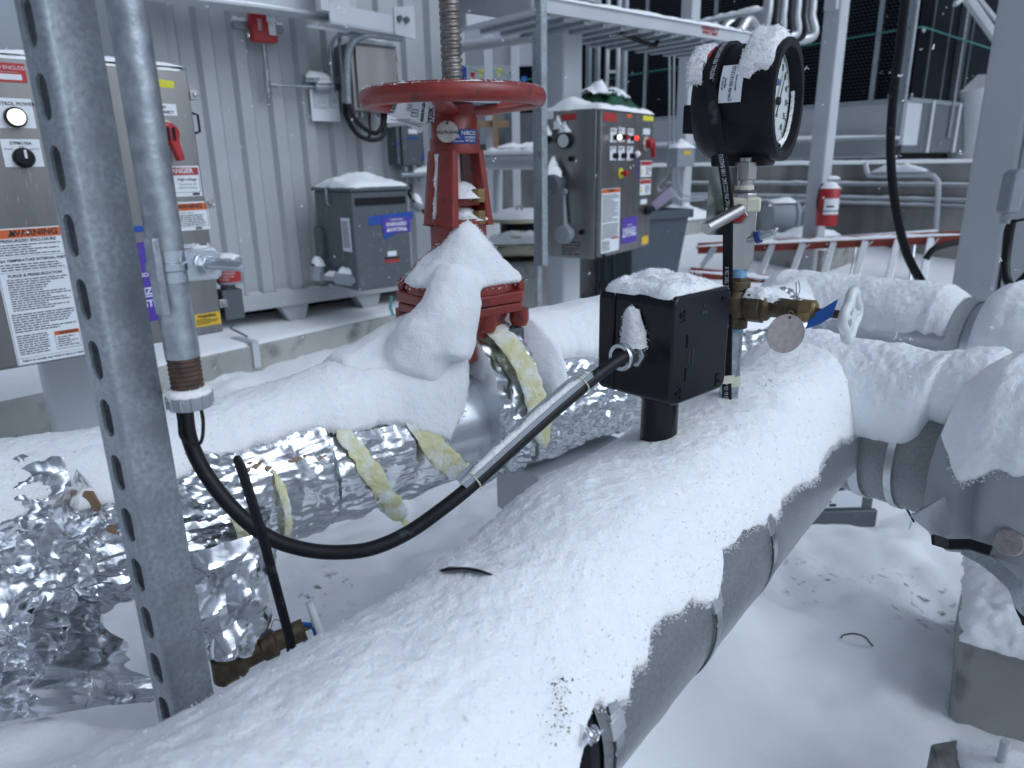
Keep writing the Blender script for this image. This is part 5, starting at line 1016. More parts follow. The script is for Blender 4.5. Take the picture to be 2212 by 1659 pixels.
# ---- red alarm on the container wall
al = thing('fire_alarm', 'red alarm horn on a short strut channel high on the container wall', 'alarm', wp(565, 55, .05))
Ta = fr(wp(563, 57, .04), d1, UP); k = (wp(590, 57, .04) - wp(537, 57, .04)).length
mb = MB(Ta); mb.box((-k * 1.05, -.02, -.04), (k * .95, .02, -.005)); mb.build('strut_channel', M['galv'], al)
mb = MB(Ta); mb.prism([(-k / 2, -.085), (k / 2, -.085), (k / 2 + .003, .07), (k / 2 - .02, .085), (-k / 2 + .01, .085), (-k / 2 - .002, .07)], 0, .055); mb.build('housing', M['redpl'], al, bevel=.008)
mb = MB(Ta); mb.box((k * .12, -.05, .055), (k * .42, .055, .075)); mb.build('strobe_lens', M['plastw'], al, bevel=.008)
mb = MB(Ta); put_text(mb, 'FIRE', -k * .18, 0, .032, rot=math.pi / 2, z=.0565); mb.build('lettering', M['wink'], al, 0)
mb = MB(); snow_pad(mb, fr(Ta @ V((-k / 2, .083, .055)), d1, V((-d1.y, d1.x, 0))), k, .055, .022, 14, 8, 1, .002); snow_pad(mb, fr(Ta @ V((-k * 1.05, .02, -.005)), d1, V((-d1.y, d1.x, 0))), k * .5, .035, .022, 14, 8, 2, .002); snow_pad(mb, fr(Ta @ V((k * .55, .02, -.005)), d1, V((-d1.y, d1.x, 0))), k * .4, .035, .022, 14, 8, 3, .002); snow_pad(mb, fr(Ta @ V((k * .1, .02, .075)), d1, V((-d1.y, d1.x, 0))), k * .3, .02, .03, 10, 6, 4, .003); snow_obj(mb, 'snow', 'snow on the red alarm and its channel')
cn = thing('alarm_conduit', 'thin grey conduit running down from the red alarm and along the wall', 'conduit', wp(580, 160, .03))
mb = MB(); mb.tube([wp(568, 90, .05), wp(576, 160, .05)], .008, 10); mb.tube([wp(592, 184, .06), wp(690, 188, .06)], .008, 10); mb.build('tube', M['galv2'], cn)
mb = MB(); mb.tube([wp(575, 150, .05), wp(579, 200, .05)], .018, 12); mb.tube([wp(579, 198, .05), wp(580, 212, .05)], .009, 10); mb.tube([wp(582, 182, .07), wp(597, 184, .07)], .017, 12); mb.build('fitting', M['galv'], cn); mb = MB(); mb.tube([wp(680, 188, .06), wp(718, 189, .07)], .026, 14); mb.build('fitting', M['galv'], cn)
mb = MB(); snow_line(mb, seg(wp(683, 179, .06), wp(716, 178, .07), 8), .05, .03); snow_obj(mb, 'snow', 'snow on the conduit fitting above the paper sheet')
# paper sheet
T = fr(wp(705, 262, .035), d1, UP); wq = (wp(735, 262, .035) - wp(673, 262, .035)).length * .97; hq = wp(700, 194, .035).z - wp(700, 262, .035).z
ps = thing('paper_sheet', 'white printed sheet in plastic stuck to the container wall below the conduit', 'paper', T.translation); mb = MB(T); mb.box((-wq / 2, 0, 0), (wq / 2, hq, .004)); mb.build('sheet', M['white'], ps)
mb = MB(T); bars(mb, -wq * .42, wq * .1, hq * .38, hq * .95, 11, z=.0048); bars(mb, wq * .12, wq * .44, hq * .42, hq * .8, 8, z=.0048); mb.build('lettering', M['greyp'], ps, 0)
# stainless wall box and conduits
sb_ = thing('stainless_box', 'square stainless junction box on the container wall under the beam, snow on top', 'junction box', wp(815, 160, .15))
T = fr(wp(766, 238, .22), d1, UP); wq = (wp(864, 238, .22) - wp(768, 238, .22)).length; hq = wp(800, 92, .22).z - wp(800, 236, .22).z
mb = MB(T); mb.box((0, 0, -.2), (wq, hq, 0)); mb.build('housing', M['ssbrush'], sb_, bevel=.004)
mb = MB(T); mb.box((.025, .015, .001), (wq - .004, hq - .015, .018)); mb.build('door', M['ssbrush'], sb_, bevel=.004)
mb = MB(T); [mb.box((wq - .01, y, -.01), (wq + .016, y + .03, .024)) for y in (.05, hq * .5, hq - .08)]; [mb.cyl((x, -.03, -.1), (x, 0.002, -.1), .014, None, 12) for x in (.06, .1, .16, .22)]; mb.build('clamp', M['steel'], sb_)
mb = MB(); snow_pad(mb, fr(T @ V((0, hq, 0.018)), d1, V((-d1.y, d1.x, 0))), wq, .2, .035, 24, 16, 3, .004); snow_obj(mb, 'snow', 'snow on the stainless wall box')
cn = thing('wall_conduits', 'bundle of three bent grey conduits beside the stainless wall box, black cables below', 'conduit', wp(740, 140, .1))
for pts, r in (([(868, 82, .30), (800, 74, .28), (775, 80, .26), (757, 100, .24), (750, 140, .22), (752, 224, .2)], .022), ([(733, 60, .1), (735, 90, .1), (739, 150, .1), (744, 224, .1)], .014), ([(800, 68, .2), (740, 74, .16), (722, 84, .12), (714, 110, .1), (716, 150, .1), (722, 200, .08)], .010)):
    mb = MB(); mb.tube(spline([wp(*q) for q in pts], 6), r, 14); mb.build('tube', M['galv2'], cn)
mb = MB(); T = fr(wp(690, 172, .03), d1, UP); mb.T = T; mb.box((-.10, -.018, 0), (.32, .018, .03)); mb.build('strut_channel', M['galv'], cn)
mb = MB(); snow_line(mb, seg(wp(658, 166, .06), wp(712, 168, .06), 10), .05, .03); snow_obj(mb, 'snow', 'snow on the short channel left of the wall conduits')
for pts, r in (([(744, 222, .1), (748, 250, .12), (770, 288, .16), (800, 302, .18), (825, 296, .18), (832, 270, .16), (832, 240, .14)], .014), ([(752, 222, .2), (762, 250, .2), (785, 276, .2), (812, 288, .18), (826, 270, .16), (828, 240, .14)], .014), ([(800, 240, .12), (798, 262, .14), (800, 285, .16), (795, 300, .16)], .008)):
    mb = MB(); mb.tube(spline([wp(*q) for q in pts], 6), r, 10); mb.build('black_cable', M['rubber'], cn, 80)
# transformer on the container wall
TRO = .62
trf = thing('transformer', 'dark grey transformer with snow on its roof, purple notice and blue tape', 'transformer', wp(780, 640, .3))
fT = fr(wp(775, 630, TRO), d1, UP); wq = (wp(892, 630, TRO) - wp(775, 630, TRO)).length; hq = wp(775, 418, TRO).z - wp(775, 634, TRO).z; dq = .46
mb = MB(fT); mb.prism([(0, 0), (wq, .0), (wq, hq), (0, hq)], -dq, 0); mb.build('housing', M['paintd'], trf, bevel=.008)
mb = MB(fT); mb.box((-.012, hq + .001, -dq - .01), (wq + .012, hq + .022, .014)); mb.build('roof', M['paintd'], trf, bevel=.004)
mb = MB(fT); mb.box((.02, hq - .075, .001), (wq - .02, hq - .035, .006)); mb.build('vent_slot', M['void'], trf)
def fl(u, v): return loc(fT, wp(u, v, TRO))
a, b = fl(797, 488), fl(891, 456); mb = MB(fT); mb.prism([(a.x, a.y), (b.x, b.y - .045), (b.x, b.y), (a.x, a.y + .05)], .001, .003); a, b = fl(826, 600 - 98), fl(886, 482); mb.prism([(a.x + .01, a.y - .04), (b.x, b.y - .02), (b.x, b.y + .02), (a.x, a.y + .01)], .001, .0026); mb.build('blue_tape', M['blue'], trf)
a, b = fl(827, 505), fl(884, 468); mb = MB(fT); mb.box((a.x, a.y, .003), (b.x, b.y, .005)); nt_ = mb.build('purple_notice', M['purple'], trf)
mb = MB(fT); cx_2 = (a.x + b.x) / 2; hh = b.y - a.y; put_text(mb, 'COMMISSIONING', cx_2, a.y + hh * .88, hh * .13, bold=.0004, z=.0056); put_text(mb, 'ENERGIZED', cx_2, a.y + hh * .58, hh * .30, bold=.001, z=.0056); put_text(mb, '\u25b2SYSTEM\u25b2', cx_2, a.y + hh * .22, hh * .30, bold=.001, z=.0056); mb.build('lettering', M['wink'], nt_, 0)
a, b = fl(832, 568), fl(863, 552); mb = MB(fT); mb.box((a.x, a.y, .001), (b.x, (a.y + b.y) / 2, .003)); mb.build('red_label', M['labred'], trf); mb = MB(fT); mb.box((a.x, (a.y + b.y) / 2 + .001, .001), (b.x, b.y, .003)); mb.build('black_label', M['ink'], trf); mb = MB(fT); mb.box((a.x + .02, b.y + .002, .001), (b.x - .02, b.y + .03, .003)); mb.build('white_label', M['white'], trf)
sT = fr(fT @ V((0, 0, -dq)), -(d1.cross(UP)) * -1 if False else d2, UP)  # left side face, x towards the viewer
mb = MB(fT); mb.box((-.004, hq * .40, -dq * .30), (-.001, hq * .74, -dq * .08)); pl2 = mb.build('rating_label', M['white'], trf)
mb = MB(fr(fT @ V((-.0045, hq * .40, -dq * .30)), d2, UP)); bars(mb, .012, dq * .20, .02, hq * .31, 12); mb.build('lettering', M['ink'], pl2, 0)
mb = MB(fT); mb.tube([(-.005, hq * .86, -dq * .55), (-.02, hq * .88, -dq * .55), (-.02, hq * 1.04, -dq * .55), (-.005, hq * 1.06, -dq * .55)], .007, 8); mb.build('lifting_eye', M['galv'], trf)
mb = MB(fT); mb.box((-.03, hq * .3, -dq * .98), (-.002, hq * .62, -dq * .80)); mb.build('side_bracket', M['paintd'], trf, bevel=.003)
mb = MB(); snow_pad(mb, fr(fT @ V((-.01, hq + .022, .012)), d1, V((-d1.y, d1.x, 0))), wq + .02, dq, .035, 40, 30, 4, .002, (wq * .5, dq * .5, .05, .14)); snow_obj(mb, 'snow', 'snow heaped on the roof of the grey transformer')
cn = thing('conduit_elbows', 'grey conduit fittings and stub joining the lower left of the transformer to the wall', 'conduit', wp(730, 600, .4))
mb = MB(); mb.tube([wp(686, 575, .25), wp(686, 605, .25)], .042, 14); mb.tube([wp(700, 598, .3), wp(735, 600, .45)], .022, 12); mb.tube([wp(728, 600, .45), wp(766, 604, .55)], .038, 14); mb.tube([wp(760, 604, .55), wp(775, 603, .58)], .026, 12); mb.build('fitting', M['greyp'], cn)
mb = MB(); mb.tube([wp(715, 612, .3), wp(716, 622, .3)], .012, 8); mb.box((0, 0, 0), (.001, .001, .001)) if False else None; mb.build('drain_plug', M['galv'], cn)
mb = MB(); snow_line(mb, seg(wp(676, 572, .25), wp(698, 572, .25), 6), .08, .045); snow_line(mb, seg(wp(704, 594, .32), wp(732, 594, .44), 6), .04, .02); snow_line(mb, seg(wp(733, 588, .46), wp(768, 592, .55), 8), .06, .04); snow_obj(mb, 'snow', 'snow on the conduit elbows beside the transformer')
mb = MB(); mb.strip([wp(846, 640, .35), wp(843, 665, .4), wp(850, 682, .42)], .02, .004, d1); mb.build('green_strap', M['cord'], None, label='short green strap hanging under the transformer', category='strap')
# small disconnect boxes and LB fitting right of the wall box
db = thing('disconnect_box', 'small grey disconnect box with blue tape mounted low on the wall behind the handwheel', 'switch box', wp(880, 330, .1))
T = fr(wp(872, 358, .14), d1, UP); wq = (wp(918, 358, .14) - wp(872, 358, .14)).length; hq = wp(890, 272, .14).z - wp(890, 358, .14).z
mb = MB(T); mb.box((0, 0, -.13), (wq, hq, 0)); mb.box((-.03, hq * .02, -.13), (-.002, hq * .98, -.02)); mb.build('housing', M['paintd'], db, bevel=.006)
mb = MB(T); mb.box((wq * .2, hq * .66, .001), (wq * .75, hq * .71, .003)); mb.build('blue_tape', M['blue'], db); mb = MB(T); mb.prism([(wq * .82, .03), (wq * .99, .03), (wq * .99, .11)], .001, .003); mb.build('blue_tape', M['blue'], db); mb = MB(T); mb.prism([(-.03, hq * .50), (-.005, hq * .56), (-.005, hq * .62), (-.03, hq * .55)], -.02, -.018); mb.build('blue_tape', M['blue'], db)
mb = MB(T); mb.box((wq * .3, hq * .80, .001), (wq * .72, hq * .92, .003)); mb.build('white_label', M['white'], db)
for x in (.05, .16): mb = MB(T); mb.cyl((x, -.10, -.06), (x, .002, -.06), .02, None, 12); mb.build('conduit_stub', M['galv2'], db)
mb = MB(); mb.tube(spline([wp(888, 400, .1), wp(884, 420, .12), wp(900, 440, .2), wp(925, 466, .25), wp(950, 480, .25)], 6), .012, 10); mb.build('black_cable', M['rubber'], None, 80, label='short black cable curving from the small disconnect box behind the red valve', category='cable')
fb = thing('conduit_fitting', 'grey conduit fitting with snow on it at the upper right of the transformer', 'fitting', wp(905, 440, .4)); mb = MB(); mb.tube([wp(893, 436, .5), wp(908, 450, .5)], .03, 12); mb.build('body', M['greyp'], fb)
mb = MB(); mb.tube([wp(865, 378, .12), wp(955, 376, .12)], .020, 10); mb.build('pipe_rail', M['galv2'], None, label='short snow-topped horizontal pipe on the wall left of the red yoke', category='pipe')
mb = MB(); snow_line(mb, seg(wp(892, 372, .12), wp(950, 368, .12), 10), .05, .035); snow_line(mb, seg(wp(892, 432, .5), wp(908, 441, .5), 6), .06, .04); snow_obj(mb, 'snow', 'snow on the short pipe and fitting behind the red valve')
# ================= stainless control panels =================
def panel_items(T, mp, par, items):
    for it in items:
        kind, u0, v0, u1, v1 = it[:5]; a, b = mp(u0, v1), mp(u1, v0); yield kind, a.x, a.y, b.x, b.y, it[5:]
def plate(T, par, name, m, x0, y0, x1, y1, z=.002): mb = MB(T); mb.box((x0, y0, .0004), (x1, y1, z)); return mb.build(name, m, par, 0)
def letters(T, par, m, fn): mb = MB(T); fn(mb); return mb.build('lettering', m, par, 0)
def control_panel(tag_, label, T, W, H, DPT, mp):
    cp_ = thing('control_panel', label, 'control panel', T.translation)
    mb = MB(T); mb.box((-.012, -.012, -DPT), (W + .012, H + .012, -.028)); mb.build('enclosure', M['ssbrush'], cp_, bevel=.004)
    mb = MB(T); mb.box((0, 0, -.026), (W, H, 0)); mb.build('door', M['ssbrush'], cp_, bevel=.003)
    return cp_
zl = D(482, 713, 2.43).z; pr0 = Zp(482, 713, zl); pl0 = Zp(40, 790, zl); dxl = (pr0 - pl0).normalized(); Wl = .76; H_ = P(402, 152, pr0.y).z - zl
H_ = vz(402, 152, pr0) - zl
TL_ = fr(pr0 - dxl * Wl, dxl, UP); nl = dxl.cross(UP)
mpl = lambda u, v: loc(TL_, on(u, v, pr0, nl))
lp_ = control_panel('l', 'large stainless control panel behind the slotted strut, covered in warning labels', TL_, Wl, H_, .32, mpl)
def lab(u0, v0, u1, v1): a, b = mpl(u0, v1), mpl(u1, v0); return a.x, a.y, b.x, b.y
# big warning sheet: bottom (40,795)-(180,775), top at v 485
a = mpl(36, 795); b = mpl(150, 470); sx0, sy0 = mpl(40, 793).x, mpl(40, 793).y + .004; sy1 = mpl(130, 487).y; sx1 = sx0 + (sy1 - sy0) * .47
ws_ = plate(TL_, lp_, 'warning_sheet', M['white'], sx0, sy0, sx1, sy1); sw_, sh_ = sx1 - sx0, sy1 - sy0
plate(TL_, ws_, 'orange_band', M['orange'], sx0 + .004, sy1 - sh_ * .070, sx1 - .004, sy1 - .003, .0026)
def f(mb):
    zq = .0031; X = lambda t: sx0 + sw_ * t; Y = lambda t: sy0 + sh_ * t
    put_text(mb, '\u26a0 WARNING' if False else 'WARNING', X(.60), Y(.963), sh_ * .062, bold=.0008, z=zq)
    mb.prism([(X(.24), Y(.943)), (X(.36), Y(.943)), (X(.30), Y(.988))], zq - .0004, zq)
    z2 = .0025; put_text(mb, 'PRESSURIZED ENCLOSURE', X(.5), Y(.910), sh_ * .030, bold=.0004, z=z2); bars(mb, X(.06), X(.95), Y(.805), Y(.89), 5, z=z2); rect(mb, X(.03), Y(.795), X(.97), Y(.797), z2)
    put_text(mb, 'HIGH TEMPERATURE INTERNAL PARTS', X(.5), Y(.770), sh_ * .027, bold=.0004, z=z2); bars(mb, X(.06), X(.95), Y(.695), Y(.75), 3, z=z2); rect(mb, X(.03), Y(.685), X(.97), Y(.687), z2)
    put_text(mb, 'PURGE & PRESSURIZATION', X(.5), Y(.660), sh_ * .029, bold=.0004, z=z2); bars(mb, X(.10), X(.95), Y(.40), Y(.64), 14, z=z2); bars(mb, X(.06), X(.95), Y(.24), Y(.385), 8, z=z2); bars(mb, X(.06), X(.52), Y(.07), Y(.225), 9, z=z2)
    rect(mb, X(.03), Y(.048), X(.97), Y(.050), z2); put_text(mb, 'Failure to comply may result in injury or death.', X(.52), Y(.027), sh_ * .022, bold=.0003, z=z2)
    for x0, y0, x1, y1 in ((.015, .008, .02, .992), (.98, .008, .985, .992), (.58, .075, .586, .20), (.94, .075, .946, .20), (.58, .075, .946, .079)): rect(mb, X(x0), Y(y0), X(x1), Y(y1), z2)
    bars(mb, X(.61), X(.92), Y(.09), Y(.175), 5, z=z2); put_text(mb, 'WARNING', X(.78), Y(.20), sh_ * .026, bold=.0004, z=.0033)
letters(TL_, ws_, M['ink'], f); plate(TL_, ws_, 'orange_band', M['orange'], sx0 + sw_ * .58, sy0 + sh_ * .185, sx0 + sw_ * .945, sy0 + sh_ * .215, .0029)
x0, y0, x1, y1 = lab(-40, 138, 52, 174); q = plate(TL_, lp_, 'red_plate', M['labred'], x0, y0, x1, y1)
letters(TL_, q, M['wink'], lambda mb: (put_text(mb, 'PURGED ENCLOSURE', (x0 + x1) / 2 + .01, y1 - .012, .013, z=.0026), bars(mb, x0 + .02, x1 - .01, y0 + .024, y1 - .022, 3, z=.0026), rect(mb, x0 + .03, y0 + .006, x1 - .012, y0 + .020, .0026)))
x0, y0, x1, y1 = lab(-9, 214, 66, 276); q = plate(TL_, lp_, 'lamp_plate', M['white'], x0, y0, x1, y1); letters(TL_, q, M['ink'], lambda mb: (put_text(mb, 'CONTROL POWER', (x0 + x1) / 2, y1 - .014, .0125, bold=.0003, z=.0026), put_text(mb, 'ON', (x0 + x1) / 2, y1 - .030, .0125, bold=.0003, z=.0026)))
ct = mpl(31, 254); mb = MB(TL_); mb.lathe([(.026, .002), (.026, .022), (.021, .024), (.021, .018), (.0001, .018)], (ct.x, ct.y, 0), (0, 0, 1), 28); q = mb.build('lamp_ring', M['matblack'], lp_); mb = MB(TL_); mb.lathe([(.0205, .017), (.0205, .030), (.017, .036), (.0001, .038)], (ct.x, ct.y, 0), (0, 0, 1), 28); mb.build('lamp_lens', M['lampw'], q)
x0, y0, x1, y1 = lab(12, 301, 84, 361); q = plate(TL_, lp_, 'switch_plate', M['white'], x0, y0, x1, y1); letters(TL_, q, M['ink'], lambda mb: (put_text(mb, '57PM176A', (x0 + x1) / 2, y1 - .011, .0115, bold=.0003, z=.0026), put_text(mb, 'HAND', x0 + .016, y1 - .026, .0075, z=.0026), put_text(mb, 'OFF', (x0 + x1) / 2, y1 - .021, .0075, z=.0026), put_text(mb, 'AUTO', x1 - .016, y1 - .026, .0075, z=.0026)))
ct = mpl(50, 341); mb = MB(TL_); mb.lathe([(.026, .002), (.026, .016), (.023, .02), (.020, .034), (.0001, .035)], (ct.x, ct.y, 0), (0, 0, 1), 28); q = mb.build('selector_knob', M['matblack'], lp_); mb = MB(TL_); mb.box((ct.x - .003, ct.y - .002, .034), (ct.x + .003, ct.y + .020, .0365)); mb.build('white_mark', M['wink'], q)
a, b = mpl(330, 190), mpl(376, 176); mb = MB(TL_); mb.prism([(a.x, a.y + .004), (b.x - .004, b.y - .02), (b.x, b.y), (a.x + .002, a.y + .028)], .0004, .0014); mb.build('yellow_tape', M['lime'], lp_, 0)
x0, y0, x1, y1 = lab(318, 225, 379, 248); q = plate(TL_, lp_, 'disconnect_plate', M['white'], x0, y0, x1, y1); letters(TL_, q, M['ink'], lambda mb: (put_text(mb, 'MAIN', (x0 + x1) / 2, y1 - .010, .011, bold=.0003, z=.0026), put_text(mb, 'DISCONNECT', (x0 + x1) / 2, y0 + .009, .011, bold=.0003, z=.0026)))
ct = mpl(352, 290); mb = MB(TL_); mb.lathe([(.042, .002), (.042, .012), (.036, .018), (.0001, .018)], (ct.x, ct.y, 0), (0, 0, 1), 32); q = mb.build('handle_base', M['rope'], lp_)
mb = MB(TL_); mb.lathe([(.034, .018), (.034, .045), (.028, .052), (.0001, .052)], (ct.x, ct.y, 0), (0, 0, 1), 28); mb.prism([(ct.x - .016, ct.y + .02), (ct.x + .018, ct.y + .02), (ct.x + .034, ct.y - .075), (ct.x + .014, ct.y - .08)], .03, .060); mb.build('red_lever', M['redpl'], q, bevel=.004)
mb = MB(TL_); mb.box((ct.x + .006, ct.y - .02, .0605), (ct.x + .014, ct.y + .018, .064)); mb.box((ct.x - .01, ct.y - .02, .0605), (ct.x - .003, ct.y + .018, .064)); mb.build('black_grip', M['matblack'], q)
for (u0, v0, u1, v1, m, w1, w2) in ((340, 358, 428, 427, M['labred'], 'DANGER', 'High voltage'), (352, 434, 446, 502, M['orange'], 'WARNING', 'Arc Flash Hazard')):
    x0, y0, x1, y1 = lab(u0, v0, u1, v1); q = plate(TL_, lp_, 'warning_label', M['white'], x0, y0, x1, y1); hh, ww = y1 - y0, x1 - x0
    plate(TL_, q, 'colour_band', m, x0 + .004, y1 - hh * .30, x1 - .004, y1 - .005, .0026)
    def f(mb):
        for r in ((x0 + .0035, y0 + hh * .14, x0 + .0045, y1 - .004), (x1 - .0045, y0 + hh * .14, x1 - .0035, y1 - .004), (x0 + .004, y0 + hh * .13, x1 - .004, y0 + hh * .14)): rect(mb, *r, .0026)
        if w1 == 'WARNING': put_text(mb, w1, (x0 + x1) / 2 + ww * .06, y1 - hh * .16, hh * .22, bold=.0006, z=.0031); put_text(mb, w2, (x0 + x1) / 2, y1 - hh * .38, hh * .09, z=.0026); bars(mb, x0 + ww * .08, x1 - ww * .08, y0 + hh * .16, y1 - hh * .44, 6, z=.0026); put_text(mb, '||||||||||', x1 - ww * .25, y0 + hh * .07, hh * .09, bold=.0004, z=.0026)
        else: put_text(mb, w2, x0 + ww * .70, y1 - hh * .44, hh * .13, bold=.0002, z=.0026); put_text(mb, 'Turn power off', x0 + ww * .69, y1 - hh * .60, hh * .095, z=.0026); put_text(mb, 'before servicing', x0 + ww * .69, y1 - hh * .71, hh * .095, z=.0026); rect(mb, x0 + ww * .38, y0 + hh * .14, x0 + ww * .387, y1 - hh * .3, .0026); rect(mb, x1 - ww * .22, y0 + hh * .03, x1 - ww * .06, y0 + hh * .11, .0026)
    letters(TL_, q, M['ink'], f)
    if w1 == 'DANGER':
        letters(TL_, q, M['wink'], lambda mb: put_text(mb, w1, (x0 + x1) / 2 + ww * .06, y1 - hh * .165, hh * .22, bold=.0006, z=.0032))
        mb = MB(TL_); mb.prism([(x0 + ww * .06, y0 + hh * .2), (x0 + ww * .36, y0 + hh * .2), (x0 + ww * .21, y0 + hh * .6)], .0022, .0028); t2_ = mb.build('hazard_triangle', M['yellow'], q, 0)
x0, y0, x1, y1 = lab(262, 520, 345, 693); q = plate(TL_, lp_, 'purple_notice', M['purple'], x0, mpl(306, 697).y, x1, y1); letters(TL_, q, M['wink'], lambda mb: (put_text(mb, 'COMMISSIONING', x1 - .008, mpl(330, 592).y, .017, 'RIGHT', .0004, z=.0026), put_text(mb, 'ENERGIZED', x1 - .010, mpl(330, 628).y, .030, 'RIGHT', .001, z=.0026), put_text(mb, 'SYSTEM', x1 - .010, mpl(330, 655).y, .030, 'RIGHT', .001, z=.0026), rect(mb, x0, mpl(330, 640).y, x1, mpl(330, 640).y + .004, .0026)))
x0, y0, x1, y1 = lab(250, 487, 318, 505); plate(TL_, lp_, 'blue_tape', M['blue'], x0, y0, x1, y1, .0028)
x0, y0, x1, y1 = lab(385, 526, 430, 538); q = plate(TL_, lp_, 'number_plate', M['white'], x0, y0, x1, y1); letters(TL_, q, M['ink'], lambda mb: put_text(mb, '57PM176A', (x0 + x1) / 2, (y0 + y1) / 2, (y1 - y0) * .75, z=.0026))
x0, y0, x1, y1 = lab(421, 672, 474, 708); q = plate(TL_, lp_, 'yellow_label', M['yellow'], x0, y0, x1, y1); letters(TL_, q, M['ink'], lambda mb: (put_text(mb, 'WARNING', (x0 + x1) / 2, y1 - (y1 - y0) * .22, (y1 - y0) * .30, bold=.0006, z=.0026), bars(mb, x0 + .008, x1 - .008, y0 + .006, y0 + (y1 - y0) * .62, 5, z=.0026)))
mb = MB(TL_)
for v in (207, 440, 660): y = mpl(450, v).y; mb.box((Wl - .002, y - .014, -.02), (Wl + .026, y + .014, .006)); mb.lathe([(.008, .006), (.008, .010), (.0001, .011)], (Wl + .014, y, 0), (0, 0, 1), 14)
mb.build('door_clamp', M['steel'], lp_, bevel=.002)
mb = MB(TL_); y = mpl(424, 265).y; mb.tube([(Wl + .012, y + .03, -.03), (Wl + .028, y + .025, -.03), (Wl + .028, y - .025, -.03), (Wl + .012, y - .03, -.03)], .004, 8); mb.build('handle', M['matblack'], lp_)
mb = MB(); snow_pad(mb, fr(TL_ @ V((0, H_ + .012, 0)), dxl, V((-dxl.y, dxl.x, 0))), Wl, .30, .018, 70, 24, 7, .002, (.12, .16, .05, .07)); snow_pad(mb, fr(TL_ @ V((0, H_, .0)), dxl, V((-dxl.y, dxl.x, 0))), Wl, .024, .012, 60, 6, 9, .001); mb.fuzz(900, .003); snow_obj(mb, 'snow', 'thin snow on the top edge of the large stainless panel')
lpost = P(152, 850, 2.62); mb = hss(lpost.x, lpost.y, .16, -.1, .78, 50.5); mb.build('panel_post', M['paint'], None, label='short square grey steel post standing in snow below the large stainless panel', category='post')
# purge vent beside the panel
vq = D(492, 560, 2.42); vt = thing('purge_vent', 'round grey vent with a red label at the right side of the large panel', 'vent', vq - UP * .2)
vzt, vzb = vz(490, 556, vq), vz(494, 612, vq); r_ = .5 * 55 / FP * 2.5
mb = MB(); mb.lathe([(.0001, vzb), (r_ * .96, vzb), (r_, vzb + .006), (r_, vzt - .006), (r_ * .95, vzt), (.0001, vzt + .002)], (vq.x, vq.y, 0), UP, 36); mb.build('cap', M['greyp'], vt)
mb = MB(); zz1, zz2 = vz(494, 606, vq), vz(494, 566, vq); mb.grid(20, 2, lambda a, b: V((vq.x + (r_ + .001) * math.sin(lerp(-1.5, 1.25, a)), vq.y - (r_ + .001) * math.cos(lerp(-1.5, 1.25, a)), lerp(zz1, zz2, b)))); rl = mb.build('red_label', M['labred'], vt, 60)
mb = MB()
for tx, t in (('WARNING', .82), ('THIS VENT MUST NOT BE', .62), ('PRIOR TO OPENING', .46), ('PROTECTIVE CAP', .30), ('BLOCKED', .14)):
    vs, fs = textmesh(tx, .0085); mb.add([V((vq.x + (r_ + .0018) * math.sin(x / r_ - .1), vq.y - (r_ + .0018) * math.cos(x / r_ - .1), lerp(zz1, zz2, t) + y)) for x, y, _ in vs], fs)
mb.build('lettering', M['wink'], rl, 0)
mb = MB(); mb.lathe([(r_ * .55, vz(480, 690, vq)), (r_ * .55, vzb)], (vq.x - .012, vq.y, 0), UP, 20); mb.T = fr(V((vq.x - .012, vq.y, 0)), dxl, UP); mb.box((-.035, vz(480, 690, vq), -.03), (.035, vz(480, 625, vq), .03)); mb.build('housing', M['paintd'], vt, bevel=.004)
mb = MB(); snow_pad(mb, fr(V((vq.x - r_ * .8, vq.y - r_ * .8, vzt)), V((1, 0, 0)), V((0, 1, 0))), r_ * 1.6, r_ * 1.6, .014, 16, 16, 2, 0); snow_obj(mb, 'snow', 'snow on the round vent cap')
# ================= middle column and second control panel =================
mb = hss(cc.x, cc.y, .175, -.2, 3.2, 50.5); mb.build('steel_column', M['paint'], None, label='pale grey square steel column in the middle, behind the second stainless panel', category='column')
mb = MB(); q = P(1171, 300, 4.30); mb.T = fr(V((q.x, q.y, 0)), d1, V((-d1.y, d1.x, 0))); mb.box((-.022, -.022, .62), (.022, .022, 2.2)); mb.build('channel_post', M['galv2'], None, label='thin galvanised channel post just left of the middle column', category='post', bevel=.002)
mb = MB(); mb.T = fr(V((q.x, q.y, 0)), d1, V((-d1.y, d1.x, 0))); mb.box((-.018, .026, .2), (.018, .06, 1.9)); mb.build('channel_post', M['galv'], None, label='darker galvanised channel post fixed behind the thin post beside the middle column', category='post', bevel=.002)
zc_ = D(1294, 556, 4.41).z; c0_ = Zp(1294, 556, zc_); c1_ = Zp(1402, 529, zc_); dxc = (c1_ - c0_).normalized(); nc = dxc.cross(UP); Wc = (c1_ - c0_).length; Hc = vz(1294, 238, c0_) - zc_
TC = fr(c0_, dxc, UP); mpc = lambda u, v: loc(TC, on(u, v, c0_, nc)); DC = .40; print('PANEL2', c0_, c1_, Wc, Hc, math.degrees(math.atan2(dxc.x, dxc.y)))
for dd in (.3, .35, .4, .45, .5, .55, .6, .65):
    uu = [(CX + FP * ((p - CAM).dot(cr)) / ((p - CAM).dot(cf))) for p in [c0_ - nc * dd]][0]
    if uu <= 1183: DC = dd; break
cpn = control_panel('c', 'second stainless control panel, lamps lit, with a green cloth on top', TC, Wc, Hc, DC, mpc)
def labc(u0, v0, u1, v1): a, b = mpc(u0, v1), mpc(u1, v0); return a.x, a.y, b.x, b.y
def oc5(x, y): return 1123 + x * .2811, 155.5 + y * .2811   # enlarged view -> picture
def lc5(x0, y0, x1, y1): return labc(*oc5(x0, y0), *oc5(x1, y1))
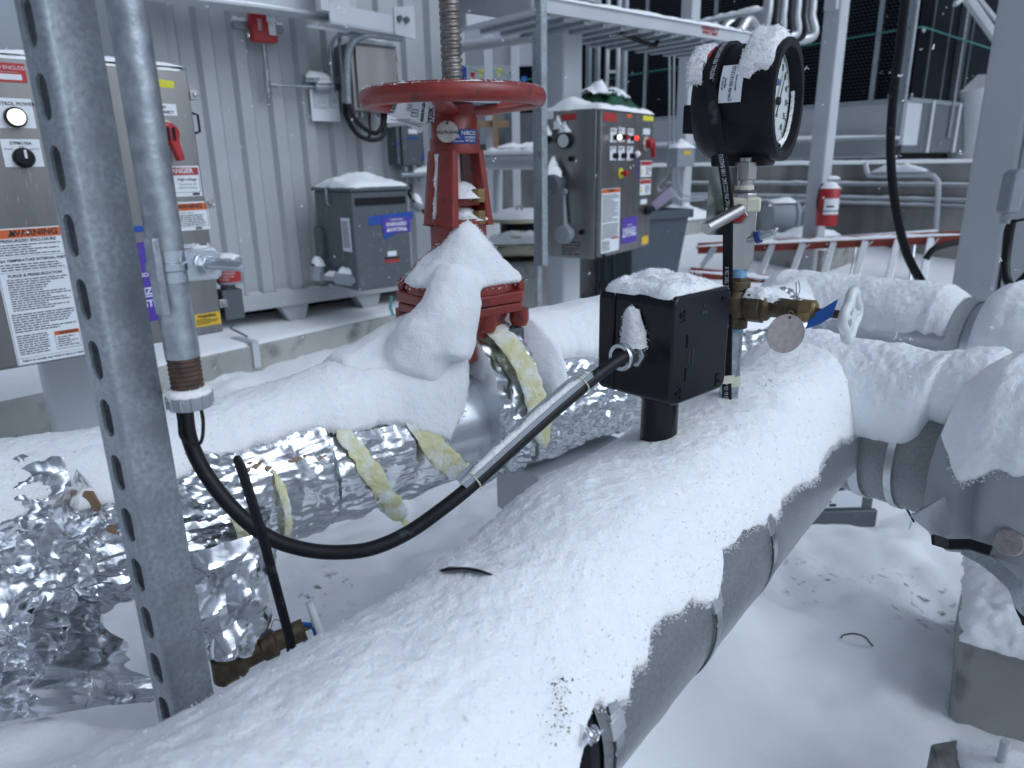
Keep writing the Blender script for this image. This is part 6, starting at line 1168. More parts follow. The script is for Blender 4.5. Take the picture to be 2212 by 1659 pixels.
for r, m in (((640, 320, 745, 375), 'labred'), ((818, 325, 858, 350), 'orange'), ((945, 342, 1025, 372), 'lime')): plate(TC, cpn, {'labred': 'red_plate', 'orange': 'orange_sticker', 'lime': 'yellow_tape'}[m], M[m], *lc5(*r))
for i, (x, y, on_) in enumerate(((718, 500, 'lampw'), (783, 497, 'labred'), (850, 505, 'lampr'), (715, 640, 'ink'), (780, 640, 'ink'), (845, 640, 'ink'))):
    a = lc5(x - 25, y - 68, x + 23, y + 40); q = plate(TC, cpn, 'lamp_plate', M['white'], *a); letters(TC, q, M['ink'], lambda mb: bars(mb, a[0] + .005, a[2] - .005, a[3] - (a[3] - a[1]) * .3, a[3] - .004, 2, z=.0026))
    ct = mpc(*oc5(x + 4, y + 4)); mb = MB(TC); mb.lathe([(.016, .002), (.016, .030), (.0001, .031)], (ct.x, ct.y, 0), (0, 0, 1), 20); k = mb.build('switch', M['matblack'], cpn)
    if on_ != 'ink': mb = MB(TC); mb.lathe([(.0145, .030), (.0145, .044), (.010, .050), (.0001, .051)], (ct.x, ct.y, 0), (0, 0, 1), 20); mb.build('lamp_lens', M[on_], k)
mb = MB(); q = TC @ V((mpc(*oc5(870, 632)).x, mpc(*oc5(870, 632)).y, .03)); mb.lathe([(.0001, -.02), (.02, -.008), (.022, .004), (.012, .016), (.0001, .018)], q, UP, 16); mb.fuzz(100, .003); snow_obj(mb, 'snow', 'lump of snow on a switch of the second panel')
ct = mpc(*oc5(772, 778)); mb = MB(TC); mb.lathe([(.034, .001), (.034, .006), (.0001, .007)], (ct.x, ct.y, 0), (0, 0, 1), 24); k = mb.build('yellow_ring', M['lime'], cpn); mb = MB(TC); mb.lathe([(.011, .006), (.011, .03), (.021, .032), (.021, .05), (.0001, .052)], (ct.x, ct.y, 0), (0, 0, 1), 24); mb.build('stop_button', M['redpl'], k)
x0, y0, x1, y1 = lc5(945, 437, 1000, 480); plate(TC, cpn, 'disconnect_plate', M['white'], x0, y0, x1, y1)
ct = mpc(*oc5(965, 550)); mb = MB(TC); mb.lathe([(.044, .001), (.044, .012), (.0001, .014)], (ct.x, ct.y, 0), (0, 0, 1), 28); k = mb.build('handle_base', M['rope'], cpn); mb = MB(TC); mb.lathe([(.034, .012), (.034, .05), (.026, .06), (.0001, .06)], (ct.x, ct.y, 0), (0, 0, 1), 24); mb.prism([(ct.x - .012, ct.y), (ct.x + .016, ct.y), (ct.x + .026, ct.y - .085), (ct.x + .006, ct.y - .09)], .04, .068); mb.build('red_lever', M['redpl'], k, bevel=.004)
for r, m in (((925, 680, 1012, 808), 'labred'), ((920, 820, 1005, 948), 'labred')):
    x0, y0, x1, y1 = lc5(*r); q = plate(TC, cpn, 'warning_label', M['white'], x0, y0, x1, y1); plate(TC, q, 'colour_band', M[m], x0 + .004, y1 - (y1 - y0) * .3, x1 - .004, y1 - .005, .0028); letters(TC, q, M['ink'], lambda mb: bars(mb, x0 + (x1 - x0) * .45, x1 - .006, y0 + .01, y1 - (y1 - y0) * .38, 5, z=.0028)); mb = MB(TC); mb.prism([(x0 + .008, y0 + .02), (x0 + .035, y0 + .02), (x0 + .0215, y0 + .06)], .002, .003); mb.build('hazard_triangle', M['yellow'], q, 0)
plate(TC, cpn, 'number_plate', M['white'], *lc5(925, 975, 975, 1018)); plate(TC, cpn, 'side_stripe', M['purple'], *lc5(903, 680, 915, 820))
ct = mpc(*oc5(965, 1062)); mb = MB(TC); mb.lathe([(.03, .001), (.03, .03), (.022, .04), (.0001, .04)], (ct.x, ct.y, 0), (0, 0, 1), 20); mb.box((ct.x - .02, ct.y - .012, .03), (ct.x + .05, ct.y + .012, .05)); mb.build('door_latch', M['matblack'], cpn, bevel=.003)
x0, y0, x1, y1 = lc5(620, 888, 770, 1395); y0 = mpc(*oc5(615, 1400)).y; q = plate(TC, cpn, 'warning_sheet', M['white'], x0, y0, x1, y1); w_s, h_s = x1 - x0, y1 - y0; plate(TC, q, 'orange_band', M['orange'], x0 + .004, y1 - h_s * .07, x1 - .004, y1 - .003, .0028)
letters(TC, q, M['ink'], lambda mb: (put_text(mb, 'WARNING', (x0 + x1) / 2, y1 - h_s * .036, h_s * .05, bold=.0008, z=.0034), bars(mb, x0 + .012, x1 - .012, y0 + h_s * .48, y1 - h_s * .09, 17, z=.0028), bars(mb, x0 + .012, x1 - .012, y0 + h_s * .22, y0 + h_s * .46, 13, z=.0028), bars(mb, x0 + .012, x0 + w_s * .5, y0 + h_s * .03, y0 + h_s * .19, 9, z=.0028)))
plate(TC, q, 'red_band', M['labred'], x0 + w_s * .55, y0 + h_s * .20, x1 - .01, y0 + h_s * .225, .0028)
x0, y0, x1, y1 = lc5(778, 1105, 900, 1325); q = plate(TC, cpn, 'purple_notice', M['purple'], x0, y0, x1, y1); w_s, h_s = x1 - x0, y1 - y0
letters(TC, q, M['wink'], lambda mb: (put_text(mb, 'COMMISSIONING', (x0 + x1) / 2, y0 + h_s * .70, h_s * .055, bold=.0004, z=.0026), put_text(mb, 'ENERGIZED', (x0 + x1) / 2, y0 + h_s * .50, w_s * .165, bold=.001, z=.0026), put_text(mb, '\u25b2SYSTEM\u25b2', (x0 + x1) / 2, y0 + h_s * .33, w_s * .165, bold=.001, z=.0026)))
plate(TC, cpn, 'yellow_label', M['yellow'], *lc5(935, 1255, 985, 1328))
# side of the second panel: gauges, sounder, bell
TS = fr(c0_ - nc * DC, nc, UP); ns = nc.cross(UP); mps = lambda u, v: loc(TS, on(u, v, c0_, ns))
def sidept(x, y): return mps(*oc5(x, y))
mb = MB(TS); a, b = sidept(205, 365), sidept(265, 305); mb.box((a.x, a.y, .012), (b.x, b.y, .015)); mb.build('white_label', M['white'], cpn); a, b = sidept(330, 375), sidept(440, 318); mb = MB(TS); mb.box((a.x, a.y, .012), (b.x, b.y, .015)); mb.build('red_label', M['labred'], cpn)
ct = sidept(360, 530); mb = MB(TS); mb.lathe([(.046, .012), (.046, .045), (.040, .048), (.040, .044), (.0001, .044)], (ct.x, ct.y, 0), (0, 0, 1), 28); k = mb.build('side_gauge', M['matblack'], cpn); mb = MB(TS); mb.lathe([(.0395, .0445), (.0001, .0446)], (ct.x, ct.y, 0), (0, 0, 1), 28); mb.build('dial', M['dialw'], k)
ct = sidept(225, 520); mb = MB(TS); mb.lathe([(.022, .012), (.022, .10), (.026, .10), (.026, .13), (.0001, .13)], (ct.x, ct.y, 0), (0, 0, 1), 20); mb.box((ct.x - .06, ct.y - .10, .02), (ct.x - .035, ct.y + .09, .05)); mb.build('regulator', M['matblack'], cpn)
a = TS @ V((sidept(225, 850).x, sidept(300, 850).y, .012)); ct = sidept(300, 850); hd2 = (ns * .75 + dxc * .1).normalized(); mb = MB(TS); mb.lathe([(.052, .012), (.05, .12), (.058, .125), (.06, .20), (.054, .21), (.0001, .212)], (ct.x, ct.y, 0), (.25, -.05, 1), 28); mb.build('sounder', M['paintd'], cpn)
ct = sidept(370, 1245); mb = MB(TS); mb.lathe([(.056, .012), (.058, .05), (.054, .075), (.03, .08), (.0001, .08)], (ct.x, ct.y, 0), (0, 0, 1), 28); mb.cyl((ct.x, ct.y + .05, .04), (ct.x - .01, ct.y + .24, .04), .018, .010, 14); mb.lathe([(.02, .02), (.02, .06), (.0001, .06)], (ct.x - .01, ct.y + .26, 0), (0, 0, 1), 14); mb.build('transmitter', M['greyp'], cpn)
a, b = sidept(330, 1405), sidept(480, 1300); mb = MB(TS); bars(mb, a.x, b.x, a.y, b.y, 5, z=.0135); mb.build('side_print', M['ink'], cpn, 0)
mb = MB(TS); ct = sidept(405, 668); mb.lathe([(.016, .012), (.016, .03), (.0001, .03)], (ct.x, ct.y, 0), (0, 0, 1), 14); mb.build('plug', M['matblack'], cpn); mb = MB(TS); ct = sidept(485, 1230); mb.lathe([(.016, .012), (.016, .03), (.0001, .03)], (ct.x, ct.y, 0), (0, 0, 1), 14); mb.build('plug', M['matblack'], cpn)
ct = sidept(300, 850)
mb = MB(TS); mb.T = Matrix.Identity(4)
def csn(ct, z, rx, hz_, dep):
    o = TS @ V((ct.x, ct.y, z)); return lambda a, b: o + nc * (rx * (2 * a - 1) * (1 - b)) + UP * (hz_ * b - .02 * abs(2 * a - 1) * 0) + ns * (dep * math.sin(a * math.pi) * (1 - b) ** .7 + .020 * fbm(V((a, b, z)), 3, 3)) + nc * (.014 * fbm(V((b, a, z)), 3, 3))
mb.grid(20, 16, csn(V((ct.x, ct.y + .035, 0)), .06, .060, .12, .11)); ct = sidept(360, 460); mb.grid(16, 12, csn(V((ct.x, ct.y - .005, 0)), .02, .044, .06, .04)); ct = sidept(240, 480); mb.grid(12, 10, csn(V((ct.x + .01, ct.y - .01, 0)), .06, .03, .06, .05)); ct = sidept(365, 1200); mb.grid(14, 10, csn(V((ct.x, ct.y - .008, 0)), .02, .045, .05, .05)); ct = sidept(305, 420); mb.grid(12, 10, csn(V((ct.x, ct.y - .015, 0)), .014, .04, .08, .03))
mb.fuzz(900, .004); snow_obj(mb, 'snow', 'pointed snow lumps on the instruments at the side of the second panel')
mb = MB(); snow_pad(mb, fr(TC @ V((-.01, Hc + .012, .0)), dxc, V((-dxc.y, dxc.x, 0))), Wc + .02, DC, .05, 40, 30, 3, .002, (.1, .25, .05, .09)); mb.fuzz(700, .004); snow_obj(mb, 'snow', 'snow on the roof of the second stainless panel')
mb = MB(); q = TC @ V((Wc * .52, Hc + .05, -DC * .45))
mb.grid(30, 24, lambda a, b: q + dxc * lerp(-.26, .26, a) - nc * lerp(-.16, .16, b) + UP * (.14 * max(0, math.sin(a * 3.14) * math.sin(b * 3.14)) ** .6 * (.8 + .6 * fbm(V((a * 2, b * 2, 1)), 1.6, 3)) - .02)); mb.build('green_cloth', M['green'], None, 50, label='crumpled green cloth under snow on the roof of the second stainless panel', category='cloth')
mb = MB(); mb.grid(24, 14, lambda a, b: q + dxc * lerp(-.22, .10, a) - nc * lerp(-.14, .08, b) + UP * (.155 * max(0, math.sin(lerp(.25, .85, a) * 3.14) * math.sin(lerp(.15, .8, b) * 3.14)) ** .6 * (.85 + .5 * fbm(V((a * 1.3, b, 4)), 1.6, 3)) - .012)); mb.fuzz(250, .006); snow_obj(mb, 'snow', 'patches of snow on the green cloth')
for k, (du, col) in enumerate(((0, 'black'), (16, 'black'), (40, 'black'))):
    a = P(1292 + du * .8, 560, c0_.y + .05); mb = MB(); mb.tube(spline([a + UP * .03, a - UP * .15, P(1290 + du * .5, 615, c0_.y + .02 * k), P(1288 + du * .2, 640, c0_.y - .1)], 6), .012, 10)
    mb.build('cable', M['rubber'], None, 80, label=['black cable hanging below the second panel, left of the three', 'black cable hanging below the second panel, middle of the three', 'black cable curving down from the second panel, right of the three'][k], category='cable', group='cables under the second panel')
# ================= bin behind the panel =================
bq = P(1372, 590, 5.6); bt = vz(1385, 455, bq); mb = MB(); mb.T = fr(V((bq.x, bq.y, 0)), az(60), V((-az(60).y, az(60).x, 0)))
bn = thing('rubbish_bin', 'dark blue-grey plastic bin behind the second panel with a pale lid scrap sticking out', 'bin', bq)
mb.add([(sx * w, sy * w, z) for z, w in ((.05, .20), (bt, .28), (bt, .25), (.4, .2)) for sx, sy in ((-1, -1), (1, -1), (1, 1), (-1, 1))], [(i * 4 + k, i * 4 + (k + 1) % 4, i * 4 + 4 + (k + 1) % 4, i * 4 + 4 + k) for i in range(3) for k in range(4)] + [(0, 3, 2, 1), (12, 13, 14, 15)]); mb.build('tub', M['bin'], bn, bevel=.01)
Tb = fr(V((bq.x, bq.y, bt)), az(60), V((-az(60).y, az(60).x, 0))); mb = MB(Tb); mb.box((-.30, -.30, -.05), (-.27, .30, .012)); mb.box((.27, -.30, -.05), (.30, .30, .012)); mb.box((-.27, -.30, -.05), (.27, -.27, .012)); mb.build('rim', M['bin'], bn, bevel=.006)
q = P(1420, 443, 5.5); mb = MB(fr(q, cr * .9 + UP * .75, UP)); mb.box((-.03, -.03, -.004), (.16, .045, .004)); mb.build('scrap', mat('lilac_plastic', (.42, .36, .50), .5), bn, bevel=.006)
# ================= cable reel and hose =================
rq = P(1125, 500, 6.3); z0, z1, z2 = vz(1125, 524, rq), vz(1125, 484, rq), vz(1125, 470, rq)
rl_ = thing('cable_reel', 'large cable reel lying flat behind the red valve, snow on its top flange', 'reel', (rq.x, rq.y, z0)); zt2 = vz(1120, 470, rq); rr2 = 66 / FP * 6.6
mb = MB(); mb.lathe([(.0001, zt2 - .03), (rr2, zt2 - .03), (rr2, zt2), (.0001, zt2)], (rq.x, rq.y, 0), UP, 48); mb.build('top_flange', M['rope'], rl_)
mb = MB(); zd = vz(1120, 535, rq); mb.lathe([(rr2 * .62, zd)] + [(rr2 * (.62 + .02 * (i % 2)), lerp(zd, zt2 - .031, i / 12)) for i in range(13)], (rq.x, rq.y, 0), UP, 40); mb.build('wound_cable', M['matblack'], rl_)
mb = MB(); mb.lathe([(.0001, zd - .04), (rr2, zd - .04), (rr2, zd - .01), (.0001, zd - .01)], (rq.x, rq.y, 0), UP, 48); mb.build('bottom_flange', M['rope'], rl_)
mb = MB(); mb.tube([V((rq.x - .03, rq.y, zt2)), V((rq.x - .03, rq.y, zt2 + .10)), V((rq.x + .01, rq.y, zt2 + .10)), V((rq.x + .01, rq.y, zt2))], .012, 8); mb.build('bolt_ring', M['galv'], rl_)
mb = MB(); mb.lathe([(.001, zt2 + .06), (rr2 * .5, zt2 + .065), (rr2 * .85, zt2 + .03), (rr2 * 1.0, zt2 - .002)], (rq.x, rq.y, 0), UP, 40); mb.v = [tuple(V(v) + UP * .02 * fbm(V(v), 4, 3)) for v in mb.v]; snow_obj(mb, 'snow', 'snow on the flange of the cable reel')
hs_ = thing('coiled_hose', 'cream hose coiled on a concrete block under snow, in front of the cable reel', 'hose', P(1125, 545, 5.7)); hq = P(1120, 548, 5.7)
mb = MB(); pts = []
for i in range(120): a = i / 120 * 6.283 * 4.6; r = .26 - .028 * (i / 120 * 4.6); pts.append(hq + V((r * math.cos(a), r * .9 * math.sin(a), .03 * (i / 120 * 4.6) + .012 * math.sin(a * 1.7))))
mb.tube(pts, .030, 10); mb.build('hose', M['rope'], hs_, 80)
mb = MB(); snow_pad(mb, fr(hq + V((-.24, -.2, .10)), V((1, 0, 0)), V((0, 1, 0))), .46, .40, .06, 24, 20, 3, .0); mb.fuzz(200, .008); snow_obj(mb, 'snow', 'snow on the coiled cream hose')
mb = MB(); mb.T = fr(V((hq.x, hq.y, 0)), d1, V((-d1.y, d1.x, 0))); mb.box((-.55, -.3, -.2), (.6, .6, hq.z - .04)); mb.build('concrete_block', M['conc'], None, bevel=.02, label='concrete block carrying the coiled hose and the cable reel', category='block')
wq_ = P(1060, 500, 7.0); mb = MB(fr(wq_, d1, UP)); mb.prism([(-.25, -.35), (.28, -.35), (.28, .05), (.1, .16), (-.05, .18), (-.25, .08)], -.4, 0); cr_ = mb.build('covered_crate', M['plastw'], None, bevel=.02, label='white tarpaulin-covered crate with red markings left of the cable reel', category='crate')
mb = MB(fr(wq_, d1, UP)); [mb.box((x, -.25, .001), (x + .07, -.14, .004)) for x in (-.18, -.05, .12)]; mb.build('red_mark', M['labred'], cr_)
# blue pump motor, frame and pipes behind the handwheel
bm = thing('pump_motor', 'blue enamelled pump motor behind the screw stem', 'motor', P(962, 150, 7.2)); q = P(962, 150, 7.2)
mb = MB(); z0, z1, z2, z3 = vz(960, 193, q), vz(960, 142, q), vz(960, 118, q), vz(960, 82, q); mb.lathe([(.14, z0), (.15, z1 - .02), (.12, z1)], (q.x + .05, q.y, 0), UP, 28); mb.lathe([(.0001, z2), (.14, z2), (.14, z3 - .03), (.10, z3), (.0001, z3)], (q.x, q.y, 0), UP, 28); mb.build('housing', M['bluep'], bm)
mb = MB(); mb.lathe([(.10, z1), (.10, z2)], (q.x + .02, q.y, 0), UP, 24); mb.build('neck', M['greyp'], bm)
mb = MB(); mb.tube(spline([P(932, 200, 6.6), P(932, 160, 6.6), P(945, 120, 6.6), P(985, 104, 6.5), P(1080, 90, 6.3), P(1165, 78, 6.1)], 8), .045, 14); mb.build('bent_pipe', M['paint'], None, 80, label='thick pale pipe bending right past the blue motor behind the screw stem', category='pipe')
yf = 8.5
mb = MB(); a, b = P(925, 120, yf + .5), P(1168, 110, yf); mb.T = fr(a, (b - a) * 1, UP); L_ = (b - a).length; mb.box((0, -.14, -.08), (L_, .12, .08)); fm = mb.build('steel_beam', M['paint'], None, label='far grey cross beam behind the screw stem above the bright gap', category='beam', bevel=.004)
for k, (u, lb_) in enumerate(((1056, 'thin far grey post between the two bright gaps'), (1113, 'thin far grey post left of the dark louvre gap'), (998, 'thin far grey post just right of the screw stem'))):
    q = P(u, 200, yf); mb = MB(); mb.cb((q.x, q.y, 1.6), (.045, .045, 1.3)); mb.build('steel_post', M['paint'], None, label=lb_, category='post', bevel=.004)
# bunting across the bright gap
bu = thing('bunting', 'string of small coloured pennants across the bright gap right of the screw stem', 'bunting', P(1060, 160, 9.2)); mb = MB(); pts = spline([P(1000, 143, 9.2), P(1055, 160, 9.2), P(1070, 150, 9.2), P(1115, 172, 9.2), P(1165, 168, 9.2)], 6); mb.tube(pts, .006, 6); mb.build('cord', M['cord'], bu)
for u, v, m in ((1021, 166, 'labred'), (1038, 160, 'lime'), (1078, 158, 'lime'), (1106, 165, 'green'), (1132, 175, 'bluetag')):
    q = P(u, v, 9.2); mb = MB(fr(q, V((1, 0, 0)), UP)); mb.prism([(-.035, .05), (.035, .05), (.0, -.05)], -.001, .001); mb.build('pennant', M[m], bu, 0)
# low pipe with snow and timber frame behind the yoke
mb = MB(); a, b = P(1030, 348, 7.6), P(1180, 346, 7.0); mb.tube([a, b], .085, 20); mb.tube([P(1075, 350, 7.5), P(1075, 520, 7.5)], .05, 14); mb.build('header_pipe', M['paint'], None, 60, label='thick snow-topped grey pipe on a post behind the red yoke', category='pipe')
mb = MB(); snow_line(mb, [p + UP * .06 for p in seg(a, b, 20)], .15, .05); a, b = P(1075, 318, 7.9), P(1180, 318, 7.9); snow_line(mb, seg(a, b, 12), .5, .05); snow_obj(mb, 'snow', 'snow on the thick pipe behind the red yoke')
mb = MB(); q = P(1130, 288, 9.0); mb.T = fr(q, V((1, 0, 0)), UP); mb.box((-.22, -.32, 0), (.42, .22, .1)); mb.build('grey_cabinet', M['paintd'], None, label='far plain grey cabinet behind the red yoke', category='cabinet', bevel=.01)
tf = thing('timber_frame', 'small far timber frame behind the red yoke', 'frame', P(1075, 300, 8.4)); q = P(1068, 268, 8.4); mb = MB(fr(q, V((1, 0, 0)), UP)); mb.box((-.30, -.035, 0), (.16, .035, .05)); mb.build('rail', M['wood'], tf); mb = MB(fr(q, V((1, 0, 0)), UP)); mb.box((-.02, -.55, .052), (.04, .10, .09)); mb.build('post', M['wood'], tf)
mb = MB(); q = P(1035, 265, 9.4); mb.T = fr(q, V((1, 0, 0)), UP); mb.box((-.12, -.5, -.1), (-.04, .2, 0)); mb.box((.0, -.25, -.05), (.10, -.02, .05)); mb.build('pump_skid', M['greyp'], None, label='far small grey pump skid seen past the right of the red yoke', category='skid', bevel=.006)
# ================= low concrete wall with conduits =================
cwp = P(1700, 480, 9.4); cwd = az(-39.8) * -1; cwn = V((cwd.y, -cwd.x, 0)); 
if cwn.dot(CAM - cwp) < 0: cwn = -cwn
cw = lambda u, v, off=0: on(u, v, cwp + cwn * off, cwn)
zwt = cw(1700, 353).z; a0, a1 = cw(1010, 400), cw(2130, 400)
mb = MB(); T = fr(V((a0.x, a0.y, 0)), (a1 - a0).normalized() * 1 - UP * ((a1 - a0).normalized().z), UP); Lw = V((a1.x - a0.x, a1.y - a0.y, 0)).length; mb.T = T; mb.box((0, -.3, -.3), (Lw + 3, zwt - .015, 0)); mb.build('concrete_wall', M['concwall'], None, label='long stained low concrete wall across the back with conduits on its face', category='wall', bevel=.01)
mb = MB(); snow_pad(mb, T @ Matrix.Translation((0, zwt - .018, .0)) @ Matrix.Rotation(-math.pi / 2, 4, 'X'), Lw + 3, .3, .045, 160, 12, 3, .02); snow_obj(mb, 'snow', 'snow along the top of the long concrete wall')
for k, (v, r, lb_) in enumerate(((398, .022, 'topmost of the three snow-lined conduits along the concrete wall'), (427, .020, 'middle one of the three conduits along the concrete wall'), (438, .016, 'lowest of the three conduits along the concrete wall'))):
    a, b = cw(1440, v - 3 if k else v, .06), cw(2110, v + 4, .06); a.z = b.z = cw(1800, v, .06).z; mb = MB(); mb.tube([a, b], r, 12)
    for s in (.2, .5, .8): q = lerp(a, b, s); mb.tube([q - (b - a).normalized() * .04, q + (b - a).normalized() * .04], r * 1.35, 10)
    mb.build('wall_conduit', M['galv2'], None, label=lb_, category='conduit', group='conduits along the concrete wall')
    mb = MB(); snow_line(mb, [p + UP * r * .8 for p in seg(a, b, 40)], r * 1.9, .020, k); snow_obj(mb, 'snow', ['snow on the upper wall conduit', 'snow on the middle wall conduit', 'snow on the lowest wall conduit'][k])
mb = MB(); mb.tube(spline([cw(1870, 352, .1), cw(1874, 372, .12), cw(1890, 379, .12), cw(2000, 378, .12), cw(2020, 385, .12), cw(2027, 405, .12), cw(2022, 500, .1)], 6), .027, 14); mb.build('drain_pipe', M['paint'], None, 80, label='thick grey pipe bending down the concrete wall near the big right column', category='pipe')
mb = MB(); snow_line(mb, seg(cw(1885, 371, .14), cw(2005, 370, .14), 16), .12, .07, 5); snow_obj(mb, 'snow', 'snow on the bent pipe along the concrete wall')
mo = thing('flanged_motor', 'round grey pump motor with snow on it standing against the concrete wall behind the riser', 'motor', cw(1665, 505, .4)); q = cw(1658, 470, .95); axm = (cwd * -.62 + cwn * .8).normalized()
mb = MB(); mb.lathe([(.0001, 0), (.18, 0), (.19, .02), (.19, .26), (.21, .28), (.21, .32), (.10, .36), (.10, .55), (.0001, .55)], q, -axm, 36); mb.build('housing', M['greyp'], mo, 30)
mb = MB(); mb.lathe([(.0001, 0), (.13, 0), (.14, .05), (.14, .2), (.0001, .2)], q - axm * .62 - UP * .05 + cwn * .1, cwn, 28); mb.build('pump_casing', M['greyp'], mo); mb = MB(); mb.cb(q - axm * .3 - UP * .3, (.25, .2, .12)); mb.build('base', M['conc'], mo)
mb = MB(); snow_line(mb, [q - axm * s + UP * .175 for s in (0, .06, .12, .18, .24, .3)], .26, .05); snow_line(mb, [q - axm * s + UP * .10 for s in (.42, .48, .54, .62, .7)], .2, .05); snow_obj(mb, 'snow', 'snow on the round pump motor')
# drift and small piers in front of the wall
mb = MB(); a, b = cw(1000, 545, 1.0), cw(2100, 545, .7)
def drift(p, q):
    c = lerp(V((a.x, a.y, 0)), V((b.x, b.y, 0)), p) + cwn * lerp(-.98, .95, q); return V((c.x, c.y, gz(c.x, c.y) - .06 + (.36 + .05 * fbm(c, 1.5, 3)) * max(0, 1 - q) ** 1.2 * 1.0))
for wv in ((1425, 1512, 462, 520, 1.5, 'snow-covered concrete footing of the far column left of the riser'), (1655, 1800, 575, 632, 0, 'snow-covered concrete block lying behind the ladder')):
    pass
def footing(q, w, h, lb_, hs=.05, ang=50.5):
    mb = MB(); z = gz(q.x, q.y); T = fr(V((q.x, q.y, z)), az(ang), V((-az(ang).y, az(ang).x, 0))); mb.T = T; mb.box((-w, -w, -.2), (w, w, h)); mb.build('concrete_footing', M['conc'], None, bevel=.015, label=lb_, category='footing')
    mb = MB(); snow_pad(mb, T @ Matrix.Translation((-w, -w, h - .004)), 2 * w, 2 * w, hs, 24, 24, int(q.x * 10), .02, (w, w, hs, w * .7)); snow_obj(mb, 'snow', 'snow on the ' + lb_.split(' ', 1)[1][:60])
fq2 = P(1468, 508, 9.4); footing(fq2, .30, .20, 'square concrete footing of the far column left of the riser', .09)
fq3 = P(1735, 600, 7.9); footing(fq3, .40, .20, 'square concrete footing lying behind the ladder', .09)
# ================= far columns, extinguisher =================
mb = hss(fq2.x, fq2.y, .17, -.1, 4.6, 50.5); mb.build('steel_column', M['paint'], None, label='slim pale steel column far back, left of the riser and gauge', category='column')
ec = P(1757, 505, 7.45); mb = hss(ec.x, ec.y, .17, -.1, 5.0, 50.5); mb.build('steel_column', M['paint'], None, label='pale steel column carrying the red fire extinguisher', category='column')
mb = MB(); q = P(1800, 10, 7.4); mb.T = fr(q, d1, UP); mb.box((-.06, -.05, -.06), (.16, .05, .06)); mb.build('column_bracket', M['paint'], None, bevel=.005, label='short pale bracket with snow near the top of the extinguisher column', category='bracket'); mb = MB(); snow_line(mb, seg(q + UP * .05 - d1 * .05, q + UP * .05 + d1 * .15, 8), .12, .06); snow_obj(mb, 'snow', 'snow on the bracket of the extinguisher column')
ex = thing('fire_extinguisher', 'red fire extinguisher with white label hanging on the far pale column', 'fire extinguisher', P(1783, 488, 7.2)); q = P(1783, 488, 7.2); zb2, zs2, zt2 = vz(1781, 487, q), vz(1783, 402, q), vz(1783, 394, q); re = 21 / FP * 7.35
mb = MB(); mb.lathe([(.0001, zb2), (re * .94, zb2), (re, zb2 + .02), (re, zs2 - .03), (re * .8, zs2 + .005), (re * .35, zs2 + .03), (.0001, zs2 + .03)], (q.x, q.y, 0), UP, 32); mb.build('cylinder', M['redpl'], ex)
mb = MB(); mb.grid(16, 2, lambda a, b: V((q.x + (re + .002) * math.sin(lerp(-.75, .95, a)), q.y - (re + .002) * math.cos(lerp(-.75, .95, a)), lerp(vz(1783, 462, q), vz(1783, 428, q), b)))); lb2 = mb.build('label', M['white'], ex, 60)
mb = MB(); mb.grid(16, 2, lambda a, b: V((q.x + (re + .003) * math.sin(lerp(-.5, .2, a)), q.y - (re + .003) * math.cos(lerp(-.5, .2, a)), lerp(vz(1783, 447, q), vz(1783, 443, q), b)))); mb.build('print_band', M['ink'], lb2, 60)
mb = MB(); mb.grid(16, 2, lambda a, b: V((q.x + (re + .003) * math.sin(lerp(-1.5, 1.5, a)), q.y - (re + .003) * math.cos(lerp(-1.5, 1.5, a)), lerp(zb2 + .14, zb2 + .15, b)))); mb.build('bracket_strap', M['matblack'], ex, 60)
mb = MB(); zt3 = vz(1783, 388, q); mb.tube([V((q.x, q.y, zs2 + .02)), V((q.x, q.y, zt3))], .014, 10); mb.box((q.x - .03, q.y - .012, zt3 - .012), (q.x + .09, q.y + .012, zt3 + .012)); mb.box((q.x - .02, q.y - .012, zt3 - .045), (q.x + .07, q.y + .012, zt3 - .028)); mb.build('valve_handle', M['galv'], ex, bevel=.003)
mb = MB(); mb.tube(spline([V((q.x - .02, q.y, zt3 - .03)), V((q.x - .085, q.y, zt3 - .06)), V((q.x - .105, q.y, zs2 - .12)), V((q.x - .10, q.y, zb2 + .16))], 6), .010, 8); mb.build('hose', M['rubber'], ex, 80)
mb = MB(); mb.lathe([(.001, zs2 + .045), (re * .6, zs2 + .03), (re * 1.0, zs2 - .02)], (q.x, q.y, 0), UP, 24); snow_line(mb, seg(V((q.x - .03, q.y, zt3 + .012)), V((q.x + .09, q.y, zt3 + .012)), 6), .03, .02); snow_obj(mb, 'snow', 'snow on the shoulder of the red fire extinguisher')
jbq = P(1462, 340, 9.2); jb2 = thing('far_junction_box', 'small grey box with a yellow label on the far slim column', 'junction box', jbq); mb = MB(fr(jbq, d1, UP)); mb.box((-.17, -.11, -.02), (.17, .11, .14)); mb.build('housing', M['greyp'], jb2, bevel=.008); mb = MB(fr(jbq, d1, UP)); mb.box((-.05, .03, .141), (.08, .075, .144)); mb.build('yellow_label', M['yellow'], jb2)
mb = MB(); snow_pad(mb, fr(jbq + UP * .11 + d2 * .14 - d1 * .17, d1, V((-d1.y, d1.x, 0))), .34, .16, .05, 20, 12, 1, .01, (.17, .08, .06, .06)); snow_obj(mb, 'snow', 'snow on the small far junction box')
cnp = thing('column_conduits', 'group of thin vertical conduits and loops on the far slim column', 'conduit', P(1450, 470, 9.1))
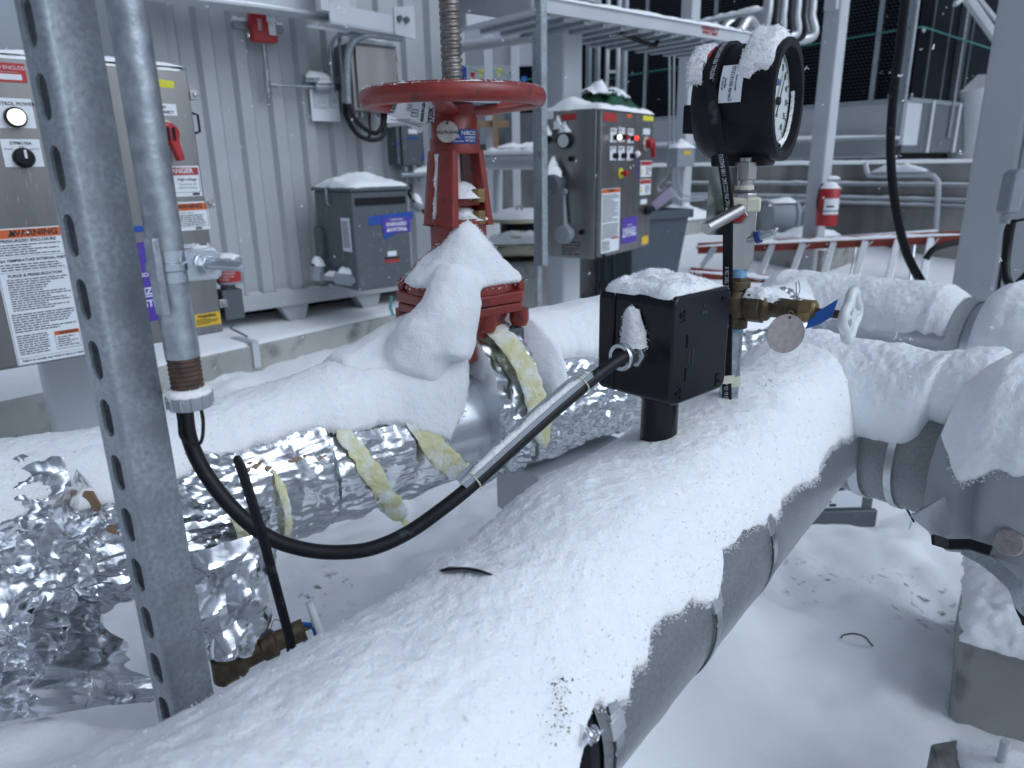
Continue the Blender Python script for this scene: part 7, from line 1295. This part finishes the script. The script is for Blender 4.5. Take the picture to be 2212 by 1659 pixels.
for pts in ([(1446, 110), (1446, 230), (1444, 320)], [(1456, 110), (1455, 230), (1453, 320)], [(1452, 362), (1454, 400), (1462, 425), (1480, 433), (1520, 432)], [(1446, 362), (1440, 380), (1422, 400), (1425, 412), (1440, 405)], [(1463, 362), (1466, 395), (1476, 420), (1500, 424), (1530, 424)]):
    mb = MB(); mb.tube(spline([P(u, v, 9.1) for u, v in pts], 5), .013, 8); mb.build('tube', M['galv2'], cnp, 80)
# ================= cooling equipment (louvred chiller) =================
ch0 = P(1953, 280, 10.6); ch0 = V((ch0.x, ch0.y, 0)); TA = fr(ch0, -d2 * -1, UP)   # left facet plane through the corner
fa = lambda u, v, off=0: on(u, v, ch0 - d1 * off, d1); fb2 = lambda u, v, off=0: on(u, v, ch0 + d2 * off, d2)
chl = thing('cooling_unit', 'huge dark louvred cooling unit with grey sheet-metal base behind the concrete wall', 'cooling unit', ch0)
TA = fr(ch0, d2, UP); TB = fr(ch0, d1, UP)   # A: x runs towards the corner, faces -d1
zl0, zl1 = fa(1700, 225).z, fa(1700, 322).z; zl0 = fa(1850, 222).z; ztop = 5.2
LA, LB_ = -loc(TA, fa(1116, 180)).x, 4.6
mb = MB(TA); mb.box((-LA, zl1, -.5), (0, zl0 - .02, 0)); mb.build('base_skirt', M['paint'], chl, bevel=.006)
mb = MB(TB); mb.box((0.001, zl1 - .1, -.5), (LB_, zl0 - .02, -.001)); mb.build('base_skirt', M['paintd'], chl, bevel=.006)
mb = MB(TA); mb.box((-LA, zl0 - .019, -.44), (-.005, ztop, -.06)); mb.build('dark_core', M['mesh'], chl)
mb = MB(TB); mb.box((0.06, zl0 - .018, -.44), (LB_, ztop, -.06)); mb.build('dark_core', M['darkpanel'], chl)
# honeycomb louvre: staggered short vanes
mb = MB(TA); sp_ = .060
ncol = int(5.6 / sp_); nrow = int((ztop - zl0) / (sp_ * .8))
for r_i in range(nrow):
    z = zl0 + .02 + r_i * sp_ * .8
    for c_i in range(ncol):
        x = -.12 - c_i * sp_ - (r_i % 2) * sp_ / 2
        mb.add([(x - sp_ * .5, z, -.012), (x, z + sp_ * .28, -.002), (x + sp_ * .5, z, -.012), (x, z - sp_ * .10, -.055)], [(0, 3, 2, 1)])
lo = mb.build('louvre_vanes', mat('louvre_vane', (.035, .045, .06), .45, 0, .2, 20), chl, 0); lo['kind'] = 'stuff'
for u, nm in ((1953, 0), (1890, 0), (1700, 0), (1540, 0), (1395, 0)):
    x = loc(TA, fa(u, 150)).x; mb = MB(TA); mb.box((x - .035, zl0 - .03, -.05), (x + .035, ztop, .02)); mb.build('frame_post', M['galv2'], chl, bevel=.004)
for u in (1975, 2010, 2047, 2085, 2096):
    x = loc(TB, fb2(u, 150)).x; mb = MB(TB); mb.box((x - .007, zl0 - .03, -.062), (x + .007, ztop, -.04)); mb.build('panel_joint', M['galv'], chl)
x = loc(TB, fb2(2068, 150)).x; mb = MB(TB); mb.box((x - .04, zl0 - .5, -.05), (x + .04, ztop, .03)); mb.build('frame_post', M['galv2'], chl)
for T, x0, x1 in ((TA, -LA, -.04), (TB, .04, LB_)): mb = MB(T); mb.box((x0, zl0 - .04, -.04), (x1, zl0 + .02, .015)); mb.build('bottom_frame', M['galv2'], chl, bevel=.003)
ss0 = loc(TA, fa(1905, 222)).y
for u in (2003, 2060): x = loc(TB, fb2(u, 300)).x; mb = MB(TB); mb.box((x - .04, zl1 - .1, .0), (x + .04, zl0, .03)); mb.build('skirt_rib', M['paint'], chl)
mb = MB(); zt_ = fa(1850, 82).z; mb.tube([TA @ V((-5.8, zt_ - .10, .06)), TA @ V((-.05, zt_ + .02, .06)), TB @ V((.05, zt_ + .02, .06)), TB @ V((LB_, zt_ - .1, .06))], .010, 6); mb.build('safety_cord', M['cord'], None, label='thin teal safety cord strung across the dark louvres', category='cord')
mb = MB(); q = TA @ V((-.02, 0, .08)); [mb.tube([V((q.x, q.y, zl0 - .6)), V((q.x, q.y, ztop))], .035, 12) for _ in (0,)]; qq = TA @ V((.0, zt_, .08)); mb.tube([qq - d2 * .2, qq + d1 * .3], .03, 8); qq = TA @ V((0, zl0 + .05, .08)); mb.tube([qq - d2 * .25, qq + d1 * .2], .03, 8); mb.build('corner_pipe', M['galv2'], None, 60, label='vertical grey pipe with short brackets at the corner of the cooling unit', category='pipe')
# roof stair truss at upper right of the unit
rs = thing('stair_truss', 'pale sloping stair stringer and rails above the right end of the cooling unit', 'stair', fb2(2110, 20, .3)); 
for a, b, r in (((2078, -20), (2160, 95), .07), ((2100, -20), (2165, 60), .035), ((2062, 10), (2118, -30), .03)):
    mb = MB(); mb.tube([fb2(*a, .4), fb2(*b, .4)], r, 6); mb.build('stringer', M['paint'], rs, 20)
mb = MB(); mb.cyl(fb2(2094, 360, -.05), fb2(2094, 180, -.05), .35, None, 40); mb.build('round_duct', M['paint'], None, label='large round pale duct beside the big right column, right of the cooling unit', category='duct')
# skid beam under the unit, dark gap, snow
zk = fa(1700, 303, .7).z; zk1 = fa(1700, 345, .7).z
mb = MB(fr(ch0 - d1 * .7, d2, UP)); mb.box((-8.5, zk1, -.25), (.15, zk1 + .03, .05)); mb.box((-8.5, zk - .04, -.25), (.15, zk, .05)); mb.box((-8.5, zk1 + .031, -.12), (.15, zk - .041, -.08)); mb.build('skid_beam', M['paint'], None, bevel=.004, label='long grey steel skid beam with snow lying under the cooling unit', category='beam')
mb = MB(); snow_pad(mb, fr(ch0 - d1 * .65 - d2 * 8.5 + UP * (zk - .003), d2, V((-d2.y, d2.x, 0))), 8.6, .3, .06, 120, 10, 3, .01); snow_obj(mb, 'snow', 'snow along the top of the skid beam under the cooling unit')
mb = MB(fr(ch0, d1, UP)); mb.box((-.5, .6, -1.2), (4.4, zl1 - .12, -.3)); mb.build('gap_shade', M['void'], chl)  # near-black block painted in as the shade of the gap below the unit
# upper white beam with snow behind the gauge
a, b = P(1520, 47, 7.6), P(1700, 18, 7.0); b.z = a.z = P(1600, 34, 7.3).z; hbeam(a + (a - b) * .1, b + (b - a) * .25, .18, .24, .012, M['paint'], 'steel_beam', label='pale steel beam with snow above the gauge, in front of the dark louvres', category='beam')
mb = MB(); snow_line(mb, seg(a + (a - b) * .1, b + (b - a) * .22, 40), .16, .05); snow_obj(mb, 'snow', 'snow on the pale beam above the gauge')
# ================= cable tray with stencilled letters =================
yt = 4.55; zT_ = P(1262, 8, yt).z; t0 = P(1262, 8, yt); dT = d1
trp = lambda u, v: on(u, v, t0, d2)
TT = fr(V((t0.x, t0.y, 0)), d1, UP); zt1 = P(1262, 36, yt).z; e_ = trp(1640, 76); Lt = loc(TT, trp(1640, 95)).x
ct_ = thing('cable_tray', 'grey cable tray with red stencilled letters running from the middle column behind the gauge', 'cable tray', t0)
mb = MB(TT); mb.box((-.4, zt1, -.02), (Lt + .1, zT_, 0)); mb.box((-.4, zt1, -.62), (Lt + .1, zT_, -.60)); mb.build('side_rail', M['paint'], ct_, bevel=.003)
mb = MB(TT); mb.box((-.4, zt1 - .012, -.60), (Lt + .1, zt1 - .001, .012)); mb.build('flange', M['paint'], ct_)
mb = MB(TT); x = -.3
while x < Lt + .02: mb.box((x, zt1 - .035, -.60), (x + .05, zt1 - .013, -.02)); x += .16
mb.build('rung', M['galv'], ct_)
a, b = loc(TT, trp(1512, 90)), loc(TT, trp(1554, 60)); mb = MB(TT); hh = (zT_ - zt1) * .38; put_text(mb, 'CWALC1-S1', (a.x + b.x) / 2, lerp(zt1, zT_, .68), hh * .95, bold=.003, sx=(b.x - a.x) / (hh * 5.6), z=.0012); put_text(mb, '480V / 120V', (a.x + b.x) / 2, lerp(zt1, zT_, .30), hh * .95, bold=.003, sx=(b.x - a.x) / (hh * 5.9), z=.0012); mb.build('stencilled_letters', mat('red_paint', (.30, .05, .05), .6), ct_, 0)
mb = MB(); snow_line(mb, seg(TT @ V((-.3, zT_, -.01)), TT @ V((Lt, zT_, -.01)), 40), .05, .02); snow_obj(mb, 'snow', 'thin snow on the edge of the cable tray')
mb = MB(); mb.tube(spline([P(1306, 50, 4.9), P(1318, 60, 4.9), P(1345, 72, 5.0), P(1385, 90, 5.1), P(1412, 98, 5.2), P(1420, 90, 5.2), P(1428, 70, 5.3)], 6), .016, 10); mb.build('black_cable', M['rubber'], None, 80, label='black cable looping below the cable tray near the middle column', category='cable')
# vertical ladder rack
vr = thing('ladder_rack', 'narrow vertical ladder rack with snow on its rungs, behind the second panel', 'rack', P(1322, 200, 6.4)); q = P(1322, 200, 6.4); wr = 11 / FP * 6.5
mb = MB(fr(V((q.x, q.y, 0)), V((1, .1, 0)), V((-.1, 1, 0))));
for sg in (-1, 1): mb.box((sg * wr - .012, -.03, .5), (sg * wr + .012, .03, 2.6))
mb.build('rail', M['alum'], vr); mb = MB(fr(V((q.x, q.y, 0)), V((1, .1, 0)), V((-.1, 1, 0)))); z = .6
Tr = mb.T
while z < 2.5: mb = MB(Tr); mb.box((-wr + .013, -.015, z), (wr - .013, .015, z + .02)); mb.build('rung', M['alum'], vr); z += .22
for u, lb_ in ((1272, 'thin vertical grey conduit just right of the middle column'), (1290, 'second thin vertical conduit right of the middle column'), (1348, 'brownish vertical channel right of the ladder rack')):
    q = P(u, 160, 6.6); mb = MB(); mb.cyl(V((q.x, q.y, .3)), V((q.x, q.y, 2.55)), .028, None, 12); mb.build('conduit', M['galv2'], None, label=lb_, category='conduit')
# chrome flexible conduits behind the gauge
tEnd = TT @ V((Lt, zT_, -.3)); yfx = tEnd.y - .05
for k, (pts, m, r) in enumerate((([(1662, -30), (1658, 30), (1644, 75), (1620, 110), (1590, 140)], 'alum', .030), ([(1676, -30), (1672, 30), (1660, 75), (1640, 115), (1610, 150)], 'matblack', .022), ([(1694, -30), (1690, 30), (1678, 75), (1660, 120), (1630, 160)], 'alum', .030), ([(1708, -30), (1704, 30), (1692, 80), (1672, 125), (1640, 165)], 'matblack', .022), ([(1724, -30), (1720, 30), (1706, 80), (1685, 130), (1650, 170)], 'alum', .030), ([(1737, -30), (1733, 30), (1718, 85), (1696, 135), (1660, 175)], 'matblack', .022), ([(1756, -30), (1752, 30), (1738, 85), (1714, 135), (1675, 180)], 'alum', .032))):
    mb = MB(); lane = -.07 - .07 * k; mb.tube(spline([P(u, v, yfx + .04 * k) for u, v in pts[:3]] + [TT @ V((Lt - .05, zT_ + .10, lane)), TT @ V((Lt - .30, zT_ - .03, lane)), TT @ V((Lt - 1.3, zT_ - .05, lane))], 8), r * 1.22, 14)
    mb.build('flexible_conduit', M[m], None, 80, label=['leftmost of the four shiny conduits curving down behind the gauge', 'leftmost of the three black cables between the shiny conduits behind the gauge', 'second shiny conduit from the left behind the gauge', 'middle one of the three black cables among the shiny conduits behind the gauge', 'third shiny conduit from the left behind the gauge', 'rightmost of the three black cables among the shiny conduits behind the gauge', 'rightmost of the four shiny conduits curving down behind the gauge'][k], category='conduit' if m == 'alum' else 'cable', group='curved conduits behind the gauge')
# ================= ladder lying on its side =================
ld = thing('stepladder', 'red fibreglass stepladder lying on its side in the snow, aluminium rungs up', 'ladder', P(1750, 610, 7.0)); 
L0, L1, U0, U1 = P(1490, 590, 7.15), P(2075, 650, 6.35), P(1507, 537, 7.45), P(2075, 512, 6.75)
def rail(a, b, name, m, w=.035, t=.09):
    T = fr(a, (b - a), UP); L_ = (b - a).length; mb = MB(T); mb.box((0, -t / 2, -w), (L_, t / 2, -w + .006)); mb.box((0, -t / 2, -w + .0061), (L_, -t / 2 + .006, 0)); mb.box((0, t / 2 - .006, -w + .0061), (L_, t / 2, 0)); return mb.build(name, m, ld)
rail(L0, L1, 'lower_rail', M['ladred'], t=.11); rail(U0, U1, 'upper_rail', M['ladred'], t=.11)
mb = MB(); off = V((.02, .42, .02)); mb.tube([U0 + off * .2, U1 + off], .02, 8); mb.tube([L0 + off * .2, L1 + off], .02, 8); mb.build('rear_leg', M['alum'], ld)
for i in range(9):
    s = .035 + i * .118; a, b = lerp(L0, L1, s), lerp(U0, U1, s + .035)
    T = fr(a, (b - a), (L1 - L0)); L_ = (b - a).length; mb = MB(T); mb.box((0, -.030, -.020), (L_, .030, .020)); mb.build('rung', M['alum'], ld, bevel=.004)
    if i % 2: mb = MB(); mb.tube([lerp(a, b, .82), lerp(U0, U1, s + .065)], .006, 6); mb.build('brace', M['galv'], ld)
    if i > 4 and i % 2: mb = MB(); mb.tube([lerp(L0, L1, s + .03) + off * s, lerp(U0, U1, s + .05) + off * s], .014, 8); mb.build('rear_rung', M['alum'], ld)
mb = MB(); snow_line(mb, [lerp(U0, U1, t / 40) + UP * .026 for t in range(41)], .05, .025); snow_line(mb, [lerp(L0, L1, t / 40) + UP * .024 for t in range(41)], .05, .03, 4); snow_obj(mb, 'snow', 'snow along the red rails of the stepladder')
# ================= big right column, hanging cable, elbow =================
rc = P(2150, 620, 2.75); wR = .23; rcb = thing('steel_column', 'massive pale steel column at the right with a joint groove near its edge', 'column', (rc.x, rc.y, 0)); angR = 50.5
# placed so that its left edge and arris stand where the photograph has them
ed = P(2054, 600, 2.75); ar = P(2152, 600, 2.60); dface = V((ar.x - ed.x, ar.y - ed.y, 0)); wf = dface.length; dface.normalize(); T = fr(V((ed.x, ed.y, 0)), dface, V((-dface.y, dface.x, 0)))
mb = MB(T); mb.prism(rrect(wf, .26, .02), -.1, 4.2); mb.build('shaft', M['paint'], rcb, 30)
mb = MB(T); mb.prism([(wf + .004, .012), (wf + .010, .008), (wf + .20, .03), (wf + .20, .20), (wf + .004, .20)], -.1, 4.2); mb.build('flange_side', M['paint'], rcb, 30)
hc = thing('hanging_cable', 'long black cable hanging down in front of the cooling unit left of the big column', 'cable', P(1960, 500, 3.0)); mb = MB(); pts = [P(1968, -60, 3.1), P(1956, 0, 3.1), P(1944, 100, 3.1), P(1928, 230, 3.08), P(1924, 330, 3.05), P(1932, 430, 3.0), P(1953, 530, 2.95), P(1985, 600, 2.9), P(2040, 680, 2.85)]
mb.tube(spline(pts, 8), .0175, 16); mb.build('sheath', M['rubber'], hc, 80)
mb = MB(); mb.tube(spline([P(2000, 560, 5.6), P(2015, 540, 5.6), P(2040, 530, 5.6), P(2075, 522, 5.6)], 6), .025, 10); mb.build('dark_hose', M['rubber'], None, 80, label='dark hose arching behind the ladder at the foot of the big column', category='hose')
eq = P(2190, 410, 2.35); elb = thing('elbow_fitting', 'grey elbow conduit fitting with a black cable coming out of it, at the right edge', 'conduit fitting', eq); Tq = fr(eq, cr, UP)
k = 2.45 / FP
mb = MB(Tq); mb.prism([(-18 * k, -46 * k), (8 * k, -46 * k), (12 * k, -2 * k), (22 * k, 12 * k), (60 * k, 12 * k), (60 * k, 40 * k), (-8 * k, 40 * k), (-18 * k, 30 * k)], -.03, .03); mb.build('body', M['greyp'], elb, bevel=.008)
mb = MB(Tq); mb.cyl((-4 * k, -46 * k, 0), (-4 * k, -66 * k, 0), 9 * k, None, 18); mb.cyl((-4 * k, -50 * k, 0), (-4 * k, -58 * k, 0), 12 * k, None, 8); mb.build('gland_nut', M['galv2'], elb)
mb = MB(); mb.tube(spline([P(2186, 474, 2.35), P(2178, 520, 2.35), P(2172, 570, 2.33), P(2176, 605, 2.3), P(2190, 618, 2.28), P(2208, 606, 2.26), P(2240, 570, 2.24)], 8), .0135, 14); mb.build('black_cable', M['rubber'], elb, 80)
mb = MB(); mb.tube(spline([P(2260, 450, 2.3), P(2225, 470, 2.32), P(2188, 480, 2.34), P(2172, 495, 2.36), P(2165, 560, 2.38), P(2156, 640, 2.38)], 8), .0042, 8); mb.build('thin_cable', M['matblack'], None, 80, label='thin dark cable running down the right side of the big column', category='cable')
ac = thing('grey_actuator', 'small grey valve actuator at the right edge beside the looped black cable', 'actuator', P(2206, 530, 2.9)); q = P(2206, 520, 2.9); mb = MB(fr(q, cr, UP)); mb.box((-.05, -.08, -.06), (.16, .06, .06)); mb.build('housing', M['greyp'], ac, bevel=.006); mb = MB(fr(q, cr, UP)); mb.prism([(-.03, .0605), (.1, .0605), (.1, .10), (.0, .10)], -.04, .04); mb.build('indicator', M['matblack'], ac, bevel=.004); mb = MB(fr(q, cr, UP)); mb.box((-.0, -.30, -.03), (.05, -.081, .03)); mb.build('leg', M['concwall'], ac)
mb = MB(); snow_line(mb, seg(q + UP * .16 - cr * .02, q + UP * .15 + cr * .2, 8), .12, .05); snow_obj(mb, 'snow', 'snow on the grey actuator at the right edge')
# ================= falling snow =================
mb = MB(); rf = random.Random(12)
for k in range(900):
    y = rf.uniform(.9, 7.5) ** 1.0; u, v = rf.uniform(-40, 2260), rf.uniform(-40, 1250); p = P(u, v, y)
    if p.z < .3 or p.z > 3: continue
    s = rf.uniform(.0018, .0052) * (.6 + .10 * y); 
    for j in range(rf.randint(1, 4)):
        c = p + V([rf.gauss(0, s * .7) for _ in range(3)]); vv = [c + V([rf.gauss(0, 1) for _ in range(3)]).normalized() * s for _ in range(4)]; mb.raw([tuple(x) for x in vv], [(0, 1, 2), (0, 2, 3), (0, 3, 1), (1, 3, 2)])
o = mb.build('falling_snow', M['snow'], None, 0); o['kind'] = 'stuff'; o['label'] = 'scattered snowflakes falling through the air'; o['category'] = 'snowflakes'
